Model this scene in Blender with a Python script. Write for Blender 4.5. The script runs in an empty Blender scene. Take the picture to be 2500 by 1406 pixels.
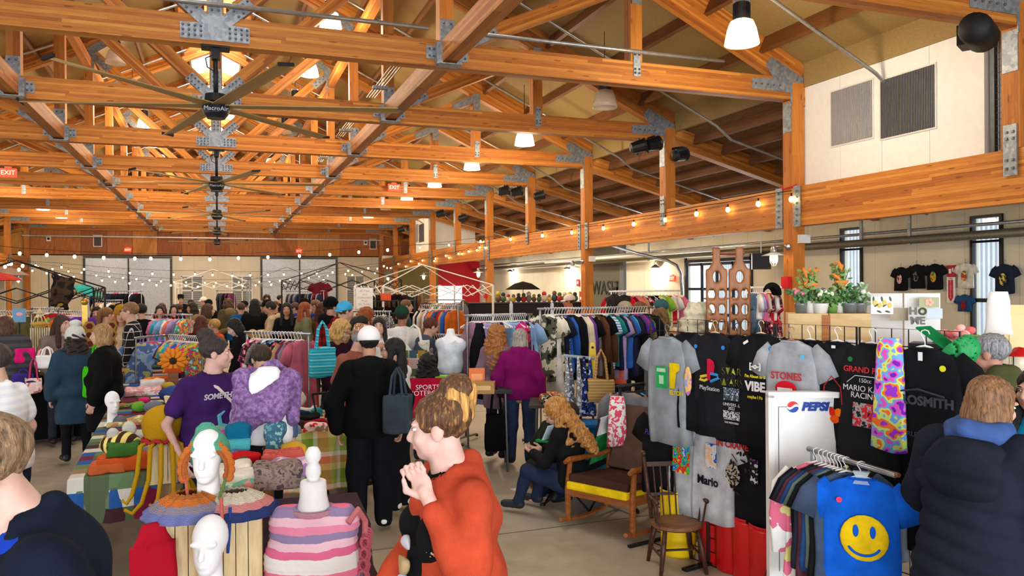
import bpy, math, random
import numpy as np
from mathutils import Vector, Matrix, Euler
R = random.Random(7)
SC = bpy.context.scene
COL = SC.collection
PI = math.pi
# ---------------------------------------------------------------- camera
FPX, YAW, PIT, ROL, CH = 1904.6, .3609, -.0031, .0074, 2.1
def ray(px, py):
    X = (px-1250)/FPX; Y = (py-703)/FPX
    cr, sr = math.cos(ROL), math.sin(ROL); x = X*cr-Y*sr; y2 = X*sr+Y*cr
    cp, sp = math.cos(PIT), math.sin(PIT); y = y2*cp-sp; z = cp+y2*sp
    c, s = math.cos(YAW), math.sin(YAW)
    return Vector((x*c+z*s, -x*s+z*c, -y))
CAM0 = Vector((0, 0, CH))
def onX(px, py, X): r = ray(px, py); return CAM0+r*(X/r.x)
def onY(px, py, Y): r = ray(px, py); return CAM0+r*(Y/r.y)
def onZ(px, py, Z=0.0): r = ray(px, py); return CAM0+r*((Z-CH)/r.z)
def dep(px, py, z): return CAM0+ray(px, py)*z
def pxsize(n, z): return n*z/FPX
cd = bpy.data.cameras.new('camera'); cam = bpy.data.objects.new('camera', cd); COL.objects.link(cam)
cd.sensor_width = 36; cd.lens = FPX/2500*36; cd.clip_start = .05; cd.clip_end = 400
fx = ray(1250, 703).normalized(); rx = (ray(1251, 703)-ray(1250, 703)).normalized(); ux = rx.cross(fx)
cam.matrix_world = Matrix(((rx.x, ux.x, -fx.x, 0), (rx.y, ux.y, -fx.y, 0), (rx.z, ux.z, -fx.z, CH), (0, 0, 0, 1)))
SC.camera = cam
# ---------------------------------------------------------------- world, daylight, exposure
w = bpy.data.worlds.new('world'); SC.world = w; w.use_nodes = True
w.node_tree.nodes['Background'].inputs[0].default_value = (.80, .90, 1, 1); w.node_tree.nodes['Background'].inputs[1].default_value = 3.2
SC.view_settings.view_transform = 'Standard'; SC.view_settings.look = 'None'; SC.view_settings.gamma = 1
SC.view_settings.use_curve_mapping = False; SC.view_settings.exposure = 0.36
def area(name, loc, rot, sx, sy, power, col=(1, 1, 1)):
    l = bpy.data.lights.new(name, 'AREA'); l.shape = 'RECTANGLE'; l.size = sx; l.size_y = sy; l.energy = power; l.color = col
    o = bpy.data.objects.new(name, l); COL.objects.link(o); o.location = loc; o.rotation_euler = rot; return o
# daylight through the open doors of the wall behind the camera
for i, x in enumerate((-6.2, 0, 6.2)):
    area('daylight_door', (x, -7.6, 2.2), (PI/2, 0, 0), 4.6, 3.6, 470, (.93, .97, 1))
# daylight at the right side door, plus added fill by the solid left wall
area('side_area_light', (14.8, 21.0, 2.0), (PI/2, 0, PI/2), 3.2, 2.4, 160, (.9, .96, 1))
area('side_area_light', (-14.8, 8.0, 2.2), (PI/2, 0, -PI/2), 12, 3.0, 560, (.97, .98, 1))
# daylight through the ridge skylights
for i in range(6):
    area('daylight_ridge', (0, 8.6+i*7.2, 9.98), (0, 0, 0), 1.0, 6.0, 300, (1, .97, .92))

# ---------------------------------------------------------------- mesh helpers
def lin(c): return tuple(((v/255+.055)/1.055)**2.4 if v > 10 else v/255/12.92 for v in c)
def hexc(s): s = s.lstrip('#'); return tuple(int(s[i:i+2], 16) for i in (0, 2, 4))
class MB:
    def __init__(s): s.v = []; s.f = []; s.m = []; s.cur = 0
    def add(s, vs, fs, mi=None):
        o = len(s.v); s.v += [tuple(v) for v in vs]; s.f += [tuple(i+o for i in f) for f in fs]
        s.m += [s.cur if mi is None else mi]*len(fs); return s
    def box(s, c, d, rot=None, mi=None):
        x, y, z = d[0]/2, d[1]/2, d[2]/2
        vs = [Vector((a*x, b*y, e*z)) for e in (-1, 1) for b in (-1, 1) for a in (-1, 1)]
        if rot is not None:
            m = rot if isinstance(rot, Matrix) else Euler(rot).to_matrix()
            vs = [m @ v for v in vs]
        return s.add([v+Vector(c) for v in vs], [(0, 2, 3, 1), (4, 5, 7, 6), (0, 1, 5, 4), (2, 6, 7, 3), (0, 4, 6, 2), (1, 3, 7, 5)], mi)
    def bar(s, a, b, w, h=None, mi=None):
        a = Vector(a); b = Vector(b); return s.box((a+b)/2, ((b-a).length, w, h or w), frame(b-a), mi)
    def tube(s, pts, r, n=6, mi=None, cap=True):
        pts = [Vector(p) for p in pts]; k = len(pts); rs = r if isinstance(r, (list, tuple)) else [r]*k
        vs = []; ref = None
        for i, p in enumerate(pts):
            t = (pts[min(i+1, k-1)]-pts[max(i-1, 0)]); t = t.normalized() if t.length > 1e-9 else Vector((0, 0, 1))
            if ref is None: ref = Vector((0, 0, 1)) if abs(t.z) < .9 else Vector((1, 0, 0))
            u = (ref-t*ref.dot(t)); u = u.normalized() if u.length > 1e-6 else t.orthogonal().normalized(); ref = u; q = t.cross(u)
            vs += [p+(u*math.cos(2*PI*j/n)+q*math.sin(2*PI*j/n))*rs[i] for j in range(n)]
        fs = [(i*n+j, i*n+(j+1) % n, (i+1)*n+(j+1) % n, (i+1)*n+j) for i in range(k-1) for j in range(n)]
        if cap: fs += [tuple(range(n))[::-1], tuple((k-1)*n+j for j in range(n))]
        return s.add(vs, fs, mi)
    def lathe(s, prof, n=16, c=(0, 0, 0), mi=None, sx=1, sy=1, axis=None):
        c = Vector(c); vs = []
        for r, z in prof: vs += [Vector((r*math.cos(2*PI*j/n)*sx, r*math.sin(2*PI*j/n)*sy, z)) for j in range(n)]
        if axis is not None: vs = [axis @ v for v in vs]
        fs = [(i*n+j, i*n+(j+1) % n, (i+1)*n+(j+1) % n, (i+1)*n+j) for i in range(len(prof)-1) for j in range(n)]
        if prof[0][0] > 1e-4: fs.append(tuple(range(n))[::-1])
        if prof[-1][0] > 1e-4: fs.append(tuple((len(prof)-1)*n+j for j in range(n)))
        return s.add([v+c for v in vs], fs, mi)
    def prism(s, out, t, mat=None, mi=None):
        """outline in xz, thickness along y, centred"""
        n = len(out); vs = [Vector((x, -t/2, z)) for x, z in out]+[Vector((x, t/2, z)) for x, z in out]
        if mat is not None: vs = [mat @ v for v in vs]
        return s.add(vs, [tuple(range(n)), tuple(range(2*n-1, n-1, -1))]+[(i, i+n, (i+1) % n+n, (i+1) % n) for i in range(n)], mi)
    def ball(s, c, r, n=10, m=6, mi=None, rot=None):
        r = r if isinstance(r, (tuple, list)) else (r, r, r); c = Vector(c)
        vs = [Vector((0, 0, -r[2]))]+[Vector((r[0]*math.cos(2*PI*j/n)*math.sin(PI*i/m), r[1]*math.sin(2*PI*j/n)*math.sin(PI*i/m), -r[2]*math.cos(PI*i/m))) for i in range(1, m) for j in range(n)]+[Vector((0, 0, r[2]))]
        fs = [(0, 1+(j+1) % n, 1+j) for j in range(n)]+[(1+i*n+j, 1+i*n+(j+1) % n, 1+(i+1)*n+(j+1) % n, 1+(i+1)*n+j) for i in range(m-2) for j in range(n)]
        L = len(vs)-1; fs += [(L, 1+(m-2)*n+j, 1+(m-2)*n+(j+1) % n) for j in range(n)]
        if rot is not None: q = Euler(rot).to_matrix(); vs = [q @ v for v in vs]
        return s.add([v+c for v in vs], fs, mi)
    def mesh(s, name, mats, smooth=False):
        me = bpy.data.meshes.new(name); me.from_pydata(s.v, [], s.f)
        for m in (mats if isinstance(mats, (list, tuple)) else [mats]): me.materials.append(m)
        if len(me.materials) > 1: me.polygons.foreach_set('material_index', s.m)
        if smooth: me.polygons.foreach_set('use_smooth', [True]*len(me.polygons))
        me.update(); return me
    def build(s, name, mats, parent=None, loc=None, rot=None, smooth=False):
        return obj(name, s.mesh(name, mats, smooth), parent, loc, rot)
def frame(d):
    d = Vector(d).normalized(); up = Vector((0, 0, 1)) if abs(d.z) < .98 else Vector((0, 1, 0))
    y = up.cross(d).normalized(); z = d.cross(y); return Matrix((d, y, z)).transposed()
def obj(name, me, parent=None, loc=None, rot=None):
    o = bpy.data.objects.new(name, me); COL.objects.link(o)
    if parent is not None: o.parent = parent
    if loc is not None: o.location = loc
    if rot is not None: o.rotation_euler = rot
    return o
def tag(o, label, cat, group=None, kind=None):
    if label: o['label'] = label
    if cat: o['category'] = cat
    if group: o['group'] = group
    if kind: o['kind'] = kind
    return o
def thing(name, label, cat, loc=(0, 0, 0), rz=0, group=None):
    o = bpy.data.objects.new(name, None); COL.objects.link(o); o.location = loc; o.rotation_euler = (0, 0, rz); o.empty_display_size = .1
    return tag(o, label, cat, group)
def struct(name, mb, mat, parent=None, label=None, **k):
    o = mb.build(name, mat, parent, **k)
    if parent is None: o['kind'] = 'structure'
    if label: o['label'] = label
    return o
def beam(name, a, b, w, d, mat, parent=None, smooth=False):
    a = Vector(a); b = Vector(b); o = MB().box((0, 0, 0), ((b-a).length, w, d)).build(name, mat, parent)
    m = frame(b-a).to_4x4(); m.translation = (a+b)/2; o.matrix_basis = m; return o
ORD = 'first second third fourth fifth sixth seventh eighth ninth tenth eleventh twelfth thirteenth fourteenth fifteenth sixteenth seventeenth eighteenth nineteenth twentieth'.split()
def ordw(i):
    if i < 20: return ORD[i]
    n = i+1; t = {2: 'twenty', 3: 'thirty', 4: 'forty', 5: 'fifty', 6: 'sixty'}[n//10]
    return t+'-'+ORD[n % 10-1] if n % 10 else {2: 'twentieth', 3: 'thirtieth', 4: 'fortieth', 5: 'fiftieth', 6: 'sixtieth'}[n//10]
# ---------------------------------------------------------------- materials
MATS = {}
class N:
    """small node-tree writer"""
    def __init__(s, name):
        s.m = bpy.data.materials.new(name); s.m.use_nodes = True; s.t = s.m.node_tree; s.b = s.t.nodes['Principled BSDF']
    def n(s, ty, **k):
        x = s.t.nodes.new(ty)
        for a, v in k.items(): setattr(x, a, v)
        return x
    def l(s, a, b): s.t.links.new(a, b)
    def co(s, scale=(1, 1, 1), kind='Object', rot=(0, 0, 0), loc=(0, 0, 0)):
        t = s.n('ShaderNodeTexCoord'); m = s.n('ShaderNodeMapping'); m.inputs['Scale'].default_value = scale; m.inputs['Rotation'].default_value = rot; m.inputs['Location'].default_value = loc
        s.l(t.outputs[kind], m.inputs[0]); return m.outputs[0]
    def noise(s, vec, scale=5, detail=3, rough=.5, out=0):
        x = s.n('ShaderNodeTexNoise'); x.inputs['Scale'].default_value = scale; x.inputs['Detail'].default_value = detail; x.inputs['Roughness'].default_value = rough
        if vec is not None: s.l(vec, x.inputs[0])
        return x.outputs[out]
    def ramp(s, f, stops, interp='LINEAR'):
        x = s.n('ShaderNodeValToRGB'); e = x.color_ramp.elements; x.color_ramp.interpolation = interp
        while len(e) < len(stops): e.new(.5)
        for q, (p, c) in zip(e, stops): q.position = p; q.color = (*lin(c), 1)
        s.l(f, x.inputs[0]); return x.outputs[0]
    def math(s, op, a, b=None, c=None):
        x = s.n('ShaderNodeMath', operation=op)
        for i, v in enumerate((a, b, c)):
            if v is None: continue
            if isinstance(v, (int, float)): x.inputs[i].default_value = v
            else: s.l(v, x.inputs[i])
        return x.outputs[0]
    def mix(s, f, a, b, mode='MIX'):
        x = s.n('ShaderNodeMix', data_type='RGBA', blend_type=mode)
        for i, v in ((0, f), (6, a), (7, b)):
            if isinstance(v, (int, float)): x.inputs[i].default_value = v
            elif isinstance(v, tuple): x.inputs[i].default_value = (*lin(v), 1)
            else: s.l(v, x.inputs[i])
        return x.outputs[2]
    def sep(s, v): x = s.n('ShaderNodeSeparateXYZ'); s.l(v, x.inputs[0]); return x.outputs
    def bump(s, h, strength=.2, dist=.01):
        x = s.n('ShaderNodeBump'); x.inputs['Strength'].default_value = strength; x.inputs['Distance'].default_value = dist; s.l(h, x.inputs['Height']); s.l(x.outputs[0], s.b.inputs['Normal'])
    def fin(s, col=None, rough=.7, metal=0, spec=.3):
        b = s.b.inputs
        if col is not None:
            if isinstance(col, tuple): b['Base Color'].default_value = (*lin(col), 1)
            else: s.l(col, b['Base Color'])
        if isinstance(rough, (int, float)): b['Roughness'].default_value = rough
        else: s.l(rough, b['Roughness'])
        b['Metallic'].default_value = metal; b['Specular IOR Level'].default_value = spec
        return s.m
def cached(f):
    def g(*a, **k):
        key = (f.__name__, a, tuple(sorted(k.items())))
        if key not in MATS: MATS[key] = f(*a, **k)
        return MATS[key]
    return g
@cached
def plain(c, rough=.6, metal=0.0, spec=.3):
    n = N('plain'); k = n.ramp(n.noise(n.co(), 9, 2), [(.3, tuple(int(v*.975) for v in c)), (.7, c)]); return n.fin(k, rough, metal, spec)
@cached
def fabric(c, bump=.35, scale=260):
    n = N('fabric'); v = n.co()
    k = n.ramp(n.noise(v, 7, 4, .6), [(.3, tuple(int(x*.86) for x in c)), (.7, tuple(min(255, int(x*1.05)) for x in c))])
    n.bump(n.noise(v, scale, 2), bump, .004); return n.fin(k, .92, 0, .08)
@cached
def knit(c, s=90):
    n = N('knit'); v = n.co((1, 1, 1)); w1 = n.n('ShaderNodeTexWave', wave_type='BANDS', bands_direction='Z'); w1.inputs['Scale'].default_value = s; w1.inputs['Distortion'].default_value = 2.5; w1.inputs['Detail Scale'].default_value = 6; n.l(v, w1.inputs[0])
    k = n.mix(n.math('MULTIPLY', w1.outputs[1], .35), tuple(int(x*.62) for x in c), c); n.l(n.ramp(w1.outputs[1], [(0, tuple(int(x*.78) for x in c)), (.6, c)]), n.b.inputs['Base Color'])
    n.bump(w1.outputs[1], .7, .006); return n.fin(None, .95, 0, .1)
@cached
def stripes(cols, period, axis=2, duty=None, rot=(0, 0, 0), wob=0.0):
    """hard bands of the given colours along an object axis"""
    n = N('stripes'); v = n.co((1, 1, 1), rot=rot); x = n.sep(v)[axis]
    if wob: x = n.math('ADD', x, n.math('MULTIPLY', n.noise(v, 14, 2), wob))
    f = n.math('FRACT', n.math('DIVIDE', x, period)); k = len(cols)
    pos = duty or [i/k for i in range(k)]
    c = n.ramp(f, list(zip(pos, cols)), 'CONSTANT'); n.bump(n.noise(v, 220, 2), .3, .004); return n.fin(c, .92, 0, .1)
@cached
def plaid(base, a, b, per=.14):
    n = N('plaid'); v = n.co(); s = n.sep(v)
    fx = n.math('FRACT', n.math('DIVIDE', n.math('ADD', s[0], s[1]), per)); fz = n.math('FRACT', n.math('DIVIDE', s[2], per))
    mx = n.math('GREATER_THAN', fx, .5); mz = n.math('GREATER_THAN', fz, .5); lx = n.math('COMPARE', fx, .25, .05); lz = n.math('COMPARE', fz, .25, .05)
    c = n.mix(n.math('MULTIPLY', mx, .6), base, a); c = n.mix(n.math('MULTIPLY', mz, .5), c, a); c = n.mix(n.math('MULTIPLY', n.math('MAXIMUM', lx, lz), .8), c, b); return n.fin(c, .92, 0, .1)
@cached
def blotch(cols, scale=6, seed=0.0, detail=2, warp=1.0):
    """tie-dye, florals and camouflage: patches of flat colours"""
    n = N('blotch'); v = n.co(loc=(seed, seed*.7, seed*1.3)); d = n.noise(v, scale, detail, .55); f = n.math('ADD', n.math('MULTIPLY', n.math('SUBTRACT', d, .5), 2.1), .5)
    k = len(cols); c = n.ramp(f, [(i/k, q) for i, q in enumerate(cols)], 'CONSTANT'); return n.fin(c, .9, 0, .15)
@cached
def glulam(tone=1.0, seed=0.0):
    n = N('glulam'); v = n.co(loc=(seed*3.1, 0, seed*.019)); s = n.sep(v)
    lam = n.math('FLOOR', n.math('MULTIPLY', s[2], 24)); lamy = n.math('FLOOR', n.math('MULTIPLY', s[1], 3.7))
    wn = n.n('ShaderNodeTexWhiteNoise', noise_dimensions='2D'); cb = n.n('ShaderNodeCombineXYZ'); n.l(lam, cb.inputs[0]); n.l(lamy, cb.inputs[1]); n.l(cb.outputs[0], wn.inputs[0])
    seg = n.math('FLOOR', n.math('ADD', n.math('MULTIPLY', s[0], .4), n.math('MULTIPLY', wn.outputs[0], 17)))
    w2 = n.n('ShaderNodeTexWhiteNoise', noise_dimensions='2D'); cb2 = n.n('ShaderNodeCombineXYZ'); n.l(lam, cb2.inputs[0]); n.l(seg, cb2.inputs[1]); n.l(cb2.outputs[0], w2.inputs[0])
    g = n.noise(n.co((1.2, 26, 26)), 3, 5, .6); f = n.math('ADD', n.math('MULTIPLY', w2.outputs[0], .40), n.math('MULTIPLY', g, .60))
    T = lambda c: tuple(int(min(255, x*tone)) for x in c)
    c = n.ramp(f, [(.1, T((120, 66, 25))), (.38, T((164, 96, 38))), (.62, T((190, 122, 50))), (.9, T((214, 154, 76)))])
    fr = n.math('FRACT', n.math('MULTIPLY', s[2], 24)); c = n.mix(n.math('MULTIPLY', n.math('LESS_THAN', fr, .06), .45), c, (96, 46, 16))
    kn = n.n('ShaderNodeTexVoronoi'); n.l(n.co((2.2, 9, 12)), kn.inputs[0]); kn.inputs['Scale'].default_value = 1.0
    c = n.mix(n.math('MULTIPLY', n.math('LESS_THAN', kn.outputs[0], .13), .6), c, (92, 44, 18)); n.bump(g, .12, .003); return n.fin(c, .55, 0, .25)
@cached
def wood(c1, c2, scale=3.0, stretch=(1, 14, 14), rough=.5):
    n = N('wood'); v = n.co(stretch); g = n.noise(v, scale, 5, .62); c = n.ramp(g, [(.3, c1), (.7, c2)]); n.bump(g, .15, .003); return n.fin(c, rough, 0, .35)
@cached
def metal(c=(150, 152, 155), rough=.35, met=.9):
    n = N('metal'); g = n.noise(n.co(), 14, 4, .6); return n.fin(n.ramp(g, [(.3, tuple(int(x*.85) for x in c)), (.7, c)]), rough, met, .5)
@cached
def galv():
    n = N('galvanised'); v = n.n('ShaderNodeTexVoronoi'); n.l(n.co(), v.inputs[0]); v.inputs['Scale'].default_value = 22
    return n.fin(n.ramp(v.outputs[1], [(0, (112, 118, 126)), (1, (160, 166, 172))]), .5, .55, .5)
@cached
def emit(c, power):
    n = N('emit'); n.b.inputs['Emission Color'].default_value = (*lin(c), 1); n.b.inputs['Emission Strength'].default_value = power; return n.fin(c, .5)
@cached
def glass(tint=(235, 245, 250), alpha=.25, rough=.05):
    n = N('glass'); n.b.inputs['Alpha'].default_value = alpha; return n.fin(tint, rough, 0, .5)
@cached
def concrete():
    n = N('concrete'); v = n.co(); a = n.noise(v, .5, 6, .6); b = n.noise(v, 6, 5, .65); f = n.math('ADD', n.math('MULTIPLY', a, .65), n.math('MULTIPLY', b, .35))
    c = n.ramp(f, [(.3, (138, 124, 104)), (.5, (164, 150, 128)), (.72, (188, 176, 156))]); n.bump(b, .06, .004)
    return n.fin(c, n.ramp(b, [(.3, (168, 168, 168)), (.7, (200, 200, 200))]), 0, .35)
@cached
def plaster(c, seam=1.22, axis=1):
    n = N('painted_wall'); v = n.co(); s = n.sep(v)[axis]; fr = n.math('FRACT', n.math('DIVIDE', n.math('ADD', s, 50.0), seam)); k = n.ramp(n.noise(v, 1.2, 4, .6), [(.3, tuple(int(x*.95) for x in c)), (.7, c)])
    return n.fin(n.mix(n.math('MULTIPLY', n.math('LESS_THAN', fr, .012), .35), k, tuple(int(x*.5) for x in c)), .75, 0, .25)
@cached
def skin(c):
    c = tuple(int(x*.88) for x in c); n = N('skin'); k = n.ramp(n.noise(n.co(), 14, 4, .6), [(.3, tuple(int(x*y) for x, y in zip(c, (.95, .88, .86)))), (.7, c)]); n.b.inputs['Subsurface Weight'].default_value = .08; n.b.inputs['Subsurface Radius'].default_value = (.01, .004, .002); return n.fin(k, .5, 0, .3)
@cached
def hairm(c, c2=None):
    n = N('hair'); g = n.noise(n.co((46, 46, 4)), 2, 4, .65); k = n.ramp(g, [(.32, tuple(int(x*.55) for x in c)), (.55, c), (.75, c2 or tuple(min(255, int(x*1.25)) for x in c))]); n.bump(g, .9, .012); return n.fin(k, .55, 0, .35)
# ================================================================ the building
S, Y1, XR, HC, HB, HT, HBAND = 3.942, 10.64, 9.11, 5.165, 3.053, 3.711, 3.894
def TY(n): return Y1+(n-1)*S
XW, YF, YB = 15.0, 46.3, -8.0
GAL = galv(); STEEL = metal((165, 168, 172), .3, .8); BLACKM = plain((22, 22, 24), .5); WHITEP = plain((236, 234, 228), .6)
CREAM = plaster((226, 216, 192)); WHITEW = plaster((228, 224, 214))
def zc(x):   # centre line of the main rafters and of the lower aisle rafters
    x = abs(x); return 9.823-.463*x if x <= 9.45 else 5.26-.26*(x-9.38)
floor = struct('floor', MB().box((0, (YB+YF)/2, -.1), (30.6, YF-YB+.6, .2)), concrete())
MB().box((0, 0, 0), (60, .012, .004)).build('floor_joint', plain((96, 86, 72), .8), floor, (0, 6.2, .0)).scale = (.5, 1, 1)
for y in (1.2, 12.4, 18.6, 24.8, 31, 37.2): MB().box((0, y, 0), (30, .012, .004)).build('floor_joint', plain((96, 86, 72), .8), floor)
for x in (-6, -.2, 5.6, 11.4): MB().box((x, 19, 0), (.012, 54, .004)).build('floor_joint', plain((96, 86, 72), .8), floor)
# roof deck: sheathing boards between the joists
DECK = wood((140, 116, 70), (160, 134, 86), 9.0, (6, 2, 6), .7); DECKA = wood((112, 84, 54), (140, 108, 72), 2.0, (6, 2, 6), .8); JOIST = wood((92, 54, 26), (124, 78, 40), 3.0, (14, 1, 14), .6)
mb = MB()
def slab(mb, x0, x1, y0, y1, t=.08, off=.25):
    z0, z1 = zc(x0)+off, zc(x1)+off
    mb.add([(x0, y0, z0), (x1, y0, z1), (x1, y1, z1), (x0, y1, z0), (x0, y0, z0+t), (x1, y0, z1+t), (x1, y1, z1+t), (x0, y1, z0+t)], [(0, 3, 2, 1), (4, 5, 6, 7), (0, 1, 5, 4), (1, 2, 6, 5), (2, 3, 7, 6), (3, 0, 4, 7)])
for sx in (-1, 1): slab(mb, sx*.75, sx*9.4, YB, YF); mb.box((sx*9.28, (YB+YF)/2, 5.62), (.08, YF-YB, .46))
ceiling = struct('ceiling', mb, DECK)
ma = MB()
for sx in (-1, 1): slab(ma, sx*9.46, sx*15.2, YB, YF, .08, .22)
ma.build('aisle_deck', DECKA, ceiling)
# panel joints of the main deck, as battens
bt = MB().box((0, 0, 0), (.02, S*1.0, .015)).mesh('deck_joint', plain((120, 96, 56), .8))
jm = MB().box((0, 0, 0), (.07, S-.2, .28)).mesh('joist', JOIST); ja = MB().box((0, 0, 0), (.06, S-.2, .26)).mesh('joist', wood((96, 62, 38), (128, 84, 52), 3.0, (14, 1, 14), .7))
for n in range(0, 10):
    y = TY(n)+S/2
    for sx in (-1, 1):
        for k in range(8):
            x = sx*(1.0+k*1.06); o = obj('joist', jm, ceiling, (x, y, zc(x)+.09), (0, sx*.434, 0))
        if sx > 0 or n > 5:
            for k in range(8 if sx > 0 else 4):
                x = sx*(9.75+k*.72); obj('joist', ja, ceiling, (x, y, zc(x)+.10), (0, sx*.254, 0))
# skylight along the ridge: curb, glazing bars, panes
sk = thing('ridge_skylight', 'long glazed skylight running along the roof ridge', 'skylight', (0, 0, 0))
for sx in (-1, 1): MB().box((sx*.78, (YB+YF)/2, 9.85), (.06, YF-YB, .5)).build('curb', plain((225, 222, 214), .5), sk)
pm = MB().box((0, 0, 0), (1.5, S*.96, .03)).mesh('pane', glass((240, 246, 250), .3, .3)); gb = MB().box((0, 0, 0), (1.5, .07, .07)).mesh('glazing_bar', WHITEP)
for n in range(0, 10): obj('pane', pm, sk, (0, TY(n)+S/2, 10.12)); obj('glazing_bar', gb, sk, (0, TY(n)+S/2-S*.5, 10.08))
# ---- trusses
GL = [glulam(t, s) for t, s in ((1.0, 1.0), (.93, 2.0), (1.05, 3.0), (.88, 4.0))]
def boltset(parent, pts, y, r=.016, n=6):
    m = MB()
    for x, z in pts: m.lathe([(r, 0), (r, .02), (r*.5, .03)], n, (0, 0, 0), axis=Matrix(((1, 0, 0), (0, 0, -1), (0, 1, 0)))); vs = m.v[-3*n:]; m.v[-3*n:] = [(a+x, b+y, c+z) for a, b, c in vs]
    o = m.build('bolts', metal((120, 124, 130), .4, .8), parent); o['kind'] = 'stuff'; return o
def gusset(parent, out, y, bolts=None, t=.012):
    o = MB().prism(out, t, Matrix.Translation((0, y, 0))).build('gusset_plate', GAL, parent)
    if bolts: boltset(o, bolts, y-t/2)
    return o
def quad(p, q, w):   # rectangle outline along p-q in xz
    d = Vector((q[0]-p[0], q[1]-p[1])).normalized(); n = Vector((-d.y, d.x))*w/2
    return [(p[0]+n.x, p[1]+n.y), (p[0]-n.x, p[1]-n.y), (q[0]-n.x, q[1]-n.y), (q[0]+n.x, q[1]+n.y)]
TW, FW = .21, .105
for n in range(0, 11):
    t = thing('roof_truss', 'orange glulam roof truss with galvanised plates, %s from the white plant room' % ordw(n), 'truss', (0, TY(n), 0), 0, 'roof trusses spanning the hall')
    G = GL[n % 4]; G2 = GL[(n+1) % 4]; near = n <= 4
    if n == 3: G = GL[2]
    zb = HC+.18
    beam('bottom_chord', (-XR, 0, zb), (XR, 0, zb), TW, .36, G, t)
    for sx in (-1, 1):
        beam('rafter', (0, 0, zc(0)), (sx*9.2, 0, zc(9.2)), TW, .44, G2, t)
        beam('aisle_rafter', (sx*9.2, 0, 5.30), (sx*15.0, 0, zc(15.0)), TW, .40, GL[(n+3) % 4], t)
        beam('queen_post', (sx*3.03, 0, zb+.18), (sx*3.03, 0, zc(3.03)-.2), .2, .2, G2, t)
        beam('queen_post', (sx*6.05, 0, zb+.18), (sx*6.05, 0, zc(6.05)-.2), .2, .2, G, t)
        beam('diagonal', (sx*.2, 0, zb+.24), (sx*2.95, 0, zc(3.03)-.28), .2, .2, GL[(n+2) % 4], t)
        beam('diagonal', (sx*3.2, 0, zb+.16), (sx*5.98, 0, zc(6.05)-.28), .2, .2, G, t)
        # plates at the outer joints
        z9 = zc(9.0)
        gusset(t, [(sx*8.18, zb-.06), (sx*8.18, zb+.12), (sx*8.62, zb+.14), (sx*8.46, zb+.36), (sx*8.58, zb+.5), (sx*9.22, zb+.2), (sx*9.24, zb-.26), (sx*8.97, zb-.26), (sx*8.95, zb-.06)][::sx], -FW-.008, [(sx*(8.25+.12*i), zb+.03) for i in range(5)] if near else None)
        gusset(t, [(sx*6.05-.06, zb-.05), (sx*6.05+.06, zb-.05), (sx*6.05+.06, zb+.34), (sx*6.05-.06, zb+.34)], -FW-.008, [(sx*6.05+a, zb+b) for a in (-.035, .035) for b in (.0, .06, .28)] if near else None)
        gusset(t, quad((sx*5.45, zc(6.05)-.54), (sx*6.05, zc(6.05)-.25), .17)[::1], -FW-.008)
        gusset(t, quad((sx*6.05, zc(6.05)-.62), (sx*6.05, zc(6.05)-.15), .17), -FW-.014)
        # purlin seat at the third points: saddle, side plates, strut plate
        gusset(t, [(sx*3.03-.3, zb-.09), (sx*3.03+.3, zb-.09), (sx*3.03+.3, zb+.09), (sx*3.03-.3, zb+.09)], -FW-.008, [(sx*3.03+s*a, zb+b) for s in (-1, 1) for a in (.2, .26) for b in (-.05, .05)] if near else None)
        gusset(t, [(sx*3.03-.1, zb-.1), (sx*3.03+.1, zb-.1), (sx*3.03+.1, zb+.48), (sx*3.03-.1, zb+.48)], -FW-.014, [(sx*3.03+a, zb+.42) for a in (-.05, .05)] if near else None)
        gusset(t, quad((sx*3.15, zb+.1), (sx*3.75, zb+.42), .2), -FW-.016, [(sx*(3.5+.09*i)+b, zb+.3+.05*i-b) for i in range(3) for b in (-.03, .03)] if near else None)
        # node plate of the upper joint
        zn = zc(3.03)-.3
        gusset(t, quad((sx*2.98, zn-.45), (sx*3.0, zn), .18), -FW-.008, [(sx*3.0+a, zn-.35+b) for a in (-.05, .05) for b in (0, .14)] if near else None)
        gusset(t, quad((sx*2.55, zn-.42), (sx*3.0, zn), .18), -FW-.012, [(sx*(2.62+.1*i), zn-.35+.095*i+b) for i in range(3) for b in (-.04, .04)] if near else None)
        gusset(t, quad((sx*3.0, zn), (sx*2.62, zn+.28), .2), -FW-.016, None)
        # purlin hangers
        for s2 in (-1, 1): MB().box((sx*3.03+s2*.14, -FW-.07, zb-.03), (.08, .14, .3)).build('purlin_hanger', GAL, t)
        MB().box((sx*3.03, -FW-.1, zb-.185), (.3, .22, .012)).build('purlin_saddle', GAL, t)
    beam('king_post', (0, 0, zb+.2), (0, 0, zc(0)-.1), .2, .2, G2, t)
    # the big five-finger plate at mid span
    q = .5
    out = [(-.82, -.26), (.82, -.26), (.82, .14), (.4, .16), (.98, .68), (.74, .92), (.17, .38), (.17, 1.1), (-.17, 1.1), (-.17, .38), (-.74, .92), (-.98, .68), (-.4, .16), (-.82, .14)]
    out = [(x*q, zb+z*q) for x, z in out]
    bl = [(s*(.34+.14*i)*q, zb+(-.17+.12*j)*q) for s in (-1, 1) for i in range(4) for j in range(3)]+[(a*q, zb+(.5+.16*i)*q) for a in (-.08, .08) for i in range(4)]+[(s*(.5+.11*i+b)*q, zb+(.46+.1*i-b)*q) for s in (-1, 1) for i in range(4) for b in (-.06, .06)]
    gusset(t, out, -FW-.008, bl if near else None)
    beam('ridge_beam', (0, 0, zc(0)-.02), (0, S, zc(0)-.02), .12, .3, G, t)
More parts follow.
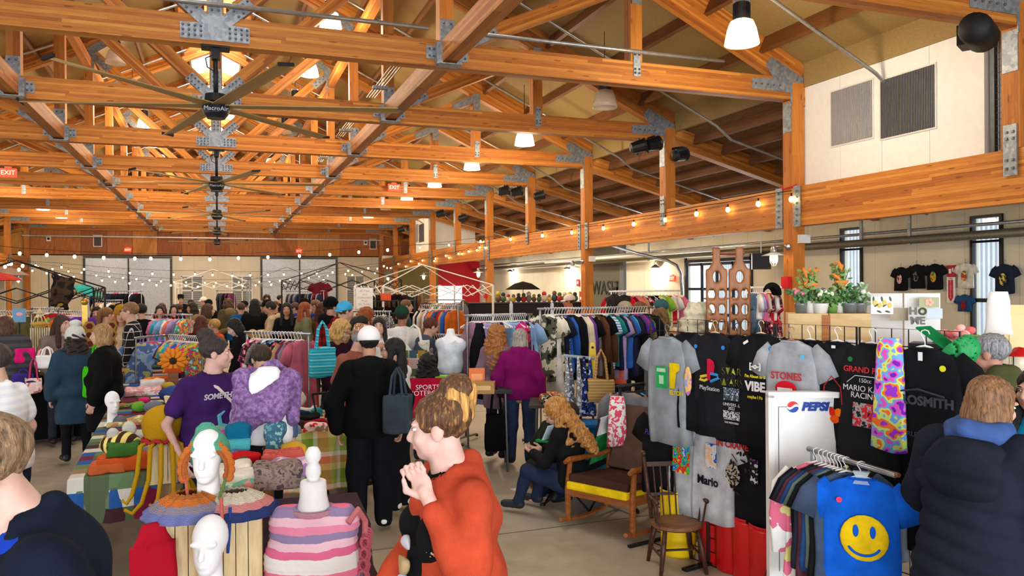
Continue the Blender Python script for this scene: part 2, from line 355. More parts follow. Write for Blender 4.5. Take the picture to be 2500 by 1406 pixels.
# ---- purlins between the trusses (two lines low, two lines high)
for n in range(0, 10):
    for sx in (-1, 1):
        o = beam('purlin', (sx*3.03, TY(n)+.12, HC+.18), (sx*3.03, TY(n+1)-.12, HC+.18), .2, .3, GL[(n*2+sx) % 4])
        tag(o, 'low glulam purlin at chord level, %s bay, %s side of the fans' % (ordw(n), 'exit sign' if sx < 0 else 'plant room'), 'purlin', 'purlins between the trusses')
        o = beam('purlin', (sx*3.03, TY(n)+.12, zc(3.03)-.6), (sx*3.03, TY(n+1)-.12, zc(3.03)-.6), .16, .24, GL[(n*2+sx+1) % 4])
        tag(o, 'high glulam purlin under the rafters, %s bay, %s side of the ridge' % (ordw(n), 'exit sign' if sx < 0 else 'plant room'), 'purlin', 'purlins between the trusses')
# ---- posts, headers along the aisles
POST = glulam(1.06, 5.0); HEAD = glulam(1.04, 6.0)
for sx in (-1, 1):
    side = 'plant room' if sx > 0 else 'exit sign'
    for n in range(-1, 10, 2):
        a, b = TY(n), TY(n+2)
        if n == 9: b = TY(10)
        if sx < 0 and n < 3: continue
        h = tag(beam('header_beam', (sx*XR, a+.12, (HB+HT)/2), (sx*XR, b-.12, (HB+HT)/2), .2, HT-HB, HEAD), 'deep glulam header beam, %s span along the %s side aisle' % (ordw((n+1)//2), side), 'beam', 'header beams over the aisle edges')
    for n in range(0, 11):
        if sx < 0 and n < 5: continue
        full = n % 2 == 1 or n == 10
        y = TY(n)
        p = thing('timber_post' if full else 'hanger_post', '%s glulam %s in the %s side aisle line' % (ordw(n), 'floor post' if full else 'short post on the header', side), 'post', (sx*XR, y, 0), 0, 'posts along the aisles')
        beam('shaft', (0, 0, .02 if full else HT+.002), (0, 0, zc(9.0)-.2), .24, .24, POST, p)
        if full:
            MB().box((0, 0, .06), (.3, .3, .12)).build('base_shoe', GAL, p)
            for s2 in (-1, 1):
                pl = MB().box((-sx*.125, s2*.22, (HB+HT)/2), (.012, .17, HT-HB+.02)).build('side_plate', GAL, p)
                m = MB()
                for i in range(6): m.box((-sx*.135, s2*.22, HB+.08+i*.1), (.02, .03, .03))
                if n < 6: m.build('bolts', metal((110, 114, 120), .4, .8), pl)['kind'] = 'stuff'
        else:
            pl = MB().box((-sx*.13, 0, HT-.02), (.02, .17, .62)).build('strap_plate', GAL, p)
            if n < 6:
                m = MB()
                for z in (-.22, -.12, .14, .22): m.box((-sx*.145, .04, HT-.02+z), (.02, .03, .03)); m.box((-sx*.145, -.04, HT-.02+z), (.02, .03, .03))
                m.build('bolts', metal((110, 114, 120), .4, .8), pl)['kind'] = 'stuff'
        MB().box((-sx*.125, 0, HC-.28), (.014, .2, .5)).build('head_plate', GAL, p)
# ---- walls
def wallbox(name, boxes, mat, label=None):
    m = MB()
    for c, d in boxes: m.box(c, d)
    return struct(name, m, mat, None, label)
FW_C = plaster((224, 214, 192), 1.22, 0)
wf = wallbox('wall_far', [((0, YF+.1, HBAND/2), (30.4, .2, HBAND))], FW_C)
mb = MB()
mb.prism([(-15.2, HBAND), (15.2, HBAND), (15.2, zc(15.2)+.1), (9.3, zc(9.3)+.1), (0, zc(0)+.2), (-9.3, zc(9.3)+.1), (-15.2, zc(15.2)+.1)], .2, Matrix.Translation((0, YF+.1, 0)))
wg = struct('wall_far_gable', mb, plain((150, 92, 44), .7))
PLY = [wood(a, b, 2.2, (9, 9, 1.2), .55) for a, b in (((150, 84, 34), (186, 112, 48)), ((176, 108, 44), (208, 140, 62)), ((128, 66, 26), (160, 88, 38)), ((190, 128, 56), (216, 156, 74)))]
for i in range(22):
    x = -13.4+i*1.22; m = MB().box((0, 0, 0), (1.2, .03, 1.3)); o = m.build('plywood_panel', PLY[R.choice((0, 0, 1, 1, 2, 3))], wg, (x, YF-.02, HBAND+.65))
struct('wall_rear', MB().box((-12, YB-.1, 2), (6, .2, 4)).box((-3.1, YB-.1, 2), (1.4, .2, 4)).box((3.1, YB-.1, 2), (1.4, .2, 4)).box((12, YB-.1, 2), (6, .2, 4)).prism([(-15.2, 4), (15.2, 4), (9.3, 5.5), (0, 9.9), (-9.3, 5.5)], .2, Matrix.Translation((0, YB-.1, 0))), CREAM)
# right wall with door and window openings
ys = [(YB, 11.35), (12.05, 15.05), (15.75, 19.3), (22.9, YF)]
mb = MB()
for a, b in ys: mb.box((XW+.1, (a+b)/2, 2.0), (.2, b-a, 4.0))
mb.box((XW+.1, 21.1, 3.45), (.2, 3.6, 1.1)); mb.box((XW+.1, 11.7, 3.75), (.2, .7, .5)); mb.box((XW+.1, 15.4, 3.75), (.2, .7, .5))
struct('wall_right', mb, CREAM)
struct('wall_left', MB().box((-XW-.1, (YB+YF)/2, 2), (.2, YF-YB, 4)), CREAM)
DK = plain((28, 30, 34), .4)
for i, yc in ((1, 11.7), (2, 15.4)):
    wn = struct('window_%d' % i, MB().box((XW, yc, 3.47), (.12, .72, .06)).box((XW, yc-.33, 1.75), (.12, .06, 3.4)).box((XW, yc+.33, 1.75), (.12, .06, 3.4)).box((XW, yc, 1.72), (.1, .6, .08)).box((XW, yc, .3), (.1, .6, .08)).box((XW, yc, 2.95), (.1, .6, .05)), DK)
    for z, h in ((1.0, 1.36), (2.34, 1.16), (3.22, .46)): MB().box((XW+.02, yc, z), (.01, .6, h)).build('pane', glass((225, 238, 246), .25), wn)
d1 = struct('door_1', MB().box((XW, 19.35, 1.5), (.1, .1, 3)).box((XW, 22.85, 1.5), (.1, .1, 3)).box((XW, 21.1, 2.87), (.1, 3.5, .1)), DK)
for j in range(4):
    MB().box((XW, 21.1, .3+j*.82), (.08, 3.4, .09)).build('rail', DK, d1)
    for k in range(4):
        if j < 3: MB().box((XW+.03, 19.85+k*.835, .72+j*.82), (.01, .79, .74)).build('pane', glass((214, 230, 242), .3), d1)
for k in range(3): MB().box((XW, 20.26+k*.835, 1.45), (.08, .06, 2.7)).build('stile', DK, d1)
# flat wall, rib shading painted as bands, and pavement outside the side door
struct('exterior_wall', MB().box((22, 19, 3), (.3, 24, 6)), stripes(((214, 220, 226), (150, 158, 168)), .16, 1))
struct('exterior_ground', MB().box((19, 19, -.12), (7.6, 60, .1)), plain((170, 170, 172), .8))
# white plant rooms on top of the header
def plantroom(y0, y1, name, lab, vents=True):
    p = thing(name, lab, 'plant room', (XR+.16, 0, HT+.03))
    L = y1-y0; H = 1.98
    k = 4
    for i in range(k): MB().box((.06, y0+L*(i+.5)/k, H/2), (.12, L/k-.006, H)).build('wall_panel', WHITEP, p)
    MB().box((1.2, y1-.03, H/2), (2.2, .06, H)).build('end_wall', WHITEP, p); MB().box((1.2, y0+.03, H/2), (2.2, .06, H)).build('end_wall', WHITEP, p)
    if vents:
        for (a, b, z0, z1, c) in ((.20, .45, .56, 1.42, (176, 176, 178)), (.50, .78, .5, 1.36, (104, 104, 108))):
            ya, yb = y1-L*a, y1-L*b
            f = MB().box((-.01, (ya+yb)/2, (z0+z1)/2), (.02, abs(yb-ya)+.05, z1-z0+.05)).build('vent', plain((218, 214, 206), .5), p)
            m = MB(); nn = 34
            for i in range(nn): m.box((-.026, yb+(ya-yb)*(i+.5)/nn, (z0+z1)/2), (.016, abs(ya-yb)/nn*.55, z1-z0))
            m.build('vent_slats', plain(c, .5, .4), f)['kind'] = 'stuff'
            MB().box((-.021, (ya+yb)/2, (z0+z1)/2), (.004, abs(ya-yb), z1-z0)).build('vent_core', plain(tuple(int(q*.45) for q in c), .7), f)
    return p
plantroom(7.26, 10.58, 'plant_room', 'large white panelled plant room with two grey vents on the header')
plantroom(onX(1046, 580, XR+.16).y, onX(1004, 580, XR+.16).y, 'plant_room', 'small far white plant room on the header beyond the posts')
cg = thing('mesh_cage', 'dark steel mesh cage beside the large white plant room', 'cage', (XR+.2, 0, HT+.03))
for y in (6.3, 7.2): MB().box((.05, y, .9), (.06, .06, 1.9)).build('upright', metal((90, 92, 96), .5, .6), cg)
m = MB()
for i in range(12): m.box((.05, 6.3+.075*i, .9), (.008, .008, 1.7))
for i in range(20): m.box((.05, 6.75, .1+i*.085), (.008, .9, .008))
m.build('mesh_wires', metal((70, 72, 76), .5, .5), cg)['kind'] = 'stuff'
MB().box((.5, 6.75, .9), (.02, 1.0, 1.9)).build('back_panel', plain((30, 30, 32), .7), cg)
# far wall sliding doors, windows, vents
SHEET = metal((190, 196, 206), .38, .35)
for i, (a, b) in enumerate(((-6.5, -2.4), (2.37, 6.47))):
    d = struct('door_%d' % (i+2), MB().box(((a+b)/2, YF-.03, 3.78), (b-a+.2, .1, .1)).box((a-.05, YF-.03, 1.85), (.1, .1, 3.7)).box((b+.05, YF-.03, 1.85), (.1, .1, 3.7)), plain((70, 72, 74), .5))
    for k in (0, 1): MB().box((a+(b-a)*(.25+.5*k), YF-.04, 1.85), ((b-a)/2-.03, .06, 3.68)).build('door_leaf', SHEET, d)
    MB().box(((a+b)/2, YF-.08, 1.85), (.07, .04, 3.68)).build('meeting_stile', plain((56, 56, 60), .5), d)
for i, (a, b) in enumerate(((-1.8, -.8), (.79, 1.79), (7.12, 8.08), (-7.95, -7.3))):
    wn = struct('window_%d' % (i+3), MB().box(((a+b)/2, YF-.02, 2.74), (b-a+.14, .06, .07)).box((a-.03, YF-.02, 1.8), (.07, .06, 1.9)).box((b+.03, YF-.02, 1.8), (.07, .06, 1.9)).box(((a+b)/2, YF-.02, .9), (b-a+.14, .06, .07)).box(((a+b)/2, YF-.03, 1.95), (b-a, .06, .07)).box(((a+b)/2, YF-.03, 1.8), (.06, .06, 1.8)), WHITEP)
    m = MB().box(((a+b)/2, YF-.01, 1.8), (b-a, .02, 1.86)); m.build('pane', plain((120, 124, 122), .2), wn)
    for k in range(14): MB().box(((a+b)/2, YF-.03, 1.0+k*.125), (b-a-.02, .02, .05), (.5, 0, 0)).build('slat', plain((176, 176, 168), .5), wn)
for x in (-5.9, 8.65):
    o = thing('wall_louver', 'small dark louver in white frame on far plywood, %s' % ('above the sliding doors' if x < 0 else 'beside the corner post'), 'louver', (x, YF-.06, 4.62))
    MB().box((0, 0, 0), (.42, .06, .62)).build('frame', WHITEP, o); MB().box((0, -.03, 0), (.34, .03, .54)).build('louver_core', plain((70, 66, 60), .6), o)
for x in (-8.15, 8.2):
    o = thing('wall_speaker', 'small white speaker on far plywood %s' % ('near the exit-sign aisle' if x < 0 else 'near the plant-room aisle'), 'speaker', (x, YF-.08, 4.7))
    MB().box((0, 0, 0), (.2, .14, .26)).build('housing', WHITEP, o); MB().lathe([(.07, 0), (.06, .03), (.02, .03)], 12, axis=Matrix(((1, 0, 0), (0, 0, -1), (0, 1, 0)))).build('cone', BLACKM, o, (0, -.075, 0))
# coloured end walls of the right aisle, dark wash alcove
struct('wall_aisle_red', MB().box((13.65, 45.4, 1.95), (2.8, .12, 3.6)), plain((214, 20, 38), .5))
struct('wall_aisle_olive', MB().box((10.95, 44.6, 1.95), (2.4, .12, 3.5)), plaster((136, 122, 74), 1.2, 0))
o = MB().box((XW-.03, 28.55, 1.9), (.06, 2.5, 3.7)).build('wall_panel', plaster((96, 92, 76), .8), None); tag(o, 'dark olive wall panel with the large washing sign', 'panel'); o['kind'] = 'structure'
tag(MB().box((XW-.06, 27.2, 1.9), (.12, .3, 3.7)).build('wall_pilaster', plain((96, 98, 104), .5)), None, None, kind='structure')
struct('door_4', MB().box((12.9, 45.32, 1.05), (1.9, .06, 2.1)), emit((235, 244, 255), 1.6), None, 'bright glazed exit in the red wall')  # leaf glows by emission, standing in for daylight behind its glass
struct('ceiling_fascia', MB().box((12, 45.3, 3.75), (6, .2, .3)), WHITEP)
# text helper
def text(s, size, mat, parent, mtx, ext=.002, align='CENTER', name='lettering', shear=0, sx=1, bold=0, space=1):
    c = bpy.data.curves.new(name, 'FONT'); c.body = s; c.size = size; c.extrude = ext; c.align_x = align; c.align_y = 'CENTER'; c.shear = shear; c.offset = bold; c.resolution_u = 3; c.space_character = space; c.space_line = .85
    c.materials.append(mat); tmp = bpy.data.objects.new(name, c); me = bpy.data.meshes.new_from_object(tmp); bpy.data.objects.remove(tmp); o = obj(name, me, parent); o.matrix_basis = mtx @ Matrix.Diagonal((sx, 1, 1, 1)); return o
def face(loc, rz=0.0, tilt=0.0):   # a text plane facing -y before the turn rz
    return Matrix.Translation(loc) @ Matrix.Rotation(rz, 4, 'Z') @ Matrix.Rotation(PI/2+tilt, 4, 'X')
sg = thing('wall_sign', 'large dark wash lettering with tap symbol on olive panel', 'sign', (XW-.08, 28.5, 1.95))
text('WASH', .82, plain((36, 34, 30), .6), sg, face((0, .25, 0), -PI/2), .01, sx=.95)
m = MB().box((0, -.75, .0), (.03, .3, .1)).box((0, -.85, .1), (.03, .1, .3)).box((0, -.75, .26), (.03, .34, .06)).box((0, -.62, -.1), (.03, .1, .2)); m.build('tap_symbol', plain((36, 34, 30), .6), sg)
# ---- pipes and conduits
PIPE = metal((178, 178, 176), .35, .7)
def pipe(name, pts, r, lab, cat='pipe', mat=None, grp=None, n=8): return tag(MB().tube(pts, r, n).build(name, mat or PIPE, smooth=True), lab, cat, grp)
y = TY(1)-.16
pipe('sprinkler_pipe', [(-6, y, 5.66), (2.75, y, 5.66)], .032, 'silver pipe lying along the top of the first large chord, fan side')
pipe('sprinkler_pipe', [(3.6, y, 5.66), (7.6, y, 5.66)], .032, 'silver pipe along the first large chord beyond the purlin seat')
for n in range(0, 9):
    y = TY(n)+S*.55
    pipe('sprinkler_pipe', [(x, y, zc(x)-.42) for x in (.8, 4, 9.1)]+[(9.46, y, zc(9.5)-.3), (14.6, y, zc(14.6)-.3)], .028, 'thin sprinkler pipe down the roof, %s bay, plant room side' % ordw(n), grp='sloping sprinkler pipes')
    if n > 0: pipe('sprinkler_pipe', [(x, y, zc(x)-.42) for x in (-.8, -9.1)], .028, 'thin sprinkler pipe down the roof, %s bay, exit sign side' % ordw(n), grp='sloping sprinkler pipes')
    for q in range(4):
        if n in (1, 2, 3): pipe('conduit', [(2.6+q*.05, TY(n)+.2, HC+.42), (2.6+q*.05, TY(n+1)-.2, HC+.42)], .011, 'slim conduit beside the low purlin in the %s bay, %s of four' % (ordw(n), ordw(q)), 'conduit', metal((200, 190, 160), .4, .5), 'bundled conduits', 6)
        if n in (1, 2, 3) and q == 0:
            for yy in (TY(n)+1.0, TY(n)+2.9): tag(MB().box((2.68, yy, HC+.4), (.26, .1, .05)).build('conduit_strap', GAL), 'galvanised strap across four conduits, %s bay, %s' % (ordw(n), 'near end' if yy < TY(n)+2 else 'far end'), 'strap')
wp = Matrix.Identity(4)
DUCT = metal((126, 116, 92), .5, .5)
pipe('duct_pipe', [(XW-.5, 9, onX(2500, 566, XW-.5).z), (XW-.5, 45, onX(2500, 566, XW-.5).z)], .09, 'brown water main running along the cream side wall', mat=DUCT, n=10)
pipe('duct_pipe', [(XW-.35, 9, 3.28), (XW-.35, 44, 3.28)], .035, 'slim silver pipe above the brown water main', mat=PIPE)
pipe('duct_pipe', [(XW-.9, 20, 3.15), (XW-.9, 33, 3.15)], .06, 'cream pipe along the wall by the washing sign', mat=plain((214, 208, 190), .5))
pipe('fascia_pipe', [(-9.3, YF-.35, 4.83), (9.1, YF-.35, 4.83)], .035, 'white pipe across the far wall above the plywood', mat=WHITEP)
pipe('fascia_pipe', [(10.2, 8, 3.42), (14.5, 8.4, 3.38)], .12, 'white duct under the aisle roof by the near post', mat=WHITEP)
for k, yy in enumerate((13.2, 14.6, 17.2, 24.5)): tag(beam('duct_hanger', (XW-.5, yy, zc(14.5)-.2), (XW-.5, yy, 2.95), .04, .08, GAL), 'grey channel hanger holding the water main, %s along' % ordw(k), 'hanger')
tag(MB().tube([onX(1490, 598, 13.5), onX(1560, 620, 13.5), onX(1630, 636, 13.5), onX(1652, 648, 13.5), onX(1662, 668, 13.5), onX(1666, 720, 13.5)], .05, 8).build('door_track', metal((150, 160, 176), .4, .7), smooth=True), 'curved steel overhead door track below the header', 'track')
# ================================================================ fans, lamps, string lights, signs
def fan(n, rz):
    y = TY(n); f = thing('ceiling_fan', 'large six-blade ceiling fan under the %s truss from the plant room' % ordw(n), 'fan', (0, y, 0), 0, 'big ceiling fans along the ridge')
    MB().box((0, 0, HC-.012), (.34, .24, .024)).box((0, 0, HC-.09), (.1, .1, .14)).build('mount', BLACKM, f)
    MB().tube([(0, 0, HC-.05), (0, 0, 4.55)], .03, 10).build('down_rod', BLACKM, f, smooth=True)
    MB().tube([(-.03, 0, HC-.1), (-.12, 0, HC-.15), (-.1, 0, HC-.26), (-.03, 0, HC-.3)], .008, 6).build('cable', BLACKM, f)
    h = MB().lathe([(.05, 4.57), (.13, 4.56), (.14, 4.46), (.10, 4.45)], 20).build('hub', BLACKM, f)
    mo = MB().lathe([(.10, 4.45), (.165, 4.44), (.17, 4.37), (.15, 4.31), (.12, 4.27), (.11, 4.255), (.0, 4.255)], 24).build('motor', plain((26, 28, 32), .4), f)
    bl = MB(); L = 2.3
    for i in range(9):
        a, b = .12+L*i/9*.98, .12+L*(i+1)/9*.98
    sec = [(-.085, .028), (-.02, .012), (.06, -.012), (.095, -.03)]
    vs = []; k = 8
    for i in range(k+1):
        x = .1+(L-.1)*i/k; tw = .55-.35*i/k; w_ = 1.0-.25*i/k
        for (u, v) in sec: vs.append((x, u*w_*math.cos(tw*.5)-v*math.sin(tw), v+u*math.sin(tw)*.7))
        for (u, v) in sec[::-1]: vs.append((x, u*w_*math.cos(tw*.5)-v*math.sin(tw), v+u*math.sin(tw)*.7-.012))
    fs = [(i*8+j, i*8+(j+1) % 8, (i+1)*8+(j+1) % 8, (i+1)*8+j) for i in range(k) for j in range(8)]+[tuple(range(8)), tuple(range(k*8+7, k*8-1, -1))]
    bm_ = MB(); bm_.add(vs, fs); me = bm_.mesh('blade', plain((156, 128, 74), .4, .2)); tip = MB().box((L+.012, 0, 0), (.03, .17, .035), (.12, 0, 0)).mesh('tip', BLACKM)
    for i in range(6):
        b = obj('blade', me, f, (0, 0, 4.42), (0, 0, rz+i*PI/3)); obj('blade_tip', tip, b)
    text('MacroAir', .075, plain((190, 200, 214), .4), mo, face((-.0, -.172, 4.35)), .002, sx=1.0)
for n, a in ((1, -1.27), (3, -.2), (5, .15), (7, .35), (9, .1)): fan(n, a)
# high-bay lamps
RFL = emit((255, 226, 176), 5.0); RFO = glass((226, 210, 190), .55, .2)
def highbay(x, y, z, lab, on=True, rod=None):
    t = thing('high_bay_lamp', lab, 'lamp', (x, y, z), 0, 'high-bay lamps hung from the roof')
    top = (rod or zc(x)-.1)-z
    MB().tube([(0, 0, .36), (0, 0, top)], .008, 5).build('hanger_wire', BLACKM, t)
    MB().lathe([(.1, .3), (.12, .33), (.12, .36), (0, .37)], 16).build('housing_cap', metal((200, 204, 210), .3, .6), t)
    m = MB().lathe([(.1, .06), (.1, .3)], 20)
    for i in range(20):
        a = i*PI/10; m.box((.105*math.cos(a), .105*math.sin(a), .18), (.02, .006, .22), (0, 0, a))
    m.build('housing', metal((80, 84, 92), .4, .6), t)
    MB().lathe([(.11, .07), (.15, .05), (.19, -.05), (.215, -.17), (.23, -.25), (.22, -.25), (.2, -.17), (.17, -.05), (.1, .03)], 24).build('reflector', RFL if on else RFO, t, smooth=True)
    if on:
        MB().lathe([(.215, -.245), (.0, -.24)], 24).build('lens', RFL, t)
        l = bpy.data.lights.new('high_bay_bulb', 'POINT'); l.energy = 170; l.color = (1, .83, .58); l.shadow_soft_size = .25; o = bpy.data.objects.new('high_bay_bulb', l); COL.objects.link(o); o.location = (x, y, z-.45)
for n, on in ((0, 1), (1, 0), (2, 1), (3, 1), (4, 1), (5, 1), (6, 0), (7, 1)): highbay(6.58, TY(n)+S/2, 5.55, 'high-bay lamp, %s in the row toward the plant-room aisle' % ordw(n), bool(on))
for n, on in ((2, 1), (3, 1), (4, 1), (5, 0), (6, 1), (7, 1)): highbay(2.25, TY(n)+S/2, 7.75, 'high-bay lamp, %s in the upper row beside the ridge, plant-room side' % ordw(n-2), bool(on))
for n, on in ((3, 0), (4, 1), (5, 1), (6, 1), (7, 1)): highbay(-2.25, TY(n)+S*.6, 7.75, 'high-bay lamp, %s in the upper row beside the ridge, exit-sign side' % ordw(n-3), bool(on))
for n in (3, 5, 7, 8): highbay(-6.58, TY(n)+S/2, 5.55, 'high-bay lamp, %s in the low row on the exit-sign side' % ordw(n-3), True)
# string lights
BULB = emit((255, 214, 140), 14.0)
bulbme = MB().ball((0, 0, -.075), (.032, .032, .042), 8, 6, 1).tube([(0, 0, .01), (0, 0, -.04)], .014, 6, 0).mesh('bulb', [BLACKM, BULB], True)
bulbbig = MB().ball((0, 0, -.085), (.042, .042, .052), 8, 6, 1).tube([(0, 0, .015), (0, 0, -.045)], .016, 6, 0).mesh('bulb', [BLACKM, BULB], True)
def strand(lab, pts, big=False, ends=()):
    t = thing('string_lights', lab, 'string lights', pts[len(pts)//2], 0, 'strings of warm bulbs'); o0 = Vector(pts[len(pts)//2])
    for p in pts: obj('bulb', bulbbig if big else bulbme, t, Vector(p)-o0)
    pp = [Vector(p)+Vector((0, 0, .06)) for p in pts]
    if ends: pp = [Vector(ends[0])]+pp+[Vector(ends[1])]
    MB().tube([p-o0 for p in pp], .006 if not big else .007, 5).build('cable', BLACKM, t)
hp = [(1932, 474), (1851, 486), (1777, 501), (1700, 512), (1624, 527), (1547, 538), (1473, 549), (1396, 560), (1324, 568), (1246, 578), (1173, 584), (1096, 593), (1025, 600), (947, 605)]
strand('string of large bulbs along the face of the long header beam', [onX(x, y, 8.93) for x, y in hp], True)
def cross(lab, pts, Y, **k): strand(lab, [onY(x, y, Y) for x, y in pts], **k)
cross('highest string of bulbs swagging across the hall below the plywood', [(48, 611), (114, 615), (182, 619), (253, 622), (329, 624), (368, 624), (441, 625), (512, 626), (582, 623), (654, 621), (731, 618), (805, 615), (876, 609), (946, 604)], 24.5, big=True, ends=(onY(-150, 585, 24.5), (8.9, 26.2, 3.6)))
cross('second string of bulbs down, across the sliding doors', [(87, 643), (150, 647), (205, 652), (265, 657), (317, 661), (372, 663), (424, 665), (476, 664), (519, 666), (567, 668), (611, 667), (654, 666), (693, 665), (736, 663), (773, 662), (812, 660), (850, 656), (899, 650), (937, 645)], 30, ends=(onY(-80, 630, 30), (8.9, 33.8, 3.5)))
cross('third string of bulbs, crossing between the other two low strings', [(92, 647), (128, 652), (167, 658), (199, 661), (235, 668), (267, 671), (300, 674), (333, 677), (365, 680), (393, 682), (425, 684), (454, 685), (500, 686), (527, 686), (583, 685), (605, 685), (633, 684), (658, 683), (683, 681), (708, 679), (754, 674), (779, 672), (800, 669), (843, 665), (884, 659), (921, 652), (945, 650)], 36, ends=(onY(-40, 620, 36), (8.9, 38.2, 3.5)))
cross('lowest string of bulbs, hanging across the two shuttered windows', [(79, 656), (114, 662), (146, 666), (180, 671), (249, 680), (281, 683), (316, 687), (348, 689), (382, 691), (417, 692), (454, 693), (483, 695), (522, 694), (554, 694), (592, 693), (624, 692), (662, 690), (694, 687), (731, 685), (790, 678), (860, 667), (915, 662)], 33, ends=(onY(-40, 630, 33), (8.9, 34, 3.4)))
cl = [(953, 651), (972, 641), (990, 647), (1002, 634), (1022, 640), (1031, 632), (1060, 633), (1063, 627), (1088, 620), (1096, 625), (1119, 615), (1128, 615), (1144, 609), (1164, 606), (1171, 599), (1185, 600)]
strand('string of small bulbs bunched along the far half of the header', [onX(x, y, 8.95) for x, y in cl])
strand('short string of bulbs across the corner by the red umbrella', [onY(x, y, 20) for x, y in ((12, 643), (20, 636), (27, 636), (46, 650), (55, 641))], ends=(onY(-60, 650, 20), onY(70, 640, 24)))
# caged lamps on the posts
def caged(n, sx, lab, br=60):
    y = TY(n); t = thing('caged_lamp', lab, 'lamp', (sx*(XR-.12), y, 2.72), 0, 'caged lamps on the posts')
    a = -sx
    MB().lathe([(.06, 0), (.06, .02), (.03, .06), (0, .07)], 14, axis=Matrix.Rotation(a*PI/2, 3, 'Y')).build('wall_box', STEEL, t)
    MB().tube([(0, 0, 0), (a*.3, 0, .0)], .014, 8).build('arm', STEEL, t, smooth=True)
    MB().lathe([(.02, .02), (.045, -.01), (.055, -.08), (.05, -.1)], 14, (a*.3, 0, 0)).build('socket', STEEL, t, smooth=True)
    MB().lathe([(.05, -.1), (.19, -.15), (.195, -.155), (.05, -.11)], 22, (a*.3, 0, 0)).build('disc_shade', plain((224, 226, 222), .4), t, smooth=True)
    MB().lathe([(.02, -.1), (.05, -.15), (.052, -.22), (.03, -.27), (0, -.28)], 12, (a*.3, 0, 0)).build('bulb', emit((255, 238, 205), 12.0), t, smooth=True)
    m = MB()
    for i in range(6):
        q = i*PI/3; m.tube([(a*.3+r*math.cos(q), r*math.sin(q), z) for r, z in ((.055, -.1), (.07, -.18), (.066, -.26), (.03, -.32), (0, -.33))], .005, 5)
    m.build('cage', plain((235, 225, 200), .4), t)
for n in (1, 3, 5, 7): caged(n, 1, 'caged lamp with white disc on the %s floor post of the plant-room aisle' % ordw((n-1)//2))
caged(9, 1, 'caged lamp with white disc on the farthest corner post')
caged(9, -1, 'caged lamp with white disc beyond the red umbrella')
for k, (px, py) in enumerate(((1600, 652), (1385, 655), (1245, 662))):
    p = onX(px, py, XW-.2); t = thing('wall_lamp', 'bright wall lamp on the cream side wall, %s past the overhead door' % ordw(k), 'lamp', p, 0, 'wall lamps of the side aisle')
    MB().tube([(.2, 0, .2), (0, 0, .22), (-.06, 0, .1)], .015, 6).build('arm', STEEL, t)
    MB().lathe([(.03, .1), (.16, .0), (.17, -.03), (.03, .02)], 16).build('shade', plain((90, 90, 92), .4), t); MB().ball((0, 0, -.05), .06, 10, 8).build('bulb', emit((255, 240, 210), 20.0), t, smooth=True)
    l = bpy.data.lights.new('wall_bulb', 'POINT'); l.energy = 60; l.color = (1, .9, .7); l.shadow_soft_size = .08; o = bpy.data.objects.new('wall_bulb', l); COL.objects.link(o); o.location = p+Vector((-.05, 0, -.2))
# strip of troffer lights in the aisle near the counters
for k in range(3):
    tag(MB().box((12.2, 27+k*5, zc(12.2)-.42), (.3, 2.4, .06)).build('strip_light', emit((255, 246, 225), 3.0)), 'white strip light under the aisle roof, %s row' % ordw(k), 'lamp', 'aisle strip lights')
    area('strip_glow', (12.2, 27+k*5, zc(12.2)-.5), (0, 0, 0), .5, 2.4, 130, (1, .95, .82))
# post details
def on_post(n, name, lab, cat, z, dx, dy, dims, mat): return tag(MB().box((XR+dx, TY(n)+dy, z), dims).build(name, mat), lab, cat)
RED = plain((205, 28, 32), .4)
on_post(1, 'alarm_pull', 'red fire alarm box on the first floor post', 'alarm', onX(1922, 690, XR-.12).z, -.17, 0, (.08, .16, .2), RED)
on_post(1, 'junction_box', 'grey white junction box on the first floor post', 'box', onX(1957, 583, XR).z, .06, -.17, (.2, .08, .14), plain((205, 208, 210), .5))
on_post(3, 'junction_box', 'small white junction box on the second floor post', 'box', onX(1450, 631, XR).z, .06, -.17, (.16, .08, .14), WHITEP)
on_post(5, 'alarm_pull', 'red fire alarm box on the third floor post', 'alarm', 1.75, -.16, 0, (.08, .16, .2), RED)
tag(MB().tube([(XR-.05, TY(1)-.13, HT+.04), (XR-.14, TY(1)-.12, HT+.0), (XR-.15, TY(1)+.1, HT-.02), (XR-.13, TY(1)+.14, HT+.05)], .012, 6).build('red_cord', RED), 'red cord tied around the first floor post on the header', 'cord')
# exit signs, alarms
def exitsign(p, rz, lab, w=.36, lit=True):
    t = thing('exit_sign', lab, 'sign', p, rz); MB().box((0, 0, 0), (w, .06, w*.6)).box((0, 0, w*.36), (w*.4, .05, w*.12)).build('housing', emit((236, 70, 44), .9), t)
    text('EXIT', w*.42, emit((255, 190, 150), 2.0), t, face((0, -.034, 0)))
exitsign(onY(20, 422, TY(4)-.3), 0, 'red lit exit sign hanging below the trusses at the edge'); exitsign(onY(962, 458, TY(5)-.3), 0, 'pale orange exit sign among the trusses near the aisle', .4)
exitsign(onY(312, 610, YF-.15), 0, 'tiny pink exit sign over the first pair of sliding doors', .34); exitsign(onY(730, 613, YF-.15), 0, 'tiny exit sign over the second pair of sliding doors', .34)
exitsign(onX(1642, 680, XW-.1), -PI/2, 'red exit sign on the side wall by the overhead door', .34)
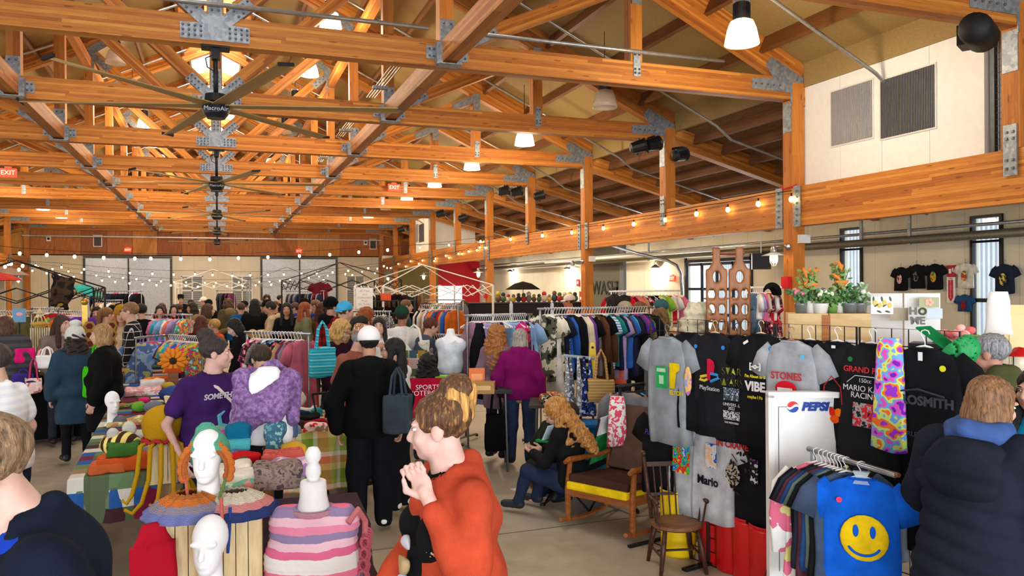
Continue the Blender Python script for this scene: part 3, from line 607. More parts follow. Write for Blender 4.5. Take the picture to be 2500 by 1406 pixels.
# stage speakers and floods on the post heads
def spk(px, py, n, lab, s=1.0):
    p = onY(px, py, TY(n)-.3); t = thing('flood_light', lab, 'light', p, R.uniform(-.4, .4), 'black floodlights at the post heads')
    MB().lathe([(.05, -.2*s), (.12*s, -.16*s), (.14*s, .1*s), (.16*s, .14*s), (.13*s, .13*s), (.0, .06*s)], 14, axis=Matrix.Rotation(PI/2-.25, 3, 'Y')).build('can', plain((18, 18, 20), .5), t)
    MB().box((0, .1*s, .15*s), (.04, .3*s, .05)).box((0, .22*s, .0), (.04, .04, .3*s)).build('yoke', BLACKM, t)
for k, (px, py, n) in enumerate(((1560, 358, 2), (1595, 352, 2), (1660, 378, 2), (1230, 466, 4), (1262, 468, 4), (1318, 478, 4), (1075, 522, 6), (1130, 532, 6), (980, 560, 8))): spk(px, py, n, 'black floodlight on the roof timbers, %s counting away from the plant room' % ordw(k))
p = dep(2390, 80, 8.6); t = thing('loudspeaker', 'large black loudspeaker hung at the near post beside the white room', 'speaker', p, .5)
MB().lathe([(.0, -.3), (.15, -.29), (.17, -.2), (.17, .22), (.1, .28), (0, .28)], 18, axis=Matrix.Rotation(PI/2, 3, 'Y')).build('barrel', plain((20, 20, 22), .6), t, smooth=True)
MB().box((.1, .1, 0), (.3, .22, .22)).box((.28, 0, .1), (.2, .1, .08)).build('bracket', BLACKM, t)
for k, (px, py, n) in enumerate(((352, 148, 3),)):
    pass
# ================================================================ smooth solids (for people, cloth, toys)
def V3(*a): return np.array(a, float)
def field(prims, vox, k=.03, clips=(), subs=(), disp=None):
    lo = np.full(3, 1e9); hi = -lo; bb = []
    for p in prims:
        if p[0] == 'c':
            a, b = np.array(p[1], float), np.array(p[2], float); r = max(p[3], p[4]); l = np.minimum(a, b)-r; h = np.maximum(a, b)+r
        else:
            c = np.array(p[1], float); r = np.array(p[2], float) if len(p) < 4 or p[3] is None else np.full(3, max(p[2])); l = c-r; h = c+r
        bb.append((l, h)); lo = np.minimum(lo, l); hi = np.maximum(hi, h)
    for n, c in clips:      # tighten axis-aligned clips
        for ax in range(3):
            if n[ax] == 1 and abs(sum(n)) == 1 and sum(abs(q) for q in n) == 1: hi[ax] = min(hi[ax], c+vox)
            if n[ax] == -1 and sum(abs(q) for q in n) == 1: lo[ax] = max(lo[ax], -c-vox)
    lo = lo-2.5*vox; hi = hi+2.5*vox; N_ = np.maximum(np.ceil((hi-lo)/vox).astype(int)+1, 4)
    ax = [lo[i]+vox*np.arange(N_[i]) for i in range(3)]; F = np.full(tuple(N_), .5)
    for p, (l, h) in zip(prims, bb):
        m = k+3*vox; i0 = np.maximum(((l-m-lo)/vox).astype(int), 0); i1 = np.minimum(((h+m-lo)/vox).astype(int)+2, N_)
        if (i1 <= i0).any(): continue
        X = ax[0][i0[0]:i1[0], None, None]; Y = ax[1][None, i0[1]:i1[1], None]; Z = ax[2][None, None, i0[2]:i1[2]]
        d = dist(p, X, Y, Z); sl = tuple(slice(a, b) for a, b in zip(i0, i1)); f = F[sl]
        hh = np.maximum(k-np.abs(f-d), 0)/k; F[sl] = np.minimum(f, d)-hh*hh*k*.25
    X = ax[0][:, None, None]; Y = ax[1][None, :, None]; Z = ax[2][None, None, :]
    if disp is not None: F = F+disp(X, Y, Z)
    for p in subs: F = np.maximum(F, -dist(p, X, Y, Z))
    for n, c in clips: F = np.maximum(F, n[0]*X+n[1]*Y+n[2]*Z-c)
    return F, lo
def dist(p, X, Y, Z):
    if p[0] == 'c':
        a, b, ra, rb = np.array(p[1], float), np.array(p[2], float), p[3], p[4]; ba = b-a; L = max((ba*ba).sum(), 1e-9)
        x, y, z = X-a[0], Y-a[1], Z-a[2]; h = np.clip((x*ba[0]+y*ba[1]+z*ba[2])/L, 0, 1)
        return np.sqrt((x-ba[0]*h)**2+(y-ba[1]*h)**2+(z-ba[2]*h)**2)-(ra+(rb-ra)*h)
    c, r = p[1], p[2]; x, y, z = X-c[0], Y-c[1], Z-c[2]
    if len(p) > 3 and p[3] is not None:
        q = p[3]; x, y, z = (q[0][0]*x+q[1][0]*y+q[2][0]*z, q[0][1]*x+q[1][1]*y+q[2][1]*z, q[0][2]*x+q[1][2]*y+q[2][2]*z)
    if p[0] == 'b':   # rounded box
        e = .2*min(r); qx, qy, qz = np.abs(x)-r[0]+e, np.abs(y)-r[1]+e, np.abs(z)-r[2]+e
        return np.sqrt(np.maximum(qx, 0)**2+np.maximum(qy, 0)**2+np.maximum(qz, 0)**2)+np.minimum(np.maximum(np.maximum(qx, qy), qz), 0)-e
    k0 = np.sqrt((x/r[0])**2+(y/r[1])**2+(z/r[2])**2); k1 = np.sqrt((x/r[0]**2)**2+(y/r[1]**2)**2+(z/r[2]**2)**2)
    return k0*(k0-1)/np.maximum(k1, 1e-6)
def surf(F, org, vox):
    s = F < 0; c = sum(s[i:F.shape[0]-1+i, j:F.shape[1]-1+j, k:F.shape[2]-1+k].astype(np.int8) for i in (0, 1) for j in (0, 1) for k in (0, 1))
    m = (c > 0) & (c < 8); ci = np.argwhere(m); n = len(ci); idx = np.full(m.shape, -1); idx[m] = np.arange(n)
    acc = np.zeros((n, 3)); num = np.zeros(n)
    for a in range(3):
        o = [b for b in range(3) if b != a]
        for u in (0, 1):
            for v in (0, 1):
                off = np.zeros(3, int); off[o[0]] = u; off[o[1]] = v; e = off.copy(); e[a] = 1
                p = ci+off; q = ci+e; f0 = F[p[:, 0], p[:, 1], p[:, 2]]; f1 = F[q[:, 0], q[:, 1], q[:, 2]]; x = (f0 < 0) != (f1 < 0)
                t = np.where(x, f0/np.where(x, f0-f1, 1), 0); acc += x[:, None]*(off+t[:, None]*(e-off)); num += x
    v = (ci+acc/np.maximum(num, 1)[:, None])*vox+org; fs = []
    for a in range(3):
        b, d = (a+1) % 3, (a+2) % 3; sl0 = [slice(1, -1)]*3; sl1 = [slice(1, -1)]*3; sl0[a] = slice(0, -1); sl1[a] = slice(1, None)
        s0, s1 = s[tuple(sl0)], s[tuple(sl1)]; e = np.argwhere(s0 != s1)
        if not len(e): continue
        fl = s0[s0 != s1]; g = e.copy(); g[:, b] += 1; g[:, d] += 1
        def cell(db, dd): q = g.copy(); q[:, b] += db; q[:, d] += dd; return idx[q[:, 0], q[:, 1], q[:, 2]]
        f = np.stack([cell(-1, -1), cell(0, -1), cell(0, 0), cell(-1, 0)], 1); f[~fl] = f[~fl][:, ::-1]; fs.append(f)
    return v, np.concatenate(fs) if fs else np.zeros((0, 4), int)
def solid(prims, vox, k=.03, clips=(), subs=(), disp=None): F, o = field(prims, vox, k, clips, subs, disp); return surf(F, o, vox)
def npmesh(name, parts, mats):
    """parts: list of (verts, faces, material index)"""
    vs = []; fs = []; mi = []; o = 0
    for v, f, m in parts: vs.append(v); fs.append(np.asarray(f)+o); mi.append(np.full(len(f), m)); o += len(v)
    v = np.concatenate(vs); f = np.concatenate(fs); me = bpy.data.meshes.new(name); n = len(f)
    me.vertices.add(len(v)); me.vertices.foreach_set('co', v.astype(np.float32).ravel()); me.loops.add(4*n); me.loops.foreach_set('vertex_index', f.astype(np.int32).ravel())
    me.polygons.add(n); me.polygons.foreach_set('loop_start', np.arange(0, 4*n, 4, dtype=np.int32)); me.polygons.foreach_set('loop_total', np.full(n, 4, np.int32))
    for m in (mats if isinstance(mats, (list, tuple)) else [mats]): me.materials.append(m)
    me.polygons.foreach_set('material_index', np.concatenate(mi).astype(np.int32)); me.polygons.foreach_set('use_smooth', np.ones(n, bool)); me.update(calc_edges=True); return me
def blob(name, prims, mat, parent=None, vox=.015, k=.03, clips=(), subs=(), disp=None, loc=None, rot=None):
    v, f = solid(prims, vox, k, clips, subs, disp); return obj(name, npmesh(name, [(v, f, 0)], mat), parent, loc, rot)
def rotm(*e): return np.array(Euler(e).to_matrix())
def wrinkle(a, f, seed=0.0): return lambda X, Y, Z: a*(np.sin(f*X+1.7*np.sin(f*.6*Z+seed))+np.sin(f*.9*Y+2.1*np.sin(f*.5*Z+1.3+seed))+np.sin(f*1.1*Z+2*np.sin(f*.45*X+seed)+np.sin(f*.5*Y)))*.5
# ---------------------------------------------------------------- people
_C = {}
def head_mesh(vox):
    if ('h', vox) in _C: return _C['h', vox]
    pr = [('e', (0, -.014, .03), (.074, .095, .088)), ('e', (0, .028, -.03), (.058, .066, .085)), ('e', (0, .058, -.088), (.03, .028, .026)), ('c', (0, .088, .012), (0, .108, -.03), .009, .0135), ('e', (0, .1, -.037), (.019, .012, .009)),
          ('e', (.03, .08, .024), (.028, .014, .010)), ('e', (-.03, .08, .024), (.028, .014, .010)), ('e', (.036, .064, -.03), (.026, .026, .028)), ('e', (-.036, .064, -.03), (.026, .026, .028)),
          ('e', (.076, -.006, -.008), (.011, .022, .032)), ('e', (-.076, -.006, -.008), (.011, .022, .032)), ('e', (0, .088, -.062), (.022, .012, .009)), ('e', (.03, .03, -.06), (.03, .04, .04)), ('e', (-.03, .03, -.06), (.03, .04, .04)),
          ('c', (0, -.02, -.05), (0, -.045, -.17), .052, .056), ('c', (0, .0, -.09), (0, -.01, -.17), .045, .05)]
    v, f = solid(pr, vox, .014, (), [('e', (.031, .104, .006), (.016, .014, .011)), ('e', (-.031, .104, .006), (.016, .014, .011)), ('c', (-.016, .106, -.062), (.016, .106, -.062), .004, .004)]); _C['h', vox] = (v, f); return v, f
def hair_mesh(style, vox):
    if (style, vox) in _C: return _C[style, vox]
    cap = [('e', (0, -.02, .042), (.088, .107, .092))]; face = [('e', (0, .122, -.03), (.078, .092, .102))]; clips = []; k = .03
    d = lambda X, Y, Z: .002*np.sin(150*X+6*np.sin(20*Z))+.002*np.sin(140*Y+5*np.sin(25*Z))
    if style == 'short': clips = [((0, 0, -1), .055)]; pr = cap
    elif style == 'bald': pr = [('e', (0, -.035, -.01), (.083, .08, .05))]
    elif style == 'bob': pr = cap+[('e', (.068, -.01, -.06), (.032, .06, .1)), ('e', (-.068, -.01, -.06), (.032, .06, .1)), ('e', (0, -.075, -.06), (.085, .045, .11))]
    elif style == 'long': pr = cap+[('c', (.075, .005, -.02), (.095, .04, -.28), .03, .035), ('c', (-.075, .005, -.02), (-.095, .04, -.28), .03, .035), ('e', (0, -.09, -.15), (.115, .05, .2)), ('e', (0, -.1, -.28), (.12, .045, .12))]
    elif style == 'verylong': pr = cap+[('c', (.08, -.01, -.02), (.13, .0, -.3), .035, .045), ('c', (-.08, -.01, -.02), (-.13, .0, -.3), .035, .045), ('e', (0, -.095, -.18), (.15, .06, .24)), ('e', (.03, -.12, -.36), (.13, .05, .15)), ('e', (0, -.04, .02), (.105, .115, .1))]; d = lambda X, Y, Z: .009*np.sin(55*X+8*np.sin(18*Z))+.007*np.sin(50*Y+6*np.sin(22*Z))
    elif style == 'curly': pr = cap+[('e', (.08, -.0, -.06), (.055, .075, .13)), ('e', (-.08, -.0, -.06), (.055, .075, .13)), ('e', (0, -.09, -.08), (.12, .07, .16)), ('e', (0, -.02, .06), (.11, .115, .09))]; d = lambda X, Y, Z: .010*np.sin(60*X+3)*np.sin(55*Z)+.008*np.sin(58*Y)*np.sin(40*Z+40*X)
    elif style == 'bun': pr = cap+[('e', (0, -.075, .135), (.06, .065, .06))]; clips = [((0, 0, -1), .075)]
    elif style == 'pony': pr = cap+[('e', (0, -.12, .06), (.04, .04, .045)), ('c', (0, -.14, .03), (0, -.16, -.2), .042, .03)]; clips = []; face = face+[('e', (0, -.02, -.14), (.1, .1, .08))]
    v, f = solid(pr, vox, k, clips, face, d); _C[style, vox] = (v, f); return v, f
def hand_mesh(curl, vox, sx):
    key = ('hand', curl, vox, sx)
    if key in _C: return _C[key]
    pr = [('e', (0, 0, -.045), (.015, .038, .052)), ('c', (0, .0, .03), (0, 0, -.02), .026, .027)]
    for i, (y, L) in enumerate(((.03, .072), (.01, .08), (-.011, .075), (-.031, .06))):
        p = np.array((0., y, -.085)); a = .12+curl*.35; r = .0095-.0004*i
        for j, l in enumerate((.45, .32, .23)):
            q = p+L*l*np.array((-math.sin(a), .06*(1.5-i)*0, -math.cos(a))); pr.append(('c', tuple(p), tuple(q), r-.0008*j, r-.0008*(j+1))); p = q; a += .25+curl*.95
    pr += [('c', (-.004, .026, -.015), (-.018, .055, -.05), .014, .0115), ('c', (-.018, .055, -.05), (-.03-.01*curl, .058-.02*curl, -.082), .011, .0085)]
    v, f = solid(pr, vox, .008); v = v.copy()
    if sx < 0: v[:, 0] *= -1; f = f[:, ::-1]
    _C[key] = (v, f); return v, f
def pos(px, z):
    p = dep(px, 703, z); return (p.x, p.y)
def away(x, y, va): return math.atan2(-x, y)+math.radians(va)
def person(label, xy, va, H=1.68, W=1.0, D=1.0, top=None, sleeve='long', hem=.86, thick=.012, bottom=None, shoe=None, legw=1.0, skinc=(226, 178, 152), hair=None, arms=None, legs=None, lean=0.0, pz=.93, hyaw=0, hpitch=0, det=1, layers=(), hat=None, hood=None, belly=1.0, curl=(.4, .4), bust=0, glasses=False, group='people in the market hall', topname='shirt', thumb=None, facing=None, collar=None, wr=.004):
    s = H/1.7; rz = away(xy[0], xy[1], va) if facing is None else facing
    t = thing('person', label, 'person', (xy[0], xy[1], 0), rz, group)
    bv = (.034, .024, .02, .015)[det]; cv = (.032, .02, .016, .011)[det]; hv = (.014, .009, .007, .005)[det]
    L = math.radians(lean); cl, sl = math.cos(L), math.sin(L)
    def U(p):   # lean the upper body about the pelvis
        x, y, z = p; dz = z-.93; return np.array((x*s, (y*cl+dz*sl)*s, (pz+dz*cl-y*sl)*s))
    RL = rotm(-L, 0, 0); HR = RL @ rotm(0, 0, math.radians(hyaw)) @ rotm(-math.radians(hpitch), 0, 0)
    sh = {1: U((.160*(.5+.5*W), -.005, 1.36)), -1: U((-.160*(.5+.5*W), -.005, 1.36))}
    A = {}
    for sd, key in ((1, 'R'), (-1, 'L')):
        e, w_ = (arms or {}).get(key, ((sd*(.235+.1*(W-1)), -.03, 1.11), (sd*(.25+.1*(W-1)), .06, .87)))
        A[sd] = (U(e), U(w_)) if key not in ('abs',) else None
    hip = {sd: np.array((sd*.088*W, 0, pz-.03))*s for sd in (1, -1)}
    G_ = {}
    for sd, key in ((1, 'R'), (-1, 'L')):
        kn, an = (legs or {}).get(key, ((sd*.095*W, .012, .49), (sd*.10*W, -.03, .09))); G_[sd] = (np.array(kn)*s, np.array(an)*s)
    hc = U((0, .0, 1.44))+HR @ np.array((0, .035, .145))*s
    def torso(e, ez=0):
        R3 = RL
        P = [('e', U((0, -.005, 1.25)), ((.158*W+e)*s, (.108*D+e)*s, .2*s), R3), ('e', U((0, .012*belly, 1.07)), ((.146*W+e)*s, (.108*D*belly+e)*s, .19*s), R3), ('e', np.array((0, -.005, pz))*s, ((.168*W+e)*s, (.122*D+e)*s, .15*s)),
             ('c', sh[1]*.9+U((0, 0, 1.36))*.1, sh[-1]*.9+U((0, 0, 1.36))*.1, (.046+e*.8)*s, (.046+e*.8)*s), ('c', U((0, -.015, 1.41)), sh[1], (.052+e*.6)*s, (.036+e*.6)*s), ('c', U((0, -.015, 1.41)), sh[-1], (.052+e*.6)*s, (.036+e*.6)*s)]
        if bust: P += [('e', U((q*.075*W, .085*D, 1.22)), (.075*s, .062*s*bust, .075*s), R3) for q in (1, -1)]
        return P
    def arm(sd, e, upto=1.0, r0=.048, r1=.039, r2=.027):
        el, wr_ = A[sd]
        if upto <= .5: q = sh[sd]+(el-sh[sd])*(upto*2); return [('c', sh[sd], q, (r0+e)*s, (r1+e+.012)*s)]
        q = el+(wr_-el)*(upto-.5)*2; return [('c', sh[sd], el, (r0+e)*s, (r1+e)*s), ('c', el, q, (r1+e)*s, (r2+e+.004)*s)]
    def leg(sd, e, lw=1.0, low=1.0):
        kn, an = G_[sd]; return [('c', hip[sd], kn, (.078*W+e)*s, (.052*lw+e)*s), ('c', kn, an+(kn-an)*(1-low), (.052*lw+e)*s, (.038*lw+e)*s)]
    # body: one mesh (trunk and limbs, head, hands)
    pr = torso(-.012)+[('c', U((0, -.01, 1.38)), hc+HR @ np.array((0, -.03, -.1))*s, .056*s, .052*s)]
    for sd in (1, -1): pr += arm(sd, -.008)+leg(sd, -.012)
    for sd in (1, -1):
        a = G_[sd][1]; pr.append(('c', a, a+np.array((0, .06, -.03))*s, .034*s, .03*s))
    v, f = solid(pr, bv, .03); parts = [(v, f, 0)]
    hvv, hf = head_mesh(hv); parts.append(((hvv*s) @ HR.T+hc, hf, 0))
    if det > 0:
        for i, sd in enumerate((1, -1)):
            el, wr_ = A[sd]; d = (wr_-el); d = d/np.linalg.norm(d); ref = np.array((thumb or {}).get('R' if sd > 0 else 'L', (0, 1, .3)), float)
            yv = ref-d*ref.dot(d); yv = yv/max(np.linalg.norm(yv), 1e-6); zv = -d; xv = np.cross(yv, zv); M_ = np.stack([xv, yv, zv], 1)
            q, qf = hand_mesh(curl[i], (.011, .008, .0065, .005)[det], sd); parts.append(((q*s*.98) @ M_.T+wr_+d*.02*s, qf, 0))
    obj('body', npmesh('body', parts, skin(skinc)), t)
    # top
    if top is not None:
        pr = torso(thick)+([('e', np.array((0, -.005, min(pz, hem+.12)))*s, ((.168*W+thick)*s, (.122*D+thick)*s, .30*s))] if pz > .8 else []); up = {'long': .97, 'three': .8, 'short': .3, 'none': 0}[sleeve]
        for sd in (1, -1):
            if up: pr += arm(sd, thick+.006, up)
        if collar: pr += [('c', U((q*.05, -.02, 1.41)), U((q*.06, -.03, 1.41+collar)), (.045+thick)*s, (.035+thick)*s) for q in (1, -1)]+[('c', U((0, -.07, 1.40)), U((0, -.085, 1.41+collar)), (.04+thick)*s, (.03+thick)*s)]
        cps = [((0, 0, -1), -hem*s)] if pz > .8 else []
        nk = [('e', U((0, .012, 1.485)), (.062*s, .066*s, .075*s))] if not collar else [('c', U((0, .03, 1.40)), U((0, .03, 1.6)), .05*s, .062*s)]
        if pz <= .8: pr += [('e', np.array((0, -.01, pz+.02))*s, (.185*W*s, .15*s, .11*s))]; cps = [((0, 0, -1), -(pz-.1)*s)]
        blob(topname, pr, top, t, cv, .035, cps, nk, wrinkle(wr, 26, len(label)))
    if hood is not None:
        R3 = rotm(-.5, 0, 0); blob('hood', [('e', U((0, -.1, 1.37)), (.15*s, .065*s, .13*s), RL @ rotm(.25, 0, 0)), ('c', U((.1, -.03, 1.42)), U((.05, .07, 1.36)), .045*s, .03*s), ('c', U((-.1, -.03, 1.42)), U((-.05, .07, 1.36)), .045*s, .03*s)], hood, t, cv, .04, (), [('e', U((0, -.02, 1.5)), (.07*s, .06*s, .09*s))], wrinkle(.003, 30))
    if bottom is not None:
        pr = [('e', np.array((0, -.005, pz))*s, ((.168*W+.008)*s, (.122*D+.008)*s, .13*s))]
        for sd in (1, -1): pr += leg(sd, .012, legw)
        blob('trousers', pr, bottom, t, cv, .03, [((0, 0, -1), -.035*s)], (), wrinkle(.003, 30, 2.0))
    if shoe is not None:
        for sd in (1, -1):
            a = G_[sd][1]; dx = .02*sd; g = max(a[2]-.05*s, .0) if pz > .8 or a[2] < .2 else a[2]-.06*s
            blob('shoe', [('c', (a[0], a[1]-.03*s, g+.045), (a[0]+dx, a[1]+.14*s, g+.036), .042*s, .036*s), ('c', (a[0], a[1]-.02*s, g+.05), (a[0], a[1], g+.09), .04*s, .042*s)], shoe, t, .014 if det > 1 else .02, .02, [((0, 0, -1), -g)])
    # hair, hat, face details
    if hair:
        v, f = hair_mesh(hair[0], .014 if det == 0 else .010 if det < 3 else .007); obj('hair', npmesh('hair', [((v*s) @ HR.T+hc, f, 0)], hair[1]), t)
    hs = 1.13 if hair and hair[0] in ('verylong', 'curly') else 1.0
    def HP(o, hs=1.0):   # attach a head-space mesh object
        o.parent = t; m = Matrix.Translation(Vector(hc)) @ Matrix(HR.tolist()).to_4x4() @ Matrix.Diagonal((s*hs, s*hs, s*hs, 1)); o.matrix_basis = m; return o
    if det >= 1:
        for sx in (-1, 1):
            HP(MB().ball((sx*.031, .083, .005), (.012, .009, .0062), 10, 8, 0).ball((sx*.031, .0905, .005), (.0058, .003, .0058), 8, 6, 1).build('eye', [plain((236, 232, 226), .2), plain((52, 38, 30), .2)], smooth=True))
            if det > 1: HP(MB().tube([(sx*.014, .098, .026), (sx*.032, .097, .031), (sx*.05, .082, .026)], [.0035, .004, .002], 6).build('eyebrow', hair[1] if hair else plain((90, 70, 50)), smooth=True))
        HP(MB().ball((0, .094, -.059), (.021, .009, .0045), 10, 6).ball((0, .093, -.067), (.018, .009, .0055), 10, 6).build('lips', plain((188, 104, 98), .4), smooth=True))
    if glasses:
        m = MB()
        for sx in (-1, 1): m.tube([(sx*.031+.022*math.cos(a*PI/6), .109, .005+.018*math.sin(a*PI/6)) for a in range(13)], .002, 5); m.tube([(sx*.053, .107, .01), (sx*.078, .0, .012)], .002, 5)
        m.tube([(-.009, .11, .008), (.009, .11, .008)], .002, 5); HP(m.build('glasses', plain((40, 24, 20), .3)))
    if hat:
        kind, hm = hat[0], hat[1]
        if kind == 'beanie':
            HP(blob('beanie', [('e', (0, -.02, .055), (.101, .12, .11))], hm, None, .012, .02, [((0, -.25, -1), -.012)], (), lambda X, Y, Z: .003*np.sin(60*np.arctan2(Y, X))), hs)
            HP(MB().lathe([(.094, .0), (.104, .005), (.106, .05), (.098, .055)], 24, (0, -.016, .008), sy=1.16).build('cuff', hm, smooth=True), hs)
            if len(hat) > 2: HP(blob('pompom', [('e', (0, -.035, .175), (.058, .058, .052))], hm, None, .012, .02, (), (), lambda X, Y, Z: .006*np.sin(90*X)*np.sin(90*Y)+.005*np.sin(90*Z)), hs)
        elif kind == 'cap':
            b = hat[2] if len(hat) > 2 else 1
            HP(blob('cap', [('e', (0, -.02, .05), (.098, .118, .106))], hm, None, .01, .02, [((0, -.1*b, -1), -.022)]))
            HP(MB().add([(x*.075, b*(.06+.10*math.sqrt(max(0, 1-x*x))*q)-.018*(b < 0), .034+dz-.02*x*x-.02*q) for dz in (0, .008) for q in (0, 1) for x in (-1, -.6, -.2, .2, .6, 1)], [(i, i+1, i+7, i+6) for i in range(5)]+[(i+12, i+18, i+19, i+13) for i in range(5)]+[(6+i, 7+i, 19+i, 18+i) for i in range(5)]).build('visor', hm))
        elif kind == 'brim':
            HP(MB().lathe([(.17, .03), (.1, .035), (.095, .13), (.07, .15), (0, .152)], 24, (0, -.015, .02)).build('hat', hm, smooth=True))
    t['H'] = H; return t, dict(hc=hc, HR=HR, A=A, U=U, s=s, sh=sh, HP=HP)
# ================================================================ clothes on hangers, rails, grids, tables
def ringmesh(rings, n=14, closed=True):
    """rings: list of (centre, half width vector, half depth vector); returns verts, faces"""
    vs = []; fs = []
    for c, a, b in rings:
        for j in range(n):
            q = 2*PI*j/n; ca, sa = math.cos(q), math.sin(q); e = .62
            vs.append(Vector(c)+Vector(a)*math.copysign(abs(ca)**e, ca)+Vector(b)*math.copysign(abs(sa)**e, sa))
    for i in range(len(rings)-1): fs += [(i*n+j, i*n+(j+1) % n, (i+1)*n+(j+1) % n, (i+1)*n+j) for j in range(n)]
    if closed: fs += [tuple(range(n))[::-1], tuple((len(rings)-1)*n+j for j in range(n))]
    return vs, fs
GM = {}
def garment_mesh(kind, L, seed=0, th=.032):
    key = (kind, L, seed, th)
    if key in GM: return GM[key]
    r = random.Random(seed*31+len(kind)); m = MB(); n = 18
    def body(zw, th):
        k = 0; vs = []; ph = r.uniform(0, 6)
        for (z, w_) in zw:
            t = min(1, max(0, (-z-.16)/.5)); amp = .35*t
            for j in range(n):
                q = 2*PI*j/n; ca, sa = math.cos(q), math.sin(q); x = w_*math.copysign(abs(ca)**.7, ca)
                y = th*(1+.5*t)*math.copysign(abs(sa)**.6, sa)*(1+amp*math.sin(x*26+ph)+amp*.6*math.sin(x*47+ph*2)); vs.append((x+.006*t*math.sin(z*13+ph), y+.008*t*math.sin(z*7+ph), z+(.012*math.sin(x*21+ph) if z == zw[-1][0] else 0)))
        k = len(zw); m.add(vs, [(i*n+(j+1) % n, i*n+j, (i+1)*n+j, (i+1)*n+(j+1) % n) for i in range(k-1) for j in range(n)]+[tuple(range(n)), tuple((k-1)*n+j for j in range(n))[::-1]])
    def sleeve(sx, pts, rw, rd):
        rings = []
        for i, p in enumerate(pts):
            q = Vector(pts[min(i+1, len(pts)-1)])-Vector(pts[max(i-1, 0)]); q.normalize(); a = Vector((q.z, 0, -q.x))
            rings.append((p, a*rw[i], Vector((0, rd[i], 0))))
        vs, fs = ringmesh(rings, 8); m.add(vs, fs)
    if kind in ('tee', 'long', 'jacket', 'tank', 'dress', 'shirt'):
        w0 = .235 if kind != 'jacket' else .26; top = [(-.095, .085), (-.105, .10), (-.125, .16), (-.155, w0*.9), (-.2, w0*.97)]
        if kind == 'tank': top = [(-.095, .10), (-.13, .12), (-.2, .14), (-.3, .2)]
        st = -.3; k = 6; bod = [(st+(-L-st)*i/k, w0*(.98+(.10 if kind != 'dress' else .35)*(i/k)**1.5*(.3+.7*(kind in ('dress', 'jacket'))))) for i in range(k+1)]
        body(top+bod, th)
        for sx in (-1, 1):
            if kind in ('tee', 'dress'): sleeve(sx, [(sx*.17, 0, -.16), (sx*.25, 0, -.23), (sx*.31, .0, -.36)], [.075, .085, .088], [th*.7, th*.8, th*.8])
            elif kind in ('long', 'jacket', 'shirt'): sleeve(sx, [(sx*.17, 0, -.16), (sx*.25, 0, -.25), (sx*.285, -.01, -.45), (sx*.28, -.02, -min(.72, L-.02))], [.075, .08, .065, .05], [th*.8, th*.95, th*.9, th*.8])
    elif kind == 'pants':
        body([(-.1, .16), (-.14, .19), (-.3, .2), (-.36, .19)], th*.8)
        for sx in (-1, 1): sleeve(sx, [(sx*.1, 0, -.3), (sx*.1, 0, -.6), (sx*.1, 0, -L)], [.1, .09, .085], [th, th, th])
    elif kind == 'skirt': body([(-.1, .15), (-.13, .17), (-.3, .2), (-L, .24)], th)
    elif kind == 'scarf': body([(-.03, .06), (-.1, .075), (-.3, .085), (-L, .10)], th)
    me = m.mesh('garment', fabric((128, 128, 128)), True); GM[key] = me; return me
def hanger_mesh():
    if 'hg' in GM: return GM['hg']
    m = MB(); m.tube([(.028, 0, -.012), (.02, 0, .006), (0, 0, .012), (-.02, 0, .004), (-.024, 0, -.015), (-.008, 0, -.04), (0, 0, -.06), (0, 0, -.085)], .0035, 6)
    m.tube([(-.2, 0, -.17), (-.19, 0, -.155), (-.03, 0, -.09), (0, 0, -.083), (.03, 0, -.09), (.19, 0, -.155), (.2, 0, -.17)], [.006, .008, .008, .008, .008, .008, .006], 6); m.tube([(-.195, 0, -.168), (.195, 0, -.168)], .004, 6)
    GM['hg'] = m.mesh('hanger', plain((236, 236, 236), .4), True); return GM['hg']
def setmat(o, mat): o.material_slots[0].link = 'OBJECT'; o.material_slots[0].material = mat; return o
def garment(name, label, cat, kind, L, mat, p, rz, hang=(236, 236, 236), seed=0, th=.032, sc=1.0, group=None, collar=None):
    o = obj(name, garment_mesh(kind, L, seed, th), None, p, (R.uniform(-.03, .03), R.uniform(-.02, .02), rz)); setmat(o, mat); o.scale = (sc, sc, sc); tag(o, label, cat, group)
    if hang is not None: setmat(obj('hanger', hanger_mesh(), o), plain(hang, .4))
    if collar is not None: MB().lathe([(.082, -.004), (.088, .008), (.078, .012), (.07, .0)], 18, (0, -.012, -.1), sy=.42).build('collar', collar, o, smooth=True)
    return o
PAL = {'black': (24, 24, 28), 'navy': (34, 40, 66), 'grey': (120, 122, 128), 'charcoal': (62, 64, 70), 'white': (232, 232, 230), 'cream': (226, 214, 192), 'brown': (96, 62, 40), 'tan': (176, 140, 104), 'red': (196, 30, 42), 'pink': (226, 120, 156), 'magenta': (206, 44, 120), 'coral': (232, 110, 88), 'orange': (226, 116, 40), 'yellow': (228, 196, 50), 'lime': (140, 190, 60), 'green': (52, 120, 72), 'olive': (96, 96, 60), 'teal': (34, 140, 134), 'turquoise': (70, 180, 200), 'blue': (48, 100, 190), 'royal blue': (36, 60, 170), 'light blue': (140, 180, 220), 'denim': (84, 112, 150), 'lavender': (176, 160, 212), 'purple': (104, 60, 150), 'plum': (104, 44, 84), 'maroon': (104, 26, 38), 'mauve': (150, 110, 130), 'dusty rose': (190, 96, 118)}
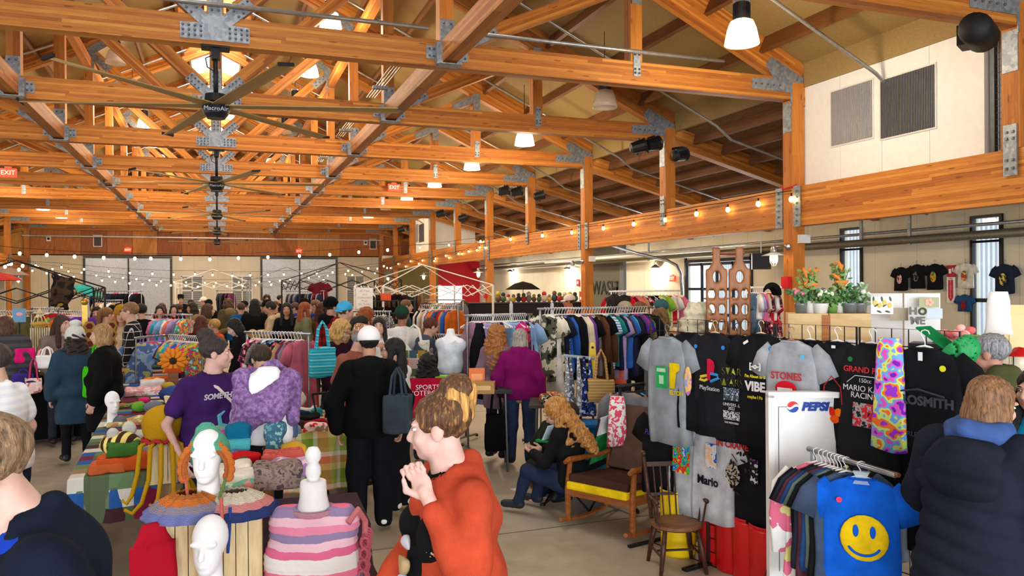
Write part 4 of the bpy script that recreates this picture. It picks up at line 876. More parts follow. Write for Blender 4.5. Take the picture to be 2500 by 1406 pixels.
def pm(c):
    if c in PAL: return fabric(PAL[c])
    return {'striped blue': stripes(((226, 236, 246), (96, 150, 210)), .035), 'camo': blotch(((70, 74, 50), (106, 100, 70), (46, 46, 36), (140, 128, 92)), 9), 'tropical print': blotch(((226, 220, 190), (232, 228, 204), (96, 100, 84), (30, 34, 30)), 8, 2.0), 'speckled': blotch(((236, 236, 236), (40, 40, 46), (200, 200, 206)), 30), 'tie-dye': blotch(((232, 90, 150), (250, 220, 80), (80, 190, 220), (130, 90, 200), (90, 200, 120)), 7, 3.0), 'bright print': blotch(((40, 120, 220), (240, 200, 60), (230, 60, 120), (60, 200, 160), (250, 250, 240)), 11, 5.0), 'floral': blotch(((34, 30, 40), (46, 40, 52), (200, 70, 90), (230, 220, 210)), 16, 1.0), 'plaid red': plaid((150, 24, 30), (30, 24, 26), (200, 60, 60), .09), 'plaid grey': plaid((150, 140, 130), (110, 100, 96), (80, 70, 70), .07), 'pastel dye': blotch(((230, 200, 226), (180, 210, 236), (240, 220, 200), (200, 180, 230)), 7, 8.0), 'orange dye': blotch(((236, 110, 50), (220, 80, 60), (150, 90, 150), (240, 150, 80)), 5, 4.0), 'blue dye': blotch(((120, 160, 220), (160, 190, 230), (90, 120, 180), (200, 200, 120)), 5, 6.0), 'brown dye': blotch(((170, 140, 120), (130, 104, 92), (200, 176, 156), (110, 84, 80)), 8, 7.0)}[c]
def rail(name, label, a, b, z, items, lab, hang=(236, 236, 236), posts=True, barmat=None, turn=0.0, grp=None, off=.05, feet=True, sc=1.0, lenj=.05, r=.016):
    """a clothes rail between ground points a and b (x, y) with the bar at height z; items: (colour, kind, length)"""
    A = Vector((a[0], a[1], 0)); B = Vector((b[0], b[1], 0)); d = B-A; L = d.length; rz = math.atan2(d.y, d.x); bm_ = barmat or STEEL
    t = thing(name, label, 'clothes rail', A, rz)
    MB().tube([(-.04, 0, z), (L+.04, 0, z)], r, 8).build('rail', bm_, t, smooth=True)
    if posts:
        for x in (0, L):
            MB().tube([(x, 0, .06), (x, 0, z)], .014, 8).build('upright', bm_, t, smooth=True)
            if feet: MB().tube([(x, -.24, .05), (x, .24, .05)], .014, 6).build('foot', bm_, t); MB().tube([(x, -.24, .02), (x, -.24, .05)], .02, 6).build('caster', BLACKM, t); MB().tube([(x, .24, .02), (x, .24, .05)], .02, 6).build('caster', BLACKM, t)
    n = len(items)
    for i, it in enumerate(items):
        c, kind, ln = it[:3]; x = off+(L-2*off)*(i+.5)/n; p = A+d.normalized()*x+Vector((0, 0, z+r-.008))
        nm = {'tee': 'hanging_tee', 'long': 'hanging_pullover', 'jacket': 'hanging_jacket', 'tank': 'hanging_tank', 'dress': 'hanging_dress', 'pants': 'hanging_trousers', 'skirt': 'hanging_skirt', 'shirt': 'hanging_shirt', 'scarf': 'hanging_scarf', 'empty': 'clothes_hanger'}[kind]
        lb = '%s %s %s, %s along' % (c, {'tee': 'tee', 'long': 'long-sleeved top', 'jacket': 'jacket', 'tank': 'tank top', 'dress': 'dress', 'pants': 'trousers', 'skirt': 'skirt', 'shirt': 'shirt', 'scarf': 'scarf', 'empty': 'empty hanger'}[kind], lab, ordw(i))
        rr = rz+PI/2+turn+R.uniform(-.12, .12)
        if kind == 'empty': o = obj(nm, hanger_mesh(), None, p, (0, 0, rr)); setmat(o, plain(hang, .4)); tag(o, lb, 'hanger', grp or lab); continue
        garment(nm, lb, {'pants': 'trousers'}.get(kind, kind if kind not in ('long',) else 'top'), kind, round(ln+.0, 2), pm(c), p, rr, hang if not isinstance(hang, list) else R.choice(hang), i % 3, .03+.012*(i % 2), sc*R.uniform(.95, 1.04), grp or lab)
    return t
def table(name, label, c, rz, w_, d, h, cloth=None, top=None, drop=None, cat='table'):
    t = thing(name, label, cat, (c[0], c[1], 0), rz)
    MB().box((0, 0, h-.015), (w_, d, .03)).build('tabletop', top or plain((190, 190, 186), .5), t)
    for sx in (-1, 1):
        for sy in (-1, 1): MB().tube([(sx*(w_/2-.06), sy*(d/2-.06), 0), (sx*(w_/2-.08), sy*(d/2-.08), h-.03)], .014, 6).build('leg', metal((90, 92, 96), .4, .6), t)
    if cloth is not None:
        dr = drop or h*.6; n = 12; vs = []; fs = []; per = []
        for sx, sy, ex, ey in ((-1, -1, 1, -1), (1, -1, 1, 1), (1, 1, -1, 1), (-1, 1, -1, -1)):
            for i in range(n): f = i/n; per.append((sx+(ex-sx)*f, sy+(ey-sy)*f))
        k = len(per); e = .006
        for lv, (o_, z) in enumerate(((0, h+e), (.012, h+e-.01), (.02, h-dr*.5), (.03, h-dr))):
            for j, (x, y) in enumerate(per): q = o_+(.014*math.sin(j*1.9)*max(0, lv-1)); vs.append((x*(w_/2+q), y*(d/2+q), z))
        fs += [tuple(range(k))]+[(l*k+(j+1) % k, l*k+j, (l+1)*k+j, (l+1)*k+(j+1) % k) for l in range(3) for j in range(k)]
        MB().add(vs, fs).build('tablecloth', cloth, t)
    return t
def mixes(n, cols, kinds, L0, L1, seed): r = random.Random(seed); return [(r.choice(cols), r.choice(kinds), round(r.uniform(L0, L1)*20)/20) for _ in range(n)]
# ---- rails of clothes
rail('clothes_rail', 'chrome rail of dark and pastel clothes in front of the sunflower table', pos(602, 9.6), pos(752, 9.2), 1.55,
     [('magenta', 'tank', .7), ('white', 'tank', .65), ('floral', 'tee', .75), ('pink', 'tank', .6), ('plaid grey', 'tee', .7), ('white', 'tank', .6), ('navy', 'tee', .7), ('denim', 'shirt', .75), ('light blue', 'tee', .7), ('navy', 'long', .8), ('black', 'dress', .95), ('floral', 'dress', .95), ('tan', 'long', .85), ('plum', 'long', .95), ('grey', 'long', .8), ('dusty rose', 'dress', 1.0)], 'on the rail beside the turquoise bag', off=.08)
rail('clothes_rail', 'rail of small bright tie-dyed tops behind the plush table', pos(408, 12.1), pos(492, 11.5), 1.37,
     [('tie-dye', 'tee', .55), ('bright print', 'tee', .5), ('lime', 'tee', .5), ('purple', 'tee', .5), ('bright print', 'tee', .55), ('yellow', 'tee', .5), ('tie-dye', 'tee', .55), ('turquoise', 'tee', .5), ('bright print', 'tee', .5), ('pink', 'tee', .5), ('tie-dye', 'tee', .5), ('blue', 'tee', .5), ('bright print', 'tee', .55), ('magenta', 'tee', .5), ('tie-dye', 'tee', .5), ('lime', 'tee', .5), ('bright print', 'tee', .55)], 'on the bright tie-dye rail', off=.04, sc=1.0)
rail('clothes_rail', 'short rail of tie-dyed adult tops beside the woman in black', pos(330, 11.5), pos(402, 12.1), 1.37, [('blue dye', 'tee', .95), ('brown dye', 'long', .75), ('orange dye', 'dress', .95), ('orange dye', 'long', .9), ('pastel dye', 'dress', .95), ('purple', 'long', .85), ('mauve', 'long', .8)], 'on the short tie-dye rail', hang=(150, 110, 200), turn=.9)
rail('clothes_rail', 'small rail with pink and white hangers behind the tie-dye stall', pos(352, 14.2), pos(465, 14.0), 1.62, [('pastel dye', 'tee', .6), ('turquoise', 'tank', .5), ('pastel dye', 'tank', .55), ('pink', 'tee', .5), ('turquoise', 'tee', .55), ('light blue', 'tee', .5), ('pastel dye', 'tee', .55), ('coral', 'tee', .5), ('lavender', 'tee', .5), ('turquoise', 'tank', .5), ('bright print', 'tee', .55)], 'on the pink-hanger rail', hang=[(240, 150, 170), (240, 240, 240), (240, 120, 130)], sc=1.0)
rail('clothes_rail', 'long chrome rail of men and women shirts in the middle of the hall', pos(1318, 10.6), pos(1588, 10.9), 1.78,
     [('tropical print', 'tee', .95), ('white', 'dress', 1.15), ('tropical print', 'tee', .9), ('charcoal', 'pants', 1.05), ('navy', 'tee', .8), ('speckled', 'tank', .85), ('blue', 'long', .85), ('black', 'long', .95), ('black', 'long', .95), ('black', 'long', .95), ('cream', 'long', .8), ('cream', 'long', .8), ('purple', 'long', .8), ('teal', 'tank', .8), ('black', 'tee', .85), ('floral', 'tank', .9), ('grey', 'tank', .9), ('brown', 'long', .9), ('brown', 'jacket', .95), ('black', 'tee', .9), ('striped blue', 'tee', .9), ('striped blue', 'tee', .85), ('teal', 'tee', .8), ('navy', 'tee', .85), ('coral', 'tee', 1.0), ('lavender', 'tee', .95), ('charcoal', 'tee', .7), ('blue', 'tee', .8), ('turquoise', 'tee', .7), ('navy', 'tee', .9), ('black', 'long', .9), ('purple', 'tee', .85), ('magenta', 'tee', .75), ('royal blue', 'tee', .9), ('camo', 'long', .8), ('black', 'long', .95), ('black', 'long', 1.0), ('black', 'jacket', 1.05)], 'on the long shirt rail', turn=.55)
rail('clothes_rail', 'chrome rail crowded with white hangers and dark trousers', pos(1140, 9.9), pos(1292, 10.2), 1.72,
     mixes(12, ['black', 'floral', 'navy', 'lavender', 'mauve', 'plum', 'grey', 'speckled'], ['pants', 'pants', 'tank', 'skirt'], .95, 1.1, 5)+[('white', 'empty', 0)]*4+mixes(12, ['plum', 'navy', 'lavender', 'magenta', 'black', 'floral', 'light blue'], ['tank', 'tee', 'pants'], .7, 1.0, 6), 'on the white-hanger rail', turn=.5)
rail('clothes_rail', 'rail of dark dresses behind the seated woman with black hair', pos(1040, 11.0), pos(1135, 10.6), 1.42, mixes(14, ['black', 'black', 'charcoal', 'plaid grey', 'speckled', 'navy'], ['dress', 'long', 'pants'], .8, 1.0, 8), 'on the dark dress rail')
rail('clothes_rail', 'far rail of many coloured jackets behind the man in blue', pos(1030, 15.5), pos(1118, 15), 1.72, mixes(15, ['tan', 'orange', 'navy', 'blue', 'charcoal', 'red', 'brown', 'cream'], ['long', 'jacket'], .75, .9, 9), 'on the far jacket rail')
rail('clothes_rail', 'far rail of pale shirts near the red wall', pos(1040, 19.5), pos(1130, 19), 1.76, mixes(14, ['cream', 'grey', 'olive', 'white', 'black', 'tan', 'green'], ['long', 'shirt'], .75, .9, 10), 'on the pale shirt rail')
rail('clothes_rail', 'rail of patterned shirts beneath the white paper sign', pos(862, 15.2), pos(950, 15), 1.62, mixes(12, ['camo', 'brown dye', 'cream', 'black', 'speckled', 'tan'], ['long', 'shirt', 'tee'], .75, .9, 11), 'on the rail below the paper sign')
rail('clothes_rail', 'white rail of red and pink clothes near the washing sign', pos(1492, 14.2), pos(1655, 14.6), 1.98, [('red', 'long', .8)]*2+[('red', 'tee', .8), ('maroon', 'tee', .8), ('pink', 'long', .8), ('coral', 'long', .8), ('tan', 'tee', .7), ('floral', 'tee', .75), ('white', 'tank', .8), ('black', 'pants', .9), ('white', 'tank', .8), ('black', 'tank', .8), ('yellow', 'tank', .7), ('lime', 'tee', .6), ('cream', 'tee', .7), ('red', 'tank', .6), ('white', 'tee', .7), ('pink', 'tee', .6)], 'on the red and pink rail', barmat=WHITEP, turn=.4)
rail('clothes_rail', 'white rail of children clothes behind the wooden bottle holder', pos(1822, 12.2), pos(1902, 12.0), 2.04, [('denim', 'pants', .75), ('denim', 'pants', .75), ('denim', 'skirt', .7), ('white', 'tee', .5), ('lavender', 'tee', .5), ('pink', 'dress', .55), ('pink', 'tee', .5), ('cream', 'tee', .5), ('floral', 'dress', .7), ('red', 'tank', .6), ('red', 'dress', .55), ('white', 'tee', .5), ('floral', 'dress', .75)], 'on the children rail', barmat=WHITEP, turn=.45)
rail('clothes_rail', 'low black rail of grey and blue toddler tops', pos(1512, 7.3), pos(1592, 7.5), 1.15, [('grey', 'long', .5), ('tan', 'long', .5), ('charcoal', 'long', .45), ('navy', 'long', .5), ('light blue', 'long', .45), ('navy', 'long', .45), ('grey', 'long', .45), ('charcoal', 'long', .45), ('navy', 'long', .5), ('charcoal', 'long', .45)], 'on the low black rail', barmat=BLACKM, hang=(40, 40, 44), sc=.8, turn=.5)
LC = ['black', 'cream', 'grey', 'tan', 'white', 'olive', 'red', 'charcoal', 'lime', 'brown']
rail('clothes_rail', 'dark rail of mixed clothes at the edge behind the padded coat', pos(-40, 13.5), pos(75, 13.2), 1.72, mixes(15, LC, ['long', 'tee', 'dress'], .8, 1.0, 21), 'on the dark mixed rail')
rail('clothes_rail', 'rail of mixed clothes above the macrame stall', pos(78, 14.5), pos(150, 14.2), 1.74, mixes(12, LC, ['long', 'tee', 'dress'], .8, 1.0, 22), 'on the rail above the macrame')
rail('clothes_rail', 'rail with orange, pink and purple dresses by the gold easel', pos(142, 14.0), pos(206, 13.6), 1.7, [('lime', 'tee', .8), ('grey', 'long', .8), ('olive', 'long', .8), ('orange', 'dress', .9), ('tan', 'long', .8), ('brown dye', 'long', .85), ('pink', 'dress', 1.0), ('lavender', 'dress', 1.0), ('purple', 'dress', 1.05), ('purple', 'dress', 1.0)], 'on the purple dress rail')
rail('clothes_rail', 'far rail of white blouses before the sliding doors', pos(228, 24), pos(298, 24), 1.74, mixes(14, ['cream', 'white', 'tan', 'black', 'grey'], ['long', 'tank', 'shirt'], .75, .95, 23), 'on the far blouse rail')
rail('clothes_rail', 'far rail of dark coats before the sliding doors', pos(225, 28), pos(345, 28), 2.0, mixes(15, ['black', 'charcoal', 'black', 'navy', 'white'], ['jacket', 'long'], .75, .9, 24), 'on the far coat rail')
rail('clothes_rail', 'far rail of black coats between the shuttered windows', pos(530, 26), pos(572, 26), 2.0, mixes(9, ['black', 'charcoal', 'plum'], ['jacket', 'dress'], .8, 1.0, 25), 'on the far black rail')
rail('clothes_rail', 'far rail of dark clothes under the canopy frame', pos(700, 24), pos(790, 24), 1.98, mixes(14, ['black', 'charcoal', 'maroon', 'navy', 'grey'], ['jacket', 'long', 'tee'], .75, .9, 26), 'on the rail under the canopy')
rail('clothes_rail', 'crowded rail of black tops beyond the white paper sign', pos(900, 20), pos(1030, 20), 1.95, mixes(18, ['black', 'black', 'charcoal', 'brown', 'olive'], ['jacket', 'long'], .7, .85, 27), 'on the rail beyond the paper sign')
# ================================================================ the people
def hor(px): return 697+.0074*(1250-px)
F_ = fabric
DKH = hairm((34, 26, 22)); BRH = hairm((84, 56, 38)); LBR = hairm((120, 88, 56)); BLH = hairm((206, 160, 92), (236, 204, 140)); RDH = hairm((160, 78, 36)); GRH = hairm((150, 146, 142)); AUB = hairm((92, 44, 30)); GIN = hairm((176, 112, 58), (208, 150, 92)); BLKH = hairm((18, 16, 18))
FAIR = (234, 190, 168); MID = (206, 156, 124); TAN_ = (180, 124, 92); PALE = (238, 204, 188)
BLK = F_((22, 22, 26)); JEAN = F_((52, 66, 98)); NAVY = F_((32, 38, 60)); DGR = F_((52, 54, 60)); SHOEB = plain((26, 26, 28), .5); SHOEW = plain((232, 232, 230), .5)
def P(label, px, yt, z, va, **k):
    H = 2.1-(yt-hor(px))*z/FPX; H = max(1.2, min(1.9, H))
    k.setdefault('top', BLK); k.setdefault('bottom', NAVY); k.setdefault('shoe', SHOEB); k.setdefault('hair', ('short', BRH)); k.setdefault('skinc', FAIR)
    return person(label, pos(px, z), va, H=k.pop('H', H), **k)
HOLD = {'R': ((.23, .03, 1.1), (.12, .25, 1.12)), 'L': ((-.23, .03, 1.1), (-.12, .25, 1.12))}
BROWSE = {'R': ((.24, .06, 1.12), (.2, .3, 1.2))}
# --- the far crowd
far = [
 ('man in black coat and black hat before the first shuttered window', 441, 722, 27, 180, dict(top=BLK, hat=('brim', BLK), hair=('short', DKH))),
 ('dark-haired woman in dark top below the black-hatted man', 424, 744, 19, 180, dict(hair=('long', DKH), top=F_((44, 34, 40)))),
 ('person in grey hood turned to the sliding doors', 438, 742, 21, 10, dict(top=DGR, hood=DGR)),
 ('man in tan parka with dark curly hair', 470, 741, 19, 120, dict(top=F_((150, 130, 92)), hood=F_((140, 120, 84)), hair=('curly', DKH), thick=.035, skinc=MID, arms=HOLD)),
 ('dark-haired shopper behind the tan parka', 466, 732, 24, 170, dict(hair=('short', DKH))),
 ('woman with swept brown hair in olive sweater', 504, 743, 15.5, -80, dict(top=F_((112, 88, 52)), hair=('bob', BRH), arms=BROWSE)),
 ('woman with auburn hair and plum top, back turned', 490, 772, 12.3, 10, dict(top=F_((70, 34, 44)), hair=('long', AUB))),
 ('child with blond hair in orange top', 525, 780, 13, 60, dict(top=F_((232, 96, 44)), hair=('short', BLH))),
 ('shopper in white cap near the shuttered windows', 498, 727, 26, 90, dict(hat=('cap', WHITEP), top=F_((120, 112, 100)))),
 ('shopper in black beanie near the black coats', 510, 734, 23, 160, dict(hat=('beanie', knit((28, 28, 30))), skinc=MID)),
 ('person in olive parka with fur hood', 557, 731, 21, 20, dict(top=F_((84, 78, 58)), hood=F_((130, 116, 84)), hair=('curly', BRH), thick=.04)),
 ('person in bright blue jacket, back turned', 588, 740, 18, -10, dict(top=F_((30, 96, 160)), thick=.025, arms=BROWSE)),
 ('dark-capped shopper beyond the blue jacket', 597, 737, 22, 90, dict(hat=('cap', BLK))),
 ('tall figure in black hooded jacket with long black hair', 622, 731, 16.5, 5, dict(hair=('long', BLKH), thick=.03, W=1.1)),
 ('woman with curly grey-brown hair in beige coat', 640, 738, 18, 170, dict(top=F_((150, 128, 104)), hair=('curly', hairm((130, 110, 96))))),
 ('dark-haired head close to the sliding doors, first of two', 651, 721, 28, 180, dict(hair=('curly', DKH), skinc=MID)),
 ('dark-haired head close to the sliding doors, second of two', 682, 721, 28, -90, dict(hair=('short', DKH))),
 ('young man in cream hooded jacket looking at his hands', 663, 737, 15.6, 85, dict(top=F_((206, 182, 140)), hood=F_((200, 176, 134)), hair=('short', DKH), arms=HOLD, thick=.025, skinc=MID, bottom=BLK)),
 ('shopper in black cap behind the cream jacket', 655, 735, 17.5, 90, dict(hat=('cap', BLK), hair=('short', BLKH))),
 ('man with red beard tones facing the aisle', 672, 736, 20, 180, dict(hair=('short', AUB), top=F_((60, 48, 48)))),
 ('woman in long black coat with black hair', 700, 740, 15.2, 175, dict(hair=('long', BLKH), skinc=MID, arms=HOLD, bottom=NAVY, hem=.6)),
 ('fuzzy-haired shopper below the canopy frame', 723, 725, 24, 170, dict(hair=('curly', LBR), top=F_((150, 120, 110)))),
 ('person in blue jacket and black beanie, back turned', 742, 732, 17, 0, dict(top=F_((44, 60, 130)), hat=('beanie', knit((24, 24, 28))), W=1.1)),
 ('woman with red-brown hair in olive quilted vest', 741, 739, 14.6, -70, dict(top=F_((116, 116, 84)), hair=('long', RDH), thick=.03, sleeve='long')),
 ('woman with tied brown hair looking down', 722, 740, 17, 90, dict(hair=('pony', BRH), top=F_((140, 96, 90)), arms=HOLD)),
 ('man with brown hair in grey-brown jacket by the plaid coat', 772, 733, 17.5, 80, dict(hair=('short', LBR), top=F_((130, 112, 90)))),
 ('woman with long red-brown hair in brown coat', 783, 739, 15.8, -40, dict(hair=('long', AUB), top=F_((96, 72, 50)))),
 ('small child in dark top below the cream jacket', 681, 778, 15, 180, dict(hair=('short', DKH), top=F_((60, 34, 30)), skinc=MID, H=1.15)),
 ('blond child with long hair behind the dark-haired seller', 617, 781, 12.4, 30, dict(hair=('long', BLH), top=F_((200, 90, 60)), H=1.42)),
 ('shopper with dark hair in black hoodie near the rails', 345, 743, 14, 5, dict(hair=('short', BLKH), W=1.1)),
 ('black-haired shopper turned to the far blouse rail', 236, 750, 15, 170, dict(hair=('long', BLKH), top=F_((210, 200, 190)))),
 ('shopper in dark cap by the pink price cards', 275, 748, 19, 60, dict(hat=('cap', BLK), hair=('short', DKH))),
 ('shopper with red hair beyond the man with glasses', 395, 741, 19, 180, dict(hair=('long', AUB), top=F_((130, 70, 60)))),
 ('shopper in speckled sweater before the meeting doors', 390, 746, 17, 175, dict(hair=('long', DKH), top=blotch(((200, 190, 176), (110, 96, 84)), 40), skinc=FAIR)),
 ('man with glasses in teal shirt beyond the green cap', 989, 733, 16, -90, dict(hair=('short', LBR), top=F_((60, 90, 96)), glasses=True)),
 ('boy with brown hair in orange shirt at the jacket rail', 1038, 738, 16.5, 80, dict(hair=('short', AUB), top=F_((240, 90, 50)))),
 ('man in pale pink shirt bending by the bright exit', 1093, 722, 21, -80, dict(hair=('short', BRH), top=F_((226, 180, 186)), lean=35)),
 ('pale-hatted shopper beyond the second floor post', 1392, 722, 17, 90, dict(hat=('cap', plain((240, 226, 214))), top=F_((206, 130, 110)), skinc=(236, 150, 120))),
 ('shopper with black curls by the red rail, first of two', 1500, 724, 13, 80, dict(hair=('curly', BLKH), top=F_((60, 40, 60)), skinc=MID)),
 ('shopper with black curls by the red rail, second of two', 1520, 726, 13.3, -60, dict(hair=('curly', BLKH), top=F_((70, 40, 60)), skinc=MID)),
 ('woman with teal-dyed short hair in pale jacket', 1616, 733, 11.8, 90, dict(hair=('short', hairm((36, 92, 96))), top=F_((222, 206, 180)), skinc=PALE)),
 ('shopper with brown hair below the teal-haired woman', 1612, 757, 11.2, 20, dict(hair=('curly', LBR), top=F_((190, 170, 140)))),
 ('shopper in pale knitted hat beyond the long rail', 1528, 742, 12.5, 100, dict(hat=('beanie', knit((210, 196, 170))), top=F_((150, 120, 100)))),
 ('shopper with fair brown hair beyond the long rail', 1560, 738, 12.8, -80, dict(hair=('bob', LBR), top=F_((120, 96, 90)))),
]
for a in far: P(*a[:5], det=0 if a[3] > 17 else 1, **a[5])
# --- middle distance
P('big man in red and black plaid jacket with black beanie', 805, 731, 13, -55, top=plaid((170, 26, 32), (26, 20, 24), (120, 20, 24), .12), hood=BLK, hat=('beanie', knit((20, 20, 22))), hair=('short', DKH), W=1.25, D=1.2, thick=.03, det=1)
P('man in bright blue cap and dark jacket', 838, 741, 12, -70, top=F_((44, 40, 44)), hat=('cap', F_((70, 170, 220)), -1), hair=('short', BRH), W=1.15, thick=.025, skinc=FAIR)
P('woman with curly blond hair and glasses in dark plum coat', 822, 783, 9.7, -125, top=F_((48, 22, 40)), hair=('curly', BLH), glasses=True, thick=.03, det=2, W=1.1, hpitch=15)
P('woman in leopard hat and rust sweater pushing a black cart', 866, 801, 8.1, -45, top=F_((150, 88, 72)), hat=('brim', blotch(((200, 150, 120), (120, 70, 50), (226, 190, 160)), 60)), hair=('short', GRH), W=1.2, belly=1.2, det=2, bottom=DGR, arms={'L': ((-.28, .0, 1.12), (-.24, .24, 1.0))}, hpitch=20)
P('orange-haired shopper near the patterned shirts', 880, 751, 12.6, -80, hair=('curly', RDH), top=F_((80, 60, 70)), hpitch=25)
P('smiling woman with tied dark hair and purple collar', 879, 772, 10.9, -85, hair=('pony', DKH), top=F_((70, 50, 150)), skinc=MID, det=2)
P('young woman in white fleece facing the camera', 925, 776, 10.5, 175, hair=('long', DKH), top=F_((230, 226, 220)), skinc=(240, 200, 176), det=2, collar=.06, thick=.03)
P('man in green cap and white tee seen from behind', 980, 752, 11, -8, top=F_((226, 224, 222)), sleeve='short', hat=('cap', F_((28, 62, 48)), 1), hair=('short', DKH), skinc=TAN_, W=1.1, det=2, bottom=F_((96, 88, 76)))
P('masked man in slate hooded top reaching into a rail', 1022, 774, 10.7, -62, lean=14, top=F_((74, 84, 104)), hair=('short', AUB), arms={'R': ((.2, .12, 1.16), (.1, .38, 1.05)), 'L': ((-.2, .15, 1.15), (-.08, .4, 1.08))}, det=2, bottom=DGR)
P('woman with black hair seated in the red folding chair', 1042, 846, 8.9, 0, H=1.62, pz=.62, top=plaid((40, 40, 44), (210, 206, 200), (20, 20, 20), .08), hair=('verylong', BLKH), legs={'R': ((.12, .42, .6), (.13, .42, .09)), 'L': ((-.12, .42, .6), (-.13, .42, .09))}, det=2, skinc=MID)
P('dark-haired seller leaning over the tie-dye stall', 588, 773, 11.3, 110, hair=('bob', BLKH), skinc=PALE, W=1.1, hpitch=30, det=2)
P('woman in mauve cardigan with long wavy ginger hair', 1212, 794, 9.4, -35, hair=('verylong', GIN), top=F_((132, 104, 118)), hem=.66, thick=.025, bottom=F_((40, 52, 70)), det=2)
_, mg = P('woman in magenta sweater and jeans with grey bob', 1268, 805, 9.1, -12, hair=('bob', hairm((168, 160, 152), (200, 176, 140))), top=F_((128, 20, 96)), W=1.2, D=1.15, hem=.84, thick=.022, bottom=JEAN, legw=1.25, det=2, arms={'L': ((-.3, -.02, 1.1), (-.24, .06, .84))}, collar=.04)
# --- the group at the exit-sign side
P('woman in white pompom beanie and teal coat', 183, 806, 9.4, 12, hat=('beanie', knit((250, 250, 246), 70), 1), hair=('verylong', hairm((52, 38, 34))), top=F_((44, 66, 84)), hem=.52, thick=.045, W=1.2, D=1.2, det=2, topname='coat', bottom=BLK)
P('woman in black sweater with wavy blond hair', 254, 793, 8.9, 80, hair=('bob', hairm((168, 128, 84), (206, 170, 120))), top=F_((18, 18, 20)), hem=.5, thick=.045, W=1.3, D=1.25, belly=1.15, det=2, skinc=FAIR, bottom=BLK)
P('woman in grey wool coat with long brown hair', 147, 771, 10.5, -165, hair=('long', hairm((64, 40, 32))), top=F_((126, 112, 104)), hem=.62, thick=.035, arms={'R': ((.25, .04, 1.1), (.16, .26, 1.0)), 'L': ((-.25, -.02, 1.1), (-.24, .1, .88))}, det=2, hyaw=25, bottom=F_((40, 46, 60)), topname='coat')
def puff(f=52, a=.010): return lambda X, Y, Z: -a*np.abs(np.sin(f*Z+.6*np.sin(9*X)))+.004
PUFF = stripes(((72, 70, 74), (58, 56, 60)), .09)
P('person in grey padded coat with brown hair at the edge', 12, 774, 10.2, -15, hair=('bob', hairm((86, 54, 38))), top=PUFF, hem=.6, thick=.055, W=1.2, wr=.008, det=2, topname='padded_coat')
P('person in white striped tee and dark overalls at the edge', 8, 842, 5.3, 55, hair=('short', hairm((60, 46, 40))), top=stripes(((236, 236, 240), (224, 226, 236)), .05), sleeve='short', det=2, W=1.15, bottom=NAVY, lean=4)
P('woman with brown ponytail in tan sweater', 257, 752, 13.6, -60, hair=('pony', hairm((140, 96, 56))), top=F_((206, 150, 104)), det=1)
P('woman with orange-red hair in cream sweater', 296, 750, 12.3, 178, hair=('long', hairm((196, 110, 44), (226, 150, 70))), top=F_((230, 206, 176)), skinc=FAIR, det=2, hat=('beanie', knit((206, 150, 50))), W=1.05)
P('man with glasses in black and white plaid shirt', 322, 740, 11.7, 75, hair=('short', hairm((140, 104, 70))), top=plaid((20, 20, 24), (40, 40, 46), (220, 220, 220), .11), glasses=True, det=2, W=1.15, skinc=FAIR)
# --- seller in purple, seated man, others near
tp, q = P('seller in purple printed tee with tied-up dark hair', 515, 806, 5.9, -148, hair=('bun', hairm((52, 42, 40))), top=F_((62, 34, 96)), sleeve='short', W=1.5, D=1.55, belly=1.3, bust=1.1, det=2, skinc=(240, 196, 184), hyaw=48, hem=.76, arms={'R': ((.36, .0, 1.1), (.3, .1, .86)), 'L': ((-.36, .02, 1.12), (-.2, .26, 1.0))}, H=1.72)
tx = F_((222, 216, 236))
def chest(t, s, size, x, z, y, mat, tilt=0, **k): return text(s, size, mat, t, face((x, y, z), PI, tilt), .001, **k)
chest(tp, 'SOMETHING FOR', .058, -.02, 1.31, .235, tx, bold=.002, tilt=.25); chest(tp, 'TRUE LOVE', .075, -.04, 1.0, .272, tx, bold=.003)
m = MB().ball((.0, 0, .0), (.055, .006, .075), 12, 8).box((0, 0, -.08), (.11, .01, .06)); m.build('print', F_((170, 170, 206)), tp, (-.03, .262, 1.15))
for sx in (-1, 1): MB().tube([(sx*.05-.03, .262, 1.08), (sx*.12-.03, .25, 1.1), (sx*.13-.03, .25, 1.17), (sx*.09-.03, .26, 1.2)], [.012, .02, .016, .006], 6).build('print', F_((90, 170, 190)), tp)
MB().tube([(.12, .03, 1.42), (.05, .16, 1.36), (-.1, .275, 1.15), (-.22, .22, .95)], .012, 6).build('bag_strap', F_((226, 206, 200)), tp)
P('person with smooth dark brown hair behind the purple shawl', 642, 842, 6.5, 8, top=F_((84, 110, 150)), hair=('short', hairm((58, 42, 30))), bottom=BLK, det=2, hpitch=14, lean=6)
# --- the couple with the grey bag
P('man in white cap and black hooded sweater, back turned', 900, 806, 6.75, 3, top=F_((16, 16, 18)), hood=F_((18, 18, 20)), hat=('cap', plain((236, 230, 232), .7), 1), hair=('short', BLKH), skinc=(222, 172, 140), W=1.1, D=1.1, hem=.8, thick=.034, bottom=F_((20, 22, 28)), legw=1.6, shoe=SHOEW, det=2, arms={'L': ((-.3, -.0, 1.1), (-.27, .06, .86)), 'R': ((.3, .0, 1.1), (.28, .08, .86))}, topname='hooded_sweater')
P('woman with black hair and glasses raising a hand to her face', 966, 828, 7.3, 60, top=F_((228, 226, 226)), hair=('long', BLKH), glasses=True, skinc=(228, 180, 148), det=2, bottom=F_((24, 24, 28)), hyaw=20, arms={'R': ((.26, .1, 1.2), (.1, .16, 1.5)), 'L': ((-.22, .02, 1.12), (-.16, .22, 1.0))}, curl=(.05, .4), shoe=plain((226, 216, 206)), legw=1.5, hem=.9)
